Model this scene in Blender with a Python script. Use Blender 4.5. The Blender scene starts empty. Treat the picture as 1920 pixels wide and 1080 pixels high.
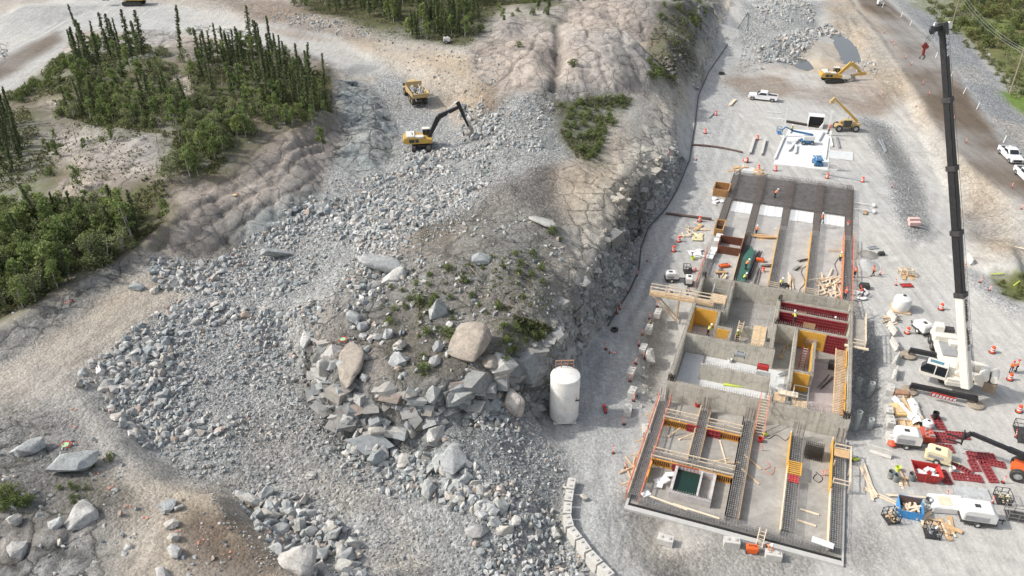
import bpy, bmesh, math, random
import numpy as np
from mathutils import Vector, Matrix
from mathutils.geometry import delaunay_2d_cdt
R = math.radians
random.seed(7)
rng = np.random.default_rng(7)
S = bpy.context.scene
COL = S.collection

# ---------------- camera, sky, sun, exposure ----------------
CAM_H = 62.0; PITCH = R(31.7); F = 1540.0
cam = bpy.data.cameras.new('camera'); camo = bpy.data.objects.new('camera', cam); COL.objects.link(camo)
camo.location = (0, 0, CAM_H); camo.rotation_euler = (R(90) - PITCH, 0, 0)
cam.sensor_width = 36; cam.lens = F / 1920 * 36; cam.clip_end = 5000; cam.clip_start = 0.5
S.camera = camo
SUN_EL, SUN_AZ = R(41), R(-90)            # sun at the left of the picture, shadows fall to the right
w = bpy.data.worlds.new('World'); S.world = w; w.use_nodes = True
nt = w.node_tree; bg = nt.nodes['Background']
sky = nt.nodes.new('ShaderNodeTexSky'); sky.sky_type = 'NISHITA'; sky.sun_disc = False
sky.sun_elevation = SUN_EL; sky.sun_rotation = SUN_AZ; sky.dust_density = 3.0; sky.air_density = 1.0
hs = nt.nodes.new('ShaderNodeHueSaturation'); hs.inputs['Saturation'].default_value = .45   # thin high cloud
nt.links.new(sky.outputs[0], hs.inputs['Color']); nt.links.new(hs.outputs[0], bg.inputs[0]); bg.inputs[1].default_value = 0.15
sl = bpy.data.lights.new('sun', 'SUN'); so = bpy.data.objects.new('sun', sl); COL.objects.link(so)
sl.energy = 2.55; sl.angle = R(2.0); sl.color = (1.0, 0.95, 0.88)
so.rotation_euler = Vector((math.cos(SUN_EL), -0.03, -math.sin(SUN_EL))).to_track_quat('-Z', 'Y').to_euler()
S.view_settings.view_transform = 'Standard'; S.view_settings.look = 'None'
S.view_settings.gamma = 1; S.view_settings.exposure = 0.58

# ---------------- materials ----------------
def nodes(name):
    m = bpy.data.materials.new(name); m.use_nodes = True
    t = m.node_tree; b = t.nodes['Principled BSDF']
    return m, t, b
def lk(t, a, b): t.links.new(a, b)
def noise(t, co, scale, detail=4, rough=.55, dist=0.0):
    n = t.nodes.new('ShaderNodeTexNoise'); n.inputs['Scale'].default_value = scale
    n.inputs['Detail'].default_value = detail; n.inputs['Roughness'].default_value = rough
    n.inputs['Distortion'].default_value = dist
    lk(t, co, n.inputs['Vector']); return n
def ramp(t, src, stops):
    r = t.nodes.new('ShaderNodeValToRGB'); e = r.color_ramp.elements
    while len(e) < len(stops): e.new(.5)
    for i, (p, c) in enumerate(stops):
        e[i].position = p; e[i].color = (c, c, c, 1) if isinstance(c, (int, float)) else (*c, 1)
    lk(t, src, r.inputs[0]); return r
def mixc(t, mode, fac, a, b):
    m = t.nodes.new('ShaderNodeMix'); m.data_type = 'RGBA'; m.blend_type = mode
    for v, s in ((fac, m.inputs[0]), (a, m.inputs[6]), (b, m.inputs[7])):
        if hasattr(v, 'links') or isinstance(v, bpy.types.NodeSocket): lk(t, v, s)
        elif isinstance(v, (int, float)): s.default_value = v
        else: s.default_value = (*v, 1)
    return m.outputs[2]
def math_(t, op, a, b=0.0, c=None):
    m = t.nodes.new('ShaderNodeMath'); m.operation = op
    for i, v in enumerate((a, b, c)):
        if v is None: continue
        if isinstance(v, (int, float)): m.inputs[i].default_value = v
        else: lk(t, v, m.inputs[i])
    return m.outputs[0]
MATS = {}
def mat(name, col, rough=.7, metal=0.0, var=.18, scale=1.2, dirt=None, dirt_amt=.35, spec=.4, bump=0.0, world=True):
    """painted / natural material: base colour broken up by two noises and a dirt tone"""
    if name in MATS: return MATS[name]
    m, t, b = nodes(name)
    g = t.nodes.new('ShaderNodeNewGeometry'); o = t.nodes.new('ShaderNodeObjectInfo')
    n1 = noise(t, g.outputs['Position'], scale, 5, .65)
    n2 = noise(t, g.outputs['Position'], scale * 6, 3, .6)
    lo = tuple(c * (1 - var) for c in col); hi = tuple(min(1, c * (1 + var)) for c in col)
    r1 = ramp(t, n1.outputs[0], [(.3, lo), (.7, hi)])
    c = mixc(t, 'MULTIPLY', .5, r1.outputs[0], ramp(t, n2.outputs[0], [(.3, .75), (.7, 1.0)]).outputs[0])
    if dirt:
        n3 = noise(t, g.outputs['Position'], scale * 2.3, 6, .7, .6)
        c = mixc(t, 'MIX', math_(t, 'MULTIPLY', ramp(t, n3.outputs[0], [(.48, 0.0), (.68, 1.0)]).outputs[0], dirt_amt), c, dirt)
    lk(t, c, b.inputs['Base Color'])
    b.inputs['Roughness'].default_value = rough; b.inputs['Metallic'].default_value = metal
    b.inputs['Specular IOR Level'].default_value = spec
    if bump:
        bp = t.nodes.new('ShaderNodeBump'); bp.inputs['Strength'].default_value = bump; bp.inputs['Distance'].default_value = .1
        lk(t, n2.outputs[0], bp.inputs['Height']); lk(t, bp.outputs[0], b.inputs['Normal'])
    MATS[name] = m; return m

# ---------------- numpy noise ----------------
def hash2(i, j, s=0):
    h = (i.astype(np.int64) * 374761393 + j.astype(np.int64) * 668265263 + s * 1442695041) & 0x7fffffff
    h = ((h ^ (h >> 13)) * 1274126177) & 0x7fffffff
    return ((h ^ (h >> 16)) & 0xffffff) / float(0xffffff)
def vnoise(x, y, s=0):
    i = np.floor(x); j = np.floor(y); fx = x - i; fy = y - j
    fx = fx * fx * (3 - 2 * fx); fy = fy * fy * (3 - 2 * fy)
    a = hash2(i, j, s); b = hash2(i + 1, j, s); c = hash2(i, j + 1, s); d = hash2(i + 1, j + 1, s)
    return (a * (1 - fx) + b * fx) * (1 - fy) + (c * (1 - fx) + d * fx) * fy - .5
def fbm(x, y, sc, oct=4, s=0, rough=.5):
    v = 0; a = 1; tot = 0
    for k in range(oct):
        v = v + a * vnoise(x / sc + 17.3 * k, y / sc - 9.1 * k, s + k); tot += a; a *= rough; sc = sc / 2.03
    return v / tot * 2          # about -1..1
def worley(x, y, sc, s=0, ax=1.0):
    """F1, F2, random id of nearest cell"""
    x = x / sc; y = y / (sc * ax); i0 = np.floor(x); j0 = np.floor(y)
    f1 = np.full(x.shape, 9.0); f2 = f1.copy(); idn = np.zeros(x.shape); ox = f1 * 0; oy = f1 * 0
    for di in (-1, 0, 1):
        for dj in (-1, 0, 1):
            i = i0 + di; j = j0 + dj
            px = i + .1 + .8 * hash2(i, j, s); py = j + .1 + .8 * hash2(i, j, s + 5)
            d = np.hypot(px - x, py - y); r = hash2(i, j, s + 9)
            near = d < f1
            f2 = np.where(near, f1, np.minimum(f2, d)); idn = np.where(near, r, idn)
            ox = np.where(near, x - px, ox); oy = np.where(near, y - py, oy); f1 = np.where(near, d, f1)
    return f1, f2, idn, ox, oy

# ---------------- picture ray helpers (turn a sight line into a place on the ground) ----------------
sp, cp = math.sin(PITCH), math.cos(PITCH)
def ray(u, v):
    a = (u - 960) / F; b = (v - 540) / F
    return np.array([a, cp - b * sp, -sp - b * cp])
def P(u, v, z=0.0):
    d = ray(u, v); t = (z - CAM_H) / d[2]
    return (d[0] * t, d[1] * t)
def pix(x, y, z):
    d = y * cp - (z - CAM_H) * sp; w_ = -(z - CAM_H) * cp - y * sp
    return 960 + F * x / d, 540 + F * w_ / d
# building frame: origin at its near left corner, a across, b along
BO = np.array([12.3, 59.7]); TH = R(-20.1)
E1 = np.array([math.cos(TH), math.sin(TH)]); E2 = np.array([-math.sin(TH), math.cos(TH)])
def B(a, b): p = BO + a * E1 + b * E2; return float(p[0]), float(p[1])
# ---------------- terrain: surveyed points (sight line u, v and height) ----------------
LINES = [
 # toe and crest of the rock cut beside the site
 [(1400,5,0),(1345,90,0),(1322,130,0),(1305,170,0),(1296,230,0),(1285,300,0),(1252,370,0),(1198,440,0),(1192,500,0),(1167,550,0),(1152,580,0),(1130,612,0),(1090,655,0),(1080,700,0),(1062,738,0),(1040,765,0),(1012,792,0)],
 [(1365,0,5),(1333,60,4.5),(1308,110,4),(1285,150,3.6),(1268,200,3.6),(1262,270,4.4),(1258,300,4.8),(1225,330,6),(1182,352,6.6),(1160,389,7.2),(1173,404,7.2),(1141,448,7.6),(1112,500,7.8),(1106,537,7.6),(1080,548,7.8),(1060,559,7.9),(1056,615,7.8),(1046,638,7.6)],
 [(1236,345,1.7),(1205,400,1.7),(1180,430,1.5),(1172,480,1.2),(1160,530,1.0),(1138,575,.9),(1110,625,.9)],
 [(1046,638,7.6),(1000,655,7.6),(975,668,7.6),(962,700,6.6),(975,745,4.0),(1000,785,1.0)],
 # hill top
 [(900,450,12.3),(950,500,12.2),(1000,400,11.5),(1080,480,10.2),(1000,560,10.8),(950,600,10.2)],
 [(800,500,11),(800,560,10.2),(870,640,9.8),(960,640,9.6),(700,500,9.7),(620,540,8.8),(660,600,9),(740,600,9.4)],
 [(950,350,11),(1050,330,10.2),(1150,260,8.5),(1205,200,7.2),(1100,200,9),(1120,330,8.9),(1100,420,9.4),(1210,280,7)],
 # cliff front of the hill: crest and toe
 [(555,590,8),(598,622,8.2),(612,680,7.8),(650,712,7.8),(720,725,8),(800,728,8),(880,705,8.3),(930,690,8.2),(962,690,7.2)],
 [(545,625,5),(572,660,4.2),(585,715,3.6),(600,770,3.0),(640,815,2.6),(700,840,2.8),(760,820,3.4),(830,790,4),(900,785,4.2),(950,775,3.6),(1005,785,1.2)],
 [(850,835,4.6),(900,830,4.6),(940,840,3.5),(870,880,3.2),(800,850,3.0)],
 [(1015,792,0),(1055,830,0),(1070,880,0),(1062,930,0),(1060,980,0),(1085,1030,0),(1140,1085,0)],
 [(1045,985,-.8),(1075,1040,-.9),(1120,1090,-1)],
 [(980,850,1.8),(1000,900,1.6),(930,920,2.4),(1000,960,1.4),(900,980,2),(960,1040,1),(1020,1080,0)],
 # ramp and floor of the excavation
 [(750,1000,.8),(620,950,1.2),(700,1078,.4),(820,1060,.4),(520,850,2.5),(450,790,3.4),(640,870,2.3),(760,900,1.8),(560,760,3.3),(500,900,1.8)],
 [(300,800,3.8),(250,740,5),(200,700,5.6),(330,620,6),(450,560,6.2),(400,700,4.6),(520,640,4.6),(500,720,3.7),(350,760,4.0),(560,560,6.4)],
 [(560,460,6.5),(430,500,6.4),(650,400,7),(780,340,7.6),(700,440,8.2),(860,300,8.2),(840,400,9.2),(640,480,7.6)],
 # left bench
 [(60,680,7),(200,590,7),(330,545,6.5),(0,720,7.2),(130,700,6.6),(100,800,6.6),(0,850,7.5),(0,1000,7.6),(100,1078,7.6),(120,900,7),(330,1078,6.6),(180,1000,6.6)],
 [(140,735,6.4),(165,760,6.2),(205,795,5.9),(240,850,5.9),(290,905,5.9),(345,925,6),(400,925,6),(425,975,6),(490,1035,6),(560,1095,6)],
 [(190,735,5.2),(270,800,3.6),(300,860,3.2),(350,895,2.8),(425,905,2.3),(475,965,1.5),(550,1015,1.1),(640,1085,.7)],
 # knoll: rock lip, slab ridge, slab foot
 [(0,650,7.2),(130,565,7.6),(260,485,7.9),(300,470,7.4)],
 [(0,630,7.7),(60,590,8),(130,548,8.2),(200,508,8.4),(260,470,8.6),(290,450,9),(330,400,10.4),(400,350,11.2),(480,290,11.8),(560,235,12.2),(620,215,11)],
 [(300,470,7.4),(400,480,6.4),(480,445,6.6),(570,400,6.9),(612,335,7.3),(640,265,8),(650,230,8.3)],
 [(450,400,9),(520,340,9.6),(580,290,9.8)],
 [(0,560,6.2),(100,480,6.8),(200,430,7.6),(60,380,8),(0,420,6.5)],
 [(450,240,12.4),(350,300,12),(250,350,11),(120,330,10),(0,300,8.5),(30,260,9.2),(60,200,9.5),(200,250,11.5),(300,270,12.2)],
 [(420,130,13.2),(300,110,13.2),(180,130,11.4),(600,130,11.4),(620,180,11),(520,90,11),(400,90,12),(560,180,12.4)],
 [(0,192,8),(60,168,8),(112,108,8.6),(150,62,9.2),(230,52,9.6),(330,70,10),(450,70,10)],
 [(300,30,10),(450,45,10),(560,78,9.6),(650,92,9.2),(0,70,8.4),(100,45,8.8),(0,120,8),(200,10,10),(0,-40,9)],
 [(40,12,11.5),(10,30,10.5),(400,-10,11),(300,-40,11)],
 # blasted trench with the lorry
 [(640,150,9.4),(675,160,10),(705,200,9.6),(700,250,9),(690,295,8.5)],
 [(690,150,8.6),(732,200,7.8),(738,240,7.6),(735,290,7.4),(700,330,7.4)],
 [(790,200,7.5),(760,260,7.3),(850,230,7.5),(740,150,8),(700,118,8.6),(850,280,7.8)],
 [(670,88,9.6),(740,98,10),(795,115,10),(805,130,10.1),(870,150,10.5),(915,175,10.8)],
 [(680,108,8.8),(735,122,8.5),(790,152,8.1),(850,190,8.0),(890,225,8.3)],
 [(960,240,10.6),(930,280,10),(1000,250,11),(1020,300,10.6)],
 [(850,80,10.6),(700,60,10),(600,35,10.6),(780,40,11),(900,15,12),(640,10,11),(400,5,10.5)],
 # rounded outcrops
 [(950,60,12.6),(1000,80,13.4),(1010,110,13.2),(985,150,12),(960,135,12.2),(900,110,11.6),(1030,85,13)],
 [(930,170,11),(980,180,11),(1020,170,11)],
 [(1048,50,12.6),(1046,100,11.4),(1042,140,10.6),(1036,180,10.2)],
 [(1060,60,13.8),(1070,110,13),(1085,150,11.6),(1130,170,10),(1185,175,8.2)],
 [(1100,30,14.5),(1150,40,15),(1195,70,14),(1140,100,14),(1205,115,12),(1228,140,9.5),(1215,160,8.2),(1165,140,11.4)],
 [(1060,0,14),(1200,0,15),(1250,15,13),(1300,0,11),(1335,15,7),(1245,70,11.5),(1262,110,9),(1300,60,7.5),(1270,145,5.5),(1040,20,13.5)],
 # upper end of the pit
 [(1470,40,3),(1480,8,4),(1440,20,2.5),(1520,20,2.6),(1500,62,1.6),(1450,75,2.4),(1530,60,1),(1400,60,.8),(1560,10,1.5),(1610,40,1.2),(1640,110,1),(1660,160,.6)],
 [(1548,68,-.9),(1575,75,-1.3),(1597,100,-1.3),(1604,118,-1.3),(1590,122,-1)],
 [(1495,116,-1.2),(1512,126,-1.2)],[(1545,95,.5),(1530,115,.5),(1570,110,.4),(1548,125,0)],
 [(1400,120,0),(1450,110,.6),(1480,135,.1),(1540,140,.1),(1610,128,.3),(1400,170,-.4),(1500,165,-.5),(1580,175,-.5)],
 # pad edge, lower lane, road embankment
 [(1395,193,0),(1450,190,0),(1500,193,0),(1560,203,0),(1605,228,0),(1640,268,0),(1662,315,0),(1682,380,0),(1695,430,0),(1712,462,0)],
 [(1620,205,-.5),(1665,240,-1.4),(1700,290,-1.9),(1722,340,-1.9),(1738,395,-1.6),(1748,440,-.8),(1752,470,0)],
 [(1685,165,.2),(1708,215,-.6),(1742,290,-1.6),(1775,360,-1.9),(1795,420,-1.6),(1808,470,-.8),(1812,510,0)],
 [(1830,400,-1.4),(1840,450,-1.4),(1868,440,-.7),(1900,450,.3)],
 [(1590,0,1.6),(1618,25,1.6),(1655,75,1.6),(1690,120,1.6),(1722,175,1.6),(1775,262,1.6),(1830,322,1.6),(1925,392,1.6)],
 [(1640,0,1.6),(1690,30,1.6),(1740,75,1.6),(1790,140,1.6),(1840,215,1.6),(1890,280,1.6),(1925,315,1.6)],
 [(1700,20,1.1),(1760,60,.9),(1800,110,.8),(1850,170,.8),(1900,225,1),(1925,245,1)],
 [(1745,15,0),(1790,60,0),(1850,110,0),(1890,165,0),(1925,190,0),(1900,60,.3),(1850,10,.5)],
 [(1820,480,.8),(1870,495,.8),(1925,512,.8)],[(1850,515,-.6),(1900,540,-1.6),(1925,545,-1.6)],[(1845,545,0),(1890,575,0),(1925,585,0)],
 [(1900,700,0),(1900,850,0),(1900,1070,0),(1700,560,0),(1750,620,0),(1660,520,0),(1300,1060,0),(1180,900,0),(1150,700,0),(1230,500,0),(1330,250,0),(1450,250,0),(1620,400,0),(1700,900,0)],
 # open pit beside the tall walls
 [(1192,765,0),(1186,710,0),(1202,655,0),(1216,605,0),(1235,578,0),(1290,560,0)],
 [(1228,745,-1.2),(1222,700,-2),(1236,645,-2.2),(1248,605,-1.8)],[(1205,690,-.7),(1215,668,-1.0)],
 [(1602,560,0),(1640,578,0),(1655,650,0),(1657,750,0),(1650,800,0),(1612,835,0)],
 [(1615,620,-1.2),(1622,680,-2),(1628,740,-2.2),(1612,775,-2.2),(1605,805,-1.2)],
]
tp = []
for ln in LINES:
    prev = None
    for (u, v, h) in ln:
        x, y = P(u, v, h)
        if prev is not None:
            n = int(math.hypot(x - prev[0], y - prev[1]) // 3.5)
            if n and math.hypot(x - prev[0], y - prev[1]) < 45:
                for k in range(1, n + 1):
                    f = k / (n + 1); tp.append((prev[0] + (x - prev[0]) * f, prev[1] + (y - prev[1]) * f, prev[2] + (h - prev[2]) * f))
        tp.append((x, y, h)); prev = (x, y, h)
FAR = [(-220,20,8),(-90,20,7.6),(-40,28,7),(-15,25,1),(10,25,0),(60,25,0),(200,20,0),(200,120,1),(200,220,0),(200,360,0),(95,360,2),(120,300,1),(60,360,8),(0,360,14),(-60,360,13),(-120,360,12),(-220,360,12),(-220,200,8),(-220,100,7),(-140,240,9)]
tp += FAR
tv = [Vector((p[0], p[1])) for p in tp]
V2, E2_, F2, ov, oe, of = delaunay_2d_cdt(tv, [], [], 0, 1e-4)
TZ = np.array([tp[o[0]][2] for o in ov]); TX = np.array([v.x for v in V2]); TY = np.array([v.y for v in V2])

CX0, CX1, CY0, CY1, CS = -215., 195., 24., 355., .5       # height grid of the core
gx = np.arange(CX0, CX1 + .01, CS); gy = np.arange(CY0, CY1 + .01, CS)
HG = np.full((len(gy), len(gx)), 0.0)
for f in F2:
    a, b, c = f
    x0, x1, x2 = TX[a], TX[b], TX[c]; y0, y1, y2 = TY[a], TY[b], TY[c]
    den = (y1 - y2) * (x0 - x2) + (x2 - x1) * (y0 - y2)
    if abs(den) < 1e-9: continue
    i0 = max(0, int((min(x0, x1, x2) - CX0) / CS)); i1 = min(len(gx), int((max(x0, x1, x2) - CX0) / CS) + 2)
    j0 = max(0, int((min(y0, y1, y2) - CY0) / CS)); j1 = min(len(gy), int((max(y0, y1, y2) - CY0) / CS) + 2)
    if i1 <= i0 or j1 <= j0: continue
    X, Y = np.meshgrid(gx[i0:i1], gy[j0:j1])
    l0 = ((y1 - y2) * (X - x2) + (x2 - x1) * (Y - y2)) / den; l1 = ((y2 - y0) * (X - x2) + (x0 - x2) * (Y - y2)) / den
    l2 = 1 - l0 - l1; k = (l0 >= -1e-6) & (l1 >= -1e-6) & (l2 >= -1e-6)
    sub = HG[j0:j1, i0:i1]; sub[k] = (l0 * TZ[a] + l1 * TZ[b] + l2 * TZ[c])[k]
def blur(A, r):
    for ax in (0, 1):
        B_ = np.pad(A, [(r, r) if k == ax else (0, 0) for k in (0, 1)], mode='edge'); C_ = np.cumsum(B_, axis=ax)
        n = 2 * r + 1
        if ax == 0: C_ = np.vstack([np.zeros((1, C_.shape[1])), C_]); A = (C_[n:] - C_[:-n]) / n
        else: C_ = np.hstack([np.zeros((C_.shape[0], 1)), C_]); A = (C_[:, n:] - C_[:, :-n]) / n
    return A
HG = blur(HG, 1)
def samp(Gd, x, y):
    fx = np.clip((np.asarray(x, float) - CX0) / CS, 0, len(gx) - 1.001); fy = np.clip((np.asarray(y, float) - CY0) / CS, 0, len(gy) - 1.001)
    i = fx.astype(int); j = fy.astype(int); fx = fx - i; fy = fy - j
    return (Gd[j, i] * (1 - fx) + Gd[j, i + 1] * fx) * (1 - fy) + (Gd[j + 1, i] * (1 - fx) + Gd[j + 1, i + 1] * fx) * fy
TT = np.concatenate([np.linspace(50, 200, 500), np.linspace(200.3, 420, 400)])
def hit(Gd, u, v):
    d = ray(u, v); L_ = np.linalg.norm(d); d = d / L_
    z = CAM_H + d[2] * TT; h = samp(Gd, d[0] * TT, d[1] * TT); k = np.where(z <= h)[0]
    if len(k) == 0: return d[0] * TT[-1], d[1] * TT[-1], float(h[-1])
    k = max(1, k[0]); a = z[k - 1] - h[k - 1]; b = z[k] - h[k]; f = a / (a - b) if a != b else 0
    t = TT[k - 1] + (TT[k] - TT[k - 1]) * f; x, y = d[0] * t, d[1] * t
    return float(x), float(y), float(samp(Gd, x, y))
BASE = HG.copy()
def wpoly(pts): return np.array([hit(BASE, u, v)[:2] for u, v in pts])
def inside(poly, x, y):
    r = np.zeros(np.shape(x), bool); n = len(poly)
    for i in range(n):
        x0, y0 = poly[i]; x1, y1 = poly[(i + 1) % n]
        if y0 == y1: continue
        c = ((y0 > y) != (y1 > y)) & (x < (x1 - x0) * (y - y0) / (y1 - y0) + x0); r ^= c
    return r
GX, GY = np.meshgrid(gx, gy)
WARP = {q: fbm(GX, GY, 9, 4, q) for q in (3, 43, 9, 49)}
def maskof(pts, soft=1, warp=2.0, s=3, world=False):
    poly = np.array(pts, float) if world else wpoly(pts)
    p0 = poly.min(0) - 2.5 * warp - soft * 2 - 2; p1 = poly.max(0) + 2.5 * warp + soft * 2 + 2
    i0 = int(np.clip((p0[0] - CX0) / CS, 0, len(gx) - 2)); i1 = int(np.clip((p1[0] - CX0) / CS + 1, 2, len(gx)))
    j0 = int(np.clip((p0[1] - CY0) / CS, 0, len(gy) - 2)); j1 = int(np.clip((p1[1] - CY0) / CS + 1, 2, len(gy)))
    sl_ = (slice(j0, j1), slice(i0, i1)); q = 9 if s == 9 else 3
    m = inside(poly, GX[sl_] + warp * WARP[q][sl_], GY[sl_] + warp * WARP[q + 40][sl_]).astype(float)
    return sl_, (blur(blur(m, soft), soft) if soft else m)

# colours of what the ground is made of; face also holds the cut's shade
C = dict(gravel=(.345,.35,.342), site=(.42,.408,.38), tan=(.39,.325,.245), pink=(.37,.322,.278), fresh=(.27,.305,.305), soil=(.108,.083,.063),
         peat=(.078,.067,.042), moss=(.08,.10,.035), grass=(.13,.22,.028), road=(.118,.092,.068), dust=(.45,.435,.395), brown=(.215,.155,.108),
         wet=(.145,.135,.12), pale=(.40,.365,.315), shoulder=(.26,.27,.275), fen=(.125,.13,.05), rust=(.24,.12,.06), rockg=(.235,.23,.215), dark=(.105,.11,.11), umber=(.105,.075,.052), cream=(.58,.525,.43), face=(.15,.147,.137))
CR = np.zeros(HG.shape + (3,)); CR[:] = C['site']
ROCK = np.zeros(HG.shape); PEB = np.zeros(HG.shape) + .08; VEG = np.zeros(HG.shape); SMO = np.zeros(HG.shape)
def paint(col, pts, soft=2, warp=2.0, rock=None, peb=None, veg=None, amt=1.0, s=3, patch=None, world=False, smo=None):
    global CR, ROCK, PEB, VEG
    sl_, m = maskof(pts, soft, warp, s, world); m = m * amt
    if patch:                                  # (scale, threshold, softness): broken up by noise
        n = fbm(GX[sl_], GY[sl_], patch[0], 4, s + 70); m = m * np.clip((n - patch[1]) / patch[2] + .5, 0, 1)
    CR[sl_] = CR[sl_] * (1 - m[..., None]) + np.array(C[col]) * m[..., None]
    if rock is not None: ROCK[sl_] = ROCK[sl_] * (1 - m) + rock * m
    if peb is not None: PEB[sl_] = PEB[sl_] * (1 - m) + peb * m
    if smo is not None: SMO[sl_] = SMO[sl_] * (1 - m) + smo * m
    if veg is not None: VEG[sl_] = VEG[sl_] * (1 - m) + veg * m
BIG = [(-300,0),(300,0),(300,400),(-300,400)]
paint('pale', [(0,-60),(1380,-60),(1300,170),(1200,450),(1090,660),(1010,790),(1060,900),(1100,1120),(-80,1120),(-80,-60)], 2, rock=.15, peb=.5)
# excavation, rubble and road dust
paint('gravel', [(230,820),(140,740),(170,690),(330,560),(270,500),(300,460),(480,440),(600,330),(640,200),(720,130),(850,240),(980,290),(930,400),(760,430),(600,560),(560,640),(620,800),(800,800),(1000,790),(1070,860),(1065,980),(1140,1100),(620,1100),(420,900),(340,900)], 2, 2.5, rock=.1, peb=1)
paint('site', [(560,890),(700,880),(780,960),(860,1090),(640,1100)], 4, 3, peb=.7, amt=.6)
paint('tan', [(560,890),(700,880),(780,960),(860,1090),(640,1100)], 4, 3, amt=.5, patch=(9, .1, .5))
paint('brown', [(350,700),(560,730),(600,880),(400,860)], 4, 3, amt=.35, patch=(8, 0, .5))
paint('dust', [(-60,60),(120,-10),(230,0),(560,40),(700,90),(720,140),(640,140),(560,100),(300,60),(150,70),(100,120),(-60,230)], 3, 2, rock=0, peb=.3)
paint('gravel', [(-60,60),(120,-10),(230,0),(560,40),(700,90),(720,140),(640,140),(560,100),(300,60),(150,70),(100,120),(-60,230)], 3, 2, amt=.7, patch=(16, 0, .6), s=9)
paint('road', [(-40,130),(110,55),(120,75),(-40,175)], 2, .6, amt=.9)
paint('brown', [(490,50),(560,58),(640,82),(560,76)], 2, 1, amt=.7)
paint('tan', [(640,70),(760,72),(900,110),(890,160),(810,130),(700,100)], 2, 2, rock=.1, peb=.3)
paint('brown', [(870,150),(925,150),(920,195),(860,190)], 3, 2, amt=.9, patch=(5, 0, .5))
paint('tan', [(800,130),(900,160),(900,240),(840,220),(780,160)], 3, 2, rock=.2, peb=.8, amt=.8)
paint('fresh', [(640,150),(680,150),(735,220),(740,290),(680,330),(620,300),(625,230)], 2, 1.5, rock=.9, peb=.2)
paint('dust', [(640,150),(680,150),(735,220),(740,290),(680,330),(620,300),(625,230)], 2, 1.5, amt=.6, patch=(6,0,.6))
# left bench of sand
paint('tan', [(-40,700),(130,590),(260,520),(350,540),(300,590),(180,660),(140,740),(240,850),(300,910),(430,930),(500,1040),(560,1120),(120,1120),(240,950),(110,850),(90,760),(-40,800)], 3, 2, rock=0, peb=.35)
paint('dust', [(110,740),(150,745),(260,860),(320,960),(240,1080),(200,1080),(250,960),(120,830)], 3, 1.5, amt=.5)
paint('soil', [(300,930),(420,940),(560,1110),(380,1110)], 3, 2, amt=.8, patch=(4,0,.5), peb=.5)
paint('soil', [(-60,790),(80,750),(130,850),(240,950),(170,1000),(-60,1000)], 3, 3, rock=.1, peb=.7, amt=.85)
paint('brown', [(-60,740),(90,740),(120,830),(60,900),(-60,900)], 3, 3, amt=.6, patch=(6,0,.5))
paint('peat', [(-60,860),(60,870),(170,900),(190,960),(60,970),(-60,980)], 3, 3, amt=.8, patch=(6,-.1,.4), veg=.6)
paint('rockg', [(-60,950),(140,945),(190,990),(170,1120),(-60,1120)], 2, 2, rock=1, peb=.1, smo=.5)
paint('pink', [(-60,960),(130,955),(180,990),(160,1120),(-60,1120)], 2, 2, amt=.7, patch=(5,0,.5))
paint('dark', [(-60,740),(60,740),(130,850),(200,930),(190,1000),(-60,1010)], 3, 3, amt=.55, patch=(4,.05,.4), s=19)
paint('rockg', [(-60,800),(60,790),(120,850),(60,900),(-60,920)], 2, 2, rock=.9, amt=.8, patch=(5,-.05,.4), s=23)
paint('umber', [(290,930),(400,935),(470,1010),(540,1100),(390,1110),(330,1010)], 2, 2, amt=.6, patch=(3,0,.5))
paint('rockg', [(95,850),(140,850),(170,880),(150,900),(100,890)], 2, .5, rock=.8)
# knoll
paint('pink', [(-80,200),(60,160),(150,60),(330,60),(620,120),(640,260),(600,340),(560,410),(480,450),(330,480),(250,480),(120,560),(0,640),(-80,690)], 2, 2, rock=1, peb=.05, smo=1)
paint('soil', [(-80,200),(60,160),(150,60),(330,60),(620,120),(640,240),(560,240),(400,350),(300,440),(0,600),(-80,650)], 2, 2, rock=.5, amt=.75, patch=(13,.12,.25), veg=.5, s=21)
paint('rockg', [(400,470),(330,420),(480,350),(600,300),(600,400),(480,450)], 3, 3, amt=.7, patch=(9,.1,.6))
paint('dark', [(400,470),(440,400),(560,340),(600,310),(600,400),(480,450)], 3, 3, amt=.45, patch=(4,.1,.4))
paint('fresh', [(430,430),(560,370),(600,340),(590,400),(500,450),(400,480)], 3, 3, amt=.8)
paint('rockg', [(-40,650),(130,545),(260,465),(290,480),(140,590),(-40,690)], 2, 1.5, rock=.9, peb=.3)
paint('soil', [(330,465),(450,430),(470,460),(430,500),(370,500)], 3, 1.5, amt=.7)
VEGP = [[(-80,230),(50,200),(110,330),(20,400),(-80,430)], [(-80,400),(60,370),(200,380),(300,330),(330,400),(270,450),(120,545),(-80,640)],
        [(100,110),(280,80),(300,140),(240,190),(20,190),(60,160)], [(100,215),(200,160),(430,210),(360,260),(200,240)],
        [(350,130),(450,90),(620,140),(625,215),(540,235),(380,200)], [(300,330),(400,330),(480,250),(450,215),(330,260)]]
for k, q in enumerate(VEGP): paint('peat', q, 3, 3, rock=.1, amt=.9, veg=1, s=50 + k)
# band beyond the trench, far woods
paint('brown', [(380,-10),(560,10),(740,75),(640,70),(480,40)], 3, 3, rock=.3, peb=.8, amt=.7)
paint('peat', [(540,-60),(1050,-60),(1040,0),(930,25),(880,90),(740,70),(560,20)], 3, 3, veg=1)
paint('pale', [(560,25),(640,35),(740,60),(860,95),(800,75),(640,62),(540,40)], 3, 2, rock=.4, peb=.8, amt=.7)
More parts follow.
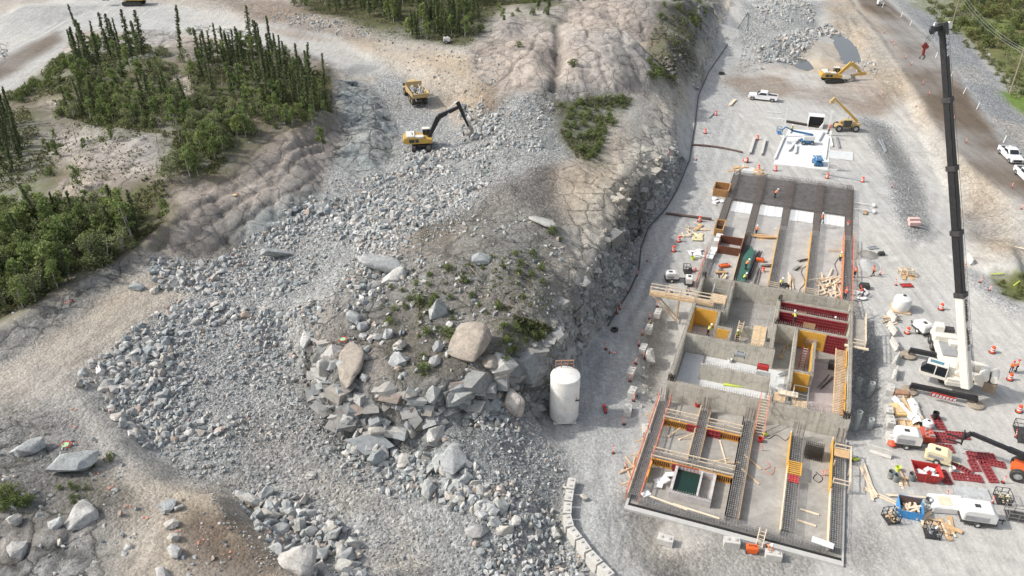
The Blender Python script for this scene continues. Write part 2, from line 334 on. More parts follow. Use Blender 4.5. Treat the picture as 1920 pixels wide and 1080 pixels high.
# outcrops
paint('pink', [(890,60),(960,30),(1040,50),(1050,120),(1030,185),(960,190),(890,140)], 2, 2, rock=1, peb=.05, smo=1)
paint('pink', [(1045,50),(1110,-20),(1260,0),(1240,140),(1215,180),(1080,180),(1040,130)], 2, 2, rock=1, peb=.05, smo=1)
paint('peat', [(960,-20),(1060,-30),(1060,30),(1040,60),(980,40)], 3, 2, amt=.8, patch=(8,-.1,.4), veg=.8)
paint('soil', [(1240,-30),(1360,-30),(1320,70),(1290,150),(1240,150),(1215,80)], 3, 2, rock=.6, veg=.5)
paint('peat', [(1215,60),(1300,80),(1280,150),(1220,150)], 3, 2, amt=.8, patch=(7,-.1,.4), veg=1)
paint('rockg', [(1290,-30),(1370,-30),(1330,80),(1300,60)], 3, 2, rock=1, amt=.7)
paint('gravel', [(930,180),(1040,180),(1060,270),(1050,340),(930,350),(900,290),(860,260)], 3, 3, rock=.3, peb=.9)
paint('rockg', [(1000,150),(1120,170),(1110,220),(1020,220)], 2, 2, rock=1, amt=.8)
paint('brown', [(900,180),(930,180),(920,230),(880,230)], 3, 2, amt=.9)
paint('peat', [(1040,190),(1190,180),(1140,240),(1120,310),(1090,310),(1050,260)], 2, 2, veg=1, rock=.1)
paint('soil', [(930,340),(1060,310),(1100,330),(1060,390),(1050,440),(960,420),(880,400)], 3, 3, rock=.3, peb=.8)
paint('soil', [(770,430),(900,380),(1040,400),(1060,470),(1050,560),(1060,640),(980,690),(880,720),(760,730),(700,640),(640,560),(760,480)], 3, 3, rock=.45, peb=.5, veg=.25)
paint('peat', [(770,430),(900,380),(1040,400),(1060,470),(1050,560),(1060,640),(980,690),(880,720),(760,730),(700,640),(640,560),(760,480)], 3, 3, amt=.75, patch=(7,.05,.3), s=13)
paint('brown', [(700,470),(830,420),(900,420),(880,480),(760,540),(660,560),(640,530)], 3, 3, amt=.8, patch=(7,-.15,.5))
paint('rockg', [(620,560),(700,480),(740,540),(700,660),(600,640)], 3, 2.5, rock=1, amt=.9, patch=(7,-.3,.4))
paint('fresh', [(700,490),(780,480),(800,530),(740,560)], 3, 2, rock=.5, amt=.7)
paint('umber', [(700,480),(800,430),(900,375),(1010,345),(1060,400),(1075,470),(1055,560),(1060,620),(985,680),(880,715),(760,725),(700,660),(740,560)], 3, 3, amt=.75, patch=(9,-.25,.5), s=17)
paint('pink', [(860,590),(900,595),(945,650),(935,700),(900,710),(860,660)], 1, .7, rock=1, smo=1)
paint('pink', [(600,600),(700,640),(710,720),(620,700)], 2, 1.5, rock=1, amt=.9)
paint('peat', [(940,600),(1040,610),(1010,650),(960,690),(935,660)], 2, 1.5, amt=.9, veg=1)
paint('tan', [(1060,300),(1180,250),(1230,190),(1262,200),(1230,310),(1165,385),(1150,500),(1100,560),(1070,470),(1050,400)], 2, 2, rock=.4, peb=.1)
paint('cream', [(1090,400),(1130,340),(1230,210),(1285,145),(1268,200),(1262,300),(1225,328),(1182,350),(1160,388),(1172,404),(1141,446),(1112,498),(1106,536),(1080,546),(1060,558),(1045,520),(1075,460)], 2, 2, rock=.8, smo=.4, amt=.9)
paint('tan', [(1150,200),(1200,220),(1150,330),(1110,420),(1080,400),(1100,300)], 3, 3, amt=.6)
paint('cream', [(1293,150),(1362,0),(1378,0),(1335,100),(1302,165)], 1, 1, rock=.9)
paint('cream', [(1085,545),(1062,558),(1040,600),(1046,636),(990,655),(975,668),(1000,640),(1035,590),(1060,540)], 1, 1, rock=.9, amt=.8)
paint('face', [(1268,270),(1262,305),(1227,332),(1184,354),(1163,391),(1175,406),(1143,450),(1114,502),(1108,540),(1082,551),(1062,562),(1058,615),(1048,640),(1010,790),(1040,765),(1080,700),(1090,655),(1130,612),(1152,580),(1167,550),(1192,500),(1198,440),(1252,370),(1285,300)], 0, .3, rock=1, peb=.3)  # shade on the cut face is put into its dark colour
paint('fresh', [(1150,440),(1195,440),(1160,560),(1120,600),(1115,520)], 2, 1.5, amt=.6, patch=(4,-.1,.5))
paint('tan', [(1062,562),(1106,560),(1090,650),(1070,700),(1048,700),(1050,640)], 1, 1, rock=1, amt=.6, patch=(4,-.1,.5))
paint('gravel', [(1285,300),(1255,300),(1235,345),(1205,415),(1165,500),(1105,620),(1100,650),(1165,555),(1195,495),(1225,440),(1260,370)], 1, .7, peb=1, rock=.2, amt=.75)
paint('rockg', [(555,590),(600,620),(610,690),(720,720),(880,710),(975,700),(1040,660),(1010,790),(900,790),(830,795),(760,830),(700,850),(640,820),(590,760),(570,660)], 2, 2, rock=1, peb=.2)
paint('dark', [(600,640),(720,730),(980,710),(1000,780),(840,790),(760,820),(640,800)], 2, 2, amt=.7, patch=(4,0,.4))
paint('rust', [(600,640),(760,720),(760,790),(620,760)], 2, 2, amt=.5, patch=(2.5,.2,.4))
paint('dark', [(985,690),(1040,690),(1030,760),(1000,780),(975,740)], 2, 1, rock=1, amt=.6)
paint('fresh', [(780,790),(960,780),(950,860),(860,890),(790,850)], 2, 2, rock=.9, amt=.7)
paint('gravel', [(940,800),(1020,790),(1060,860),(1050,940),(960,930),(920,860)], 2, 2, peb=1, rock=.1)
paint('dark', [(880,880),(1050,850),(1065,960),(1120,1100),(1000,1100),(980,950)], 3, 2, amt=.35, peb=1)
# site: blue-grey access lane, upper floor, tan churned ground
paint('gravel', [(1390,20),(1300,170),(1290,300),(1230,440),(1100,650),(1020,790),(1065,870),(1065,980),(1150,1110),(1300,1110),(1180,900),(1200,760),(1190,660),(1240,560),(1280,470),(1320,380),(1370,220),(1440,90),(1430,-20)], 3, 2, peb=.38, amt=.9)
paint('fresh', [(1100,640),(1150,640),(1140,700),(1110,760),(1080,700)], 4, 2, amt=.4)  # soft blue-grey patch paints the cliff's shadow into the lane colour
paint('gravel', [(1390,0),(1560,0),(1530,60),(1500,130),(1420,120),(1390,90)], 2, 2, peb=1)
paint('brown', [(1400,110),(1480,130),(1620,120),(1700,150),(1660,220),(1600,215),(1500,190),(1400,190),(1350,150)], 3, 3, amt=.75, peb=.5, patch=(12,-.25,.6))
paint('tan', [(1500,70),(1590,90),(1600,130),(1520,140),(1480,120)], 2, 2, amt=.9)
paint('tan', [(1530,-20),(1590,-10),(1640,60),(1700,130),(1790,270),(1920,400),(1920,500),(1850,480),(1800,380),(1700,200),(1620,140),(1560,40)], 3, 2, rock=.25, peb=.5)
paint('gravel', [(1600,215),(1665,230),(1720,330),(1750,440),(1700,460),(1660,320),(1620,240)], 2, 1.5, peb=1)
paint('wet', [(1605,225),(1665,240),(1700,300),(1735,400),(1740,440),(1705,450),(1690,380),(1660,300)], 2, 1, peb=1, amt=.45)
paint('site', [(1700,180),(1720,230),(1760,300),(1790,380),(1760,440),(1720,330),(1670,230)], 3, 2, amt=.8)
paint('wet', [(1815,380),(1850,400),(1865,450),(1835,460),(1815,430)], 2, 1, amt=.9)
paint('brown', [(1825,370),(1870,400),(1875,455),(1840,465)], 3, 1.5, amt=.5)
paint('road', [(1595,-20),(1645,-20),(1690,25),(1745,75),(1795,140),(1842,212),(1892,278),(1950,330),(1950,400),(1830,322),(1775,262),(1722,175),(1690,120),(1655,75),(1618,25)], 1, .3, rock=0, peb=.12)
paint('tan', [(1600,5),(1620,30),(1690,110),(1700,105),(1640,25)], 2, .5, amt=.5)
paint('shoulder', [(1655,-20),(1760,25),(1800,60),(1870,150),(1910,210),(1950,235),(1950,320),(1892,276),(1842,210),(1795,138),(1745,73),(1700,28)], 2, 1, peb=1)
paint('pale', [(1780,125),(1830,125),(1850,160),(1800,150)], 2, 1, amt=.6)
paint('pale', [(1845,215),(1950,240),(1950,300),(1900,270)], 2, 1, amt=.6)
paint('fen', [(1665,-60),(1990,-60),(1990,240),(1905,205),(1880,140),(1850,110),(1790,55),(1720,15)], 2, 2, veg=1, peb=.1)
paint('grass', [(1665,-60),(1990,-60),(1990,240),(1905,205),(1880,140),(1850,110),(1790,55),(1720,15)], 3, 2, amt=.6, patch=(14,.2,.4), s=33)
paint('grass', [(1870,170),(1950,180),(1950,240),(1905,205)], 2, 1.5)
paint('brown', [(1665,-60),(1990,-60),(1990,160),(1880,140),(1850,110)], 3, 2, amt=.5, patch=(10,.25,.3), s=44)
paint('fen', [(1850,515),(1890,510),(1950,520),(1950,565),(1895,560)], 1, 1, veg=1)
paint('pale', [(1815,475),(1950,498),(1950,520),(1820,495)], 1, .5, amt=.7, peb=.3)
paint('gravel', [(1810,500),(1850,520),(1920,575),(1920,600),(1850,560),(1800,520)], 2, 1, peb=1, amt=.7)
# worn and damp patches on the pad
paint('gravel', BIG, 0, 0, amt=.55, patch=(22, .15, .7), s=81, world=True)
paint('wet', [(1180,930),(1300,960),(1600,1050),(1600,1110),(1260,1110),(1180,1050)], 3, 2, amt=.5, patch=(5,-.1,.4), peb=.8)
paint('tan', [(1200,950),(1290,980),(1290,1060),(1180,1050)], 3, 2, amt=.4)
paint('wet', [(1590,960),(1640,960),(1650,1060),(1590,1080)], 3, 2, amt=.5, patch=(4,-.1,.4), peb=.9)
paint('wet', [(1205,600),(1250,590),(1250,740),(1200,740)], 2, 1, amt=.45, peb=.9)
paint('gravel', [(1600,570),(1650,590),(1655,800),(1600,820)], 2, 1, amt=.8, peb=1)
paint('wet', [(1602,640),(1635,650),(1625,790),(1600,800)], 2, 1, amt=.35, peb=1)

def stroke(pts, wd, amt, pair=0.0, dz=0.0, warp=.5):
    global CR, HG
    q = wpoly(pts); lo = q.min(0) - wd - pair - 3; hi = q.max(0) + wd + pair + 3
    i0 = int(max(0, (lo[0] - CX0) / CS)); i1 = int(min(len(gx), (hi[0] - CX0) / CS + 1)); j0 = int(max(0, (lo[1] - CY0) / CS)); j1 = int(min(len(gy), (hi[1] - CY0) / CS + 1)); sl_ = (slice(j0, j1), slice(i0, i1))
    X = GX[sl_] + warp * WARP[3][sl_]; Y = GY[sl_] + warp * WARP[43][sl_]; D = np.full(X.shape, 1e9)
    for (x0, y0), (x1, y1) in zip(q[:-1], q[1:]):
        l2 = (x1 - x0) ** 2 + (y1 - y0) ** 2 + 1e-9; t_ = np.clip(((X - x0) * (x1 - x0) + (Y - y0) * (y1 - y0)) / l2, 0, 1); D = np.minimum(D, np.hypot(X - x0 - t_ * (x1 - x0), Y - y0 - t_ * (y1 - y0)))
    m = np.clip(1.3 - np.abs(D - pair) / wd * 1.3, 0, 1) * (.65 + .5 * fbm(X, Y, 6, 3, 4))
    CR[sl_] = CR[sl_] * (1 + amt * m)[..., None]; HG[sl_] = HG[sl_] + dz * m
for p_ in ([(1100,700),(1190,560),(1250,450),(1330,340),(1370,200)], [(1130,730),(1200,600),(1290,430),(1350,330),(1400,230)], [(1100,900),(1110,800),(1150,650),(1220,500)], [(1640,500),(1690,480),(1760,560),(1860,640),(1925,700)], [(1640,440),(1700,520),(1780,620),(1900,740)],
           [(1700,920),(1800,1020),(1925,1050)], [(1380,210),(1420,240),(1500,330),(1620,340),(1650,420)], [(1650,170),(1730,260),(1770,340),(1760,420),(1720,470)], [(1560,0),(1620,80),(1660,150),(1700,230)], [(1580,10),(1600,60),(1640,140)], [(1620,1000),(1700,1050),(1800,1075)]):
    stroke(p_, .55, -.13, .95); stroke(p_, .5, .10, 0)
for p_ in ([(-10,110),(60,75),(140,30)], [(0,740),(100,690),(220,620),(300,560)], [(30,760),(130,690),(240,640)], [(150,770),(200,860),(300,960),(260,1060)], [(250,1078),(330,990),(350,950)], [(680,880),(720,960),(800,1060)], [(760,90),(690,140),(760,250),(720,300)], [(650,75),(760,85),(880,130)], [(1410,160),(1500,150),(1640,160)], [(1380,180),(1500,172),(1650,200)]):
    stroke(p_, .6, -.16, 1.0); stroke(p_, .5, .12, 0)
stroke([(1600,0),(1690,110),(1780,250),(1925,370)], 1.0, .10, 0); stroke([(1630,0),(1720,90),(1810,220),(1925,340)], .8, -.18, 1.6); stroke([(1650,5),(1745,85),(1840,222),(1925,325)], .9, .18, 0)
stroke([(1593,0),(1657,76),(1724,176),(1777,262),(1832,322),(1925,393)], .9, -.5, 0)
stroke([(1643,0),(1692,28),(1743,73),(1793,138),(1842,214),(1892,278),(1925,312)], .8, -.3, 0)

# ledges and joints that run along the long rock face and the outcrops
for p_, w_, a_, z_ in (([(290,465),(360,400),(450,345),(540,290),(620,235)],.6,-.45,-.5), ([(330,470),(420,400),(520,330),(600,270)],.5,-.5,-.6), ([(400,470),(480,400),(560,350),(610,310)],.5,-.45,-.5), ([(380,350),(430,330),(500,260),(570,225)],.5,-.4,-.3),
        ([(470,300),(500,350),(520,410)],.4,-.45,-.4), ([(560,240),(580,300),(600,350)],.4,-.45,-.4), ([(390,360),(420,410),(430,460)],.4,-.45,-.4), ([(60,200),(160,180),(260,150),(330,120)],.6,-.35,-.4), ([(80,280),(200,260),(330,270),(440,240)],.6,-.4,-.4), ([(60,330),(180,320),(300,310),(380,300)],.6,-.4,-.4),
        ([(910,90),(970,110),(1030,120)],.5,-.4,-.4), ([(930,150),(990,100),(1010,60)],.5,-.4,-.4), ([(1060,90),(1120,80),(1200,90)],.5,-.4,-.5), ([(1090,30),(1110,100),(1150,170)],.5,-.45,-.5), ([(1160,40),(1170,100),(1200,160)],.5,-.45,-.5), ([(1060,140),(1120,130),(1210,130)],.5,-.4,-.5), ([(1200,40),(1220,90),(1225,140)],.5,-.4,-.4), ([(1046,50),(1044,110),(1040,170)],1.2,-.6,-.8)):
    stroke(p_, w_, a_, 0, z_, 1.2)
for p_ in ([(-10,1000),(60,985),(150,980)],[(20,1078),(60,1000),(110,960)],[(90,1078),(120,1010),(160,970)],[(-10,1040),(90,1030),(160,1040)],[(600,640),(650,620),(700,650)],[(640,610),(660,700)]): stroke(p_, .5, -.5, 0, -.4, 1.0)
for r0_ in (0, 1, 2, 3): stroke([(1195 + r0_ * 16, 960 + r0_ * 6),(1180 + r0_ * 16, 1000),(1192 + r0_ * 17, 1045 - r0_ * 3),(1235 + r0_ * 12, 1080 - r0_ * 6),(1290 + r0_ * 8, 1092 - r0_ * 8)], .6, -.42, 0, -.16, .2)
# relief: rock blocks and whalebacks, rubble unevenness, ruts
f1, f2, idn, ox, oy = worley(GX + 1.5 * fbm(GX, GY, 6, 3, 5), GY + 1.5 * fbm(GX, GY, 6, 3, 6), 4.2, 11, 1.5)
g1, g2, idg, px_, py_ = worley(GX + .8 * fbm(GX, GY, 3, 3, 8), GY + .8 * fbm(GX, GY, 3, 3, 9), 1.7, 23, 1.3)
tiltx = (hash2(np.floor(idn * 9999), np.floor(idn * 777), 3) - .5); tilty = (hash2(np.floor(idn * 8888), np.floor(idn * 555), 4) - .5)
blocks = (idn - .5) * .8 + tiltx * ox * 2.2 + tilty * oy * 2.2 - .55 * np.clip(1 - (f2 - f1) / .16, 0, 1)
small = (idg - .5) * .35 - .22 * np.clip(1 - (g2 - g1) / .2, 0, 1)
whale = fbm(GX, GY, 14, 4, 77) * 1.1 + fbm(GX, GY, 3.2, 3, 78) * .22
gyv, gxv = np.gradient(BASE, CS); slope = np.clip(np.hypot(gxv, gyv) / 1.1, 0, 1)
steep = slope * ROCK
plate = -.55 * np.clip(1 - (f2 - f1) / .10, 0, 1) + (idn - .5) * .45
HG = HG + ROCK * (whale * (1 - .5 * slope) + (1 - SMO) * ((blocks * .6 + small * .7) * (.5 + 1.5 * slope) + .16 * fbm(GX, GY, 1.3, 3, 17)) + SMO * (fbm(GX, GY, 9, 2, 79) * 1.3 + plate * .5)) + PEB * (fbm(GX, GY, 5, 4, 91) * .28 + fbm(GX, GY, 1.4, 3, 92) * .12) * np.clip((BASE - .3) / 1.5, .12, 1) * (1 - ROCK) + .05 * fbm(GX, GY, 2.5, 3, 14)
# joints and faces vary in tone, streaks on steep rock
tone = 1 + ROCK * ((idn - .5) * .28 + (idg - .5) * .18 * (1 - SMO) - .45 * np.clip(1 - (f2 - f1) / .07, 0, 1)) + .10 * fbm(GX, GY, 12, 5, 60, .65)
CR = CR * tone[..., None]
# the building footprint is dug out under its slabs
LA = (GX - BO[0]) * E1[0] + (GY - BO[1]) * E1[1]; LB = (GX - BO[0]) * E2[0] + (GY - BO[1]) * E2[1]
fp = (LA > -.6) & (LA < 20.3) & (LB > -1.2) & (LB < 86.5)
HG = np.where(fp, np.minimum(HG, -.28), HG)
def gz(x, y): return float(samp(HG, x, y))
def G(u, v): return hit(HG, u, v)
# tyre ruts swept round the corner below the foundation
for (cu, cv, r0) in ((1270, 1010, 5.0),):
    cx, cy, _ = hit(HG, cu, cv); rr = np.hypot(GX - cx, GY - cy); an = np.arctan2(GY - cy, GX - cx)
    m = (rr < 7.5) & (rr > 2.2) & ((an > 1.7) | (an < -1.4))
    HG = HG + m * .13 * np.sin(rr * 7.5); CR = CR * np.where(m, .82 + .1 * np.sin(rr * 7.5), 1)[..., None]

# ---- sheet out to the horizon ----
fine = .33
xs = np.concatenate([-215 - np.geomspace(2, 1800, 26)[::-1], np.arange(-215, -118, 1.0), np.arange(-118, 128, fine), np.arange(128, 195, 1.0), 195 + np.geomspace(2, 1800, 26)])
ys = np.concatenate([24 - np.geomspace(2, 900, 16)[::-1], np.arange(24, 44, .8), np.arange(44, 190, fine), np.arange(190, 355, .5), 355 + np.geomspace(2, 2500, 30)])
XX, YY = np.meshgrid(xs, ys)
ZZ = samp(HG, XX, YY)
RK = samp(ROCK, XX, YY); near = (np.abs(XX) < 130) & (YY < 200) & (YY > 40)
wx_ = XX + .5 * fbm(XX, YY, 2, 3, 61); wy_ = YY + .5 * fbm(XX, YY, 2, 3, 62)
k1, k2, kid, kx_, ky_ = worley(wx_, wy_, 1.15, 41, 1.4)
SM_ = samp(SMO, XX, YY)
ZZ = ZZ + near * RK * (1 - .95 * SM_) * (.30 * (kid - .5) - .16 * np.clip(1 - (k2 - k1) / .22, 0, 1) + (hash2(np.floor(kid * 9999), np.floor(kid * 77), 8) - .5) * kx_ * .45)
ZZ = ZZ + .05 * fbm(XX, YY, .8, 2, 15) * (np.abs(XX) < 200)
out = np.clip((YY - 355) / 300, 0, 1); ZZ = ZZ + out * 22 * (fbm(XX, YY, 220, 4, 31) + .2)
nx, ny = len(xs), len(ys)
me = bpy.data.meshes.new('ground')
co = np.stack([XX, YY, ZZ], -1).reshape(-1, 3).astype(np.float32)
ii = np.arange((ny - 1) * (nx - 1)); rj = ii // (nx - 1); ri = ii % (nx - 1); v0 = rj * nx + ri
quads = np.stack([v0, v0 + 1, v0 + 1 + nx, v0 + nx], -1).astype(np.int32)
def fast_mesh(me, co, faces, smooth=True):
    n = faces.shape[1]
    me.vertices.add(len(co)); me.vertices.foreach_set('co', co.ravel().astype(np.float32))
    me.loops.add(faces.size); me.loops.foreach_set('vertex_index', faces.ravel().astype(np.int32))
    me.polygons.add(len(faces)); me.polygons.foreach_set('loop_start', (np.arange(len(faces)) * n).astype(np.int32))
    me.polygons.foreach_set('loop_total', np.full(len(faces), n, np.int32))
    me.polygons.foreach_set('use_smooth', np.full(len(faces), smooth, bool)); me.update(calc_edges=True)
def set_col(me, name, c):
    a = me.color_attributes.new(name, 'FLOAT_COLOR', 'POINT')
    c4 = np.ones((len(me.vertices), 4), np.float32); c4[:, :c.shape[1]] = c; a.data.foreach_set('color', c4.ravel())
fast_mesh(me, co, quads)
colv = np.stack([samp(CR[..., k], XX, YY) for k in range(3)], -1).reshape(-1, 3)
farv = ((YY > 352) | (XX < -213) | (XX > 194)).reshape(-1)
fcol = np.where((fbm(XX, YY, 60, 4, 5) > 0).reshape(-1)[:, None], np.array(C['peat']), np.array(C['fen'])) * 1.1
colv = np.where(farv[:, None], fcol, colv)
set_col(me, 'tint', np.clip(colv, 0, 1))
set_col(me, 'kindmask', np.stack([samp(ROCK, XX, YY) * (1 - .62 * SM_), samp(PEB, XX, YY), samp(VEG, XX, YY)], -1).reshape(-1, 3))
m, t, b = nodes('ground')
ca = t.nodes.new('ShaderNodeVertexColor'); ca.layer_name = 'tint'
cm = t.nodes.new('ShaderNodeVertexColor'); cm.layer_name = 'kindmask'
sx = t.nodes.new('ShaderNodeSeparateColor'); lk(t, cm.outputs[0], sx.inputs[0])
pos = t.nodes.new('ShaderNodeNewGeometry').outputs['Position']
rk, pb, vg = sx.outputs[0], sx.outputs[1], sx.outputs[2]
nA = noise(t, pos, .35, 8, .7); nB = noise(t, pos, 2.2, 6, .7); nC = noise(t, pos, 9, 3, .6)
c = mixc(t, 'MULTIPLY', 1.0, ca.outputs[0], ramp(t, nA.outputs[0], [(.28, .84), (.5, 1.0), (.75, 1.13)]).outputs[0])
c = mixc(t, 'MULTIPLY', 1.0, c, ramp(t, nB.outputs[0], [(.25, .86), (.5, 1.0), (.75, 1.12)]).outputs[0])
def vor(scale, feat='F1'):
    v = t.nodes.new('ShaderNodeTexVoronoi'); v.feature = feat; v.inputs['Scale'].default_value = scale
    wv = t.nodes.new('ShaderNodeVectorMath'); wv.operation = 'ADD'
    sc = t.nodes.new('ShaderNodeVectorMath'); sc.operation = 'SCALE'; sc.inputs['Scale'].default_value = .35 if scale > 2 else 2.2
    lk(t, (nB if scale > 2 else nA).outputs['Color'], sc.inputs[0]); lk(t, pos, wv.inputs[0]); lk(t, sc.outputs[0], wv.inputs[1]); lk(t, wv.outputs[0], v.inputs['Vector']); return v
v1 = vor(3.2); v2 = vor(7.5); ve = vor(.26, 'DISTANCE_TO_EDGE'); ve2 = vor(.95, 'DISTANCE_TO_EDGE')
s1 = t.nodes.new('ShaderNodeSeparateColor'); lk(t, v1.outputs['Color'], s1.inputs[0])
s2 = t.nodes.new('ShaderNodeSeparateColor'); lk(t, v2.outputs['Color'], s2.inputs[0])
peb1 = ramp(t, s1.outputs[0], [(0, .62), (.6, 1.0), (1, 1.5)]).outputs[0]
peb2 = ramp(t, s2.outputs[0], [(0, .7), (.6, 1.0), (1, 1.4)]).outputs[0]
c = mixc(t, 'MULTIPLY', math_(t, 'MULTIPLY', pb, .8), c, peb1); c = mixc(t, 'MULTIPLY', math_(t, 'MULTIPLY', pb, .8), c, peb2)
c = mixc(t, 'MULTIPLY', math_(t, 'MULTIPLY', math_(t, 'SUBTRACT', 1.2, pb), .12), c, peb2)
mp = t.nodes.new('ShaderNodeMapping'); mp.inputs['Rotation'].default_value = (0, 0, R(20)); mp.inputs['Scale'].default_value = (1.1, .07, 1); lk(t, pos, mp.inputs[0])
stk = noise(t, mp.outputs[0], 1.3, 5, .6, .4); calm = math_(t, 'MAXIMUM', math_(t, 'SUBTRACT', 1.0, math_(t, 'ADD', rk, math_(t, 'MULTIPLY', pb, .6))), 0.0)
c = mixc(t, 'MULTIPLY', calm, c, ramp(t, stk.outputs[0], [(.32, .84), (.5, 1.0), (.68, 1.1)]).outputs[0])
crk = mixc(t, 'MULTIPLY', 1.0, ramp(t, ve.outputs['Distance'], [(0, .30), (.012, .6), (.03, 1.0)]).outputs[0], ramp(t, ve2.outputs['Distance'], [(0, .62), (.03, 1.0)]).outputs[0])
c = mixc(t, 'MULTIPLY', math_(t, 'MINIMUM', math_(t, 'MULTIPLY', rk, 1.7), 1.0), c, crk)
lich = ramp(t, noise(t, pos, 1.1, 8, .75, .8).outputs[0], [(.40, 1.08), (.50, .95), (.58, .66)]).outputs[0]
c = mixc(t, 'MULTIPLY', math_(t, 'MINIMUM', math_(t, 'MULTIPLY', rk, 1.6), 1.0), c, lich)
gn = ramp(t, noise(t, pos, .9, 6, .7).outputs[0], [(.42, 0.0), (.6, 1.0)]).outputs[0]
c = mixc(t, 'MIX', math_(t, 'MULTIPLY', math_(t, 'MULTIPLY', gn, vg), .8), c, (.10, .12, .04))
lk(t, c, b.inputs['Base Color']); b.inputs['Roughness'].default_value = .93; b.inputs['Specular IOR Level'].default_value = .25
rg = math_(t, 'MINIMUM', math_(t, 'ADD', math_(t, 'ADD', rk, math_(t, 'MULTIPLY', pb, .6)), .12), 1.0)
hh = math_(t, 'MULTIPLY', math_(t, 'ADD', math_(t, 'MULTIPLY', nB.outputs[0], .45), math_(t, 'MULTIPLY', nC.outputs[0], .12)), rg)
hh = math_(t, 'ADD', hh, math_(t, 'MULTIPLY', math_(t, 'MULTIPLY', math_(t, 'SUBTRACT', .6, v1.outputs['Distance']), pb), .28))
hh = math_(t, 'ADD', hh, math_(t, 'MULTIPLY', math_(t, 'MULTIPLY', ramp(t, ve.outputs['Distance'], [(0, 0.0), (.06, 1.0)]).outputs[0], rk), .25))
bp = t.nodes.new('ShaderNodeBump'); bp.inputs['Strength'].default_value = 1.0; bp.inputs['Distance'].default_value = .9
lk(t, hh, bp.inputs['Height']); lk(t, bp.outputs[0], b.inputs['Normal'])
me.materials.append(m)
ground = bpy.data.objects.new('ground', me); COL.objects.link(ground); ground['kind'] = 'structure'
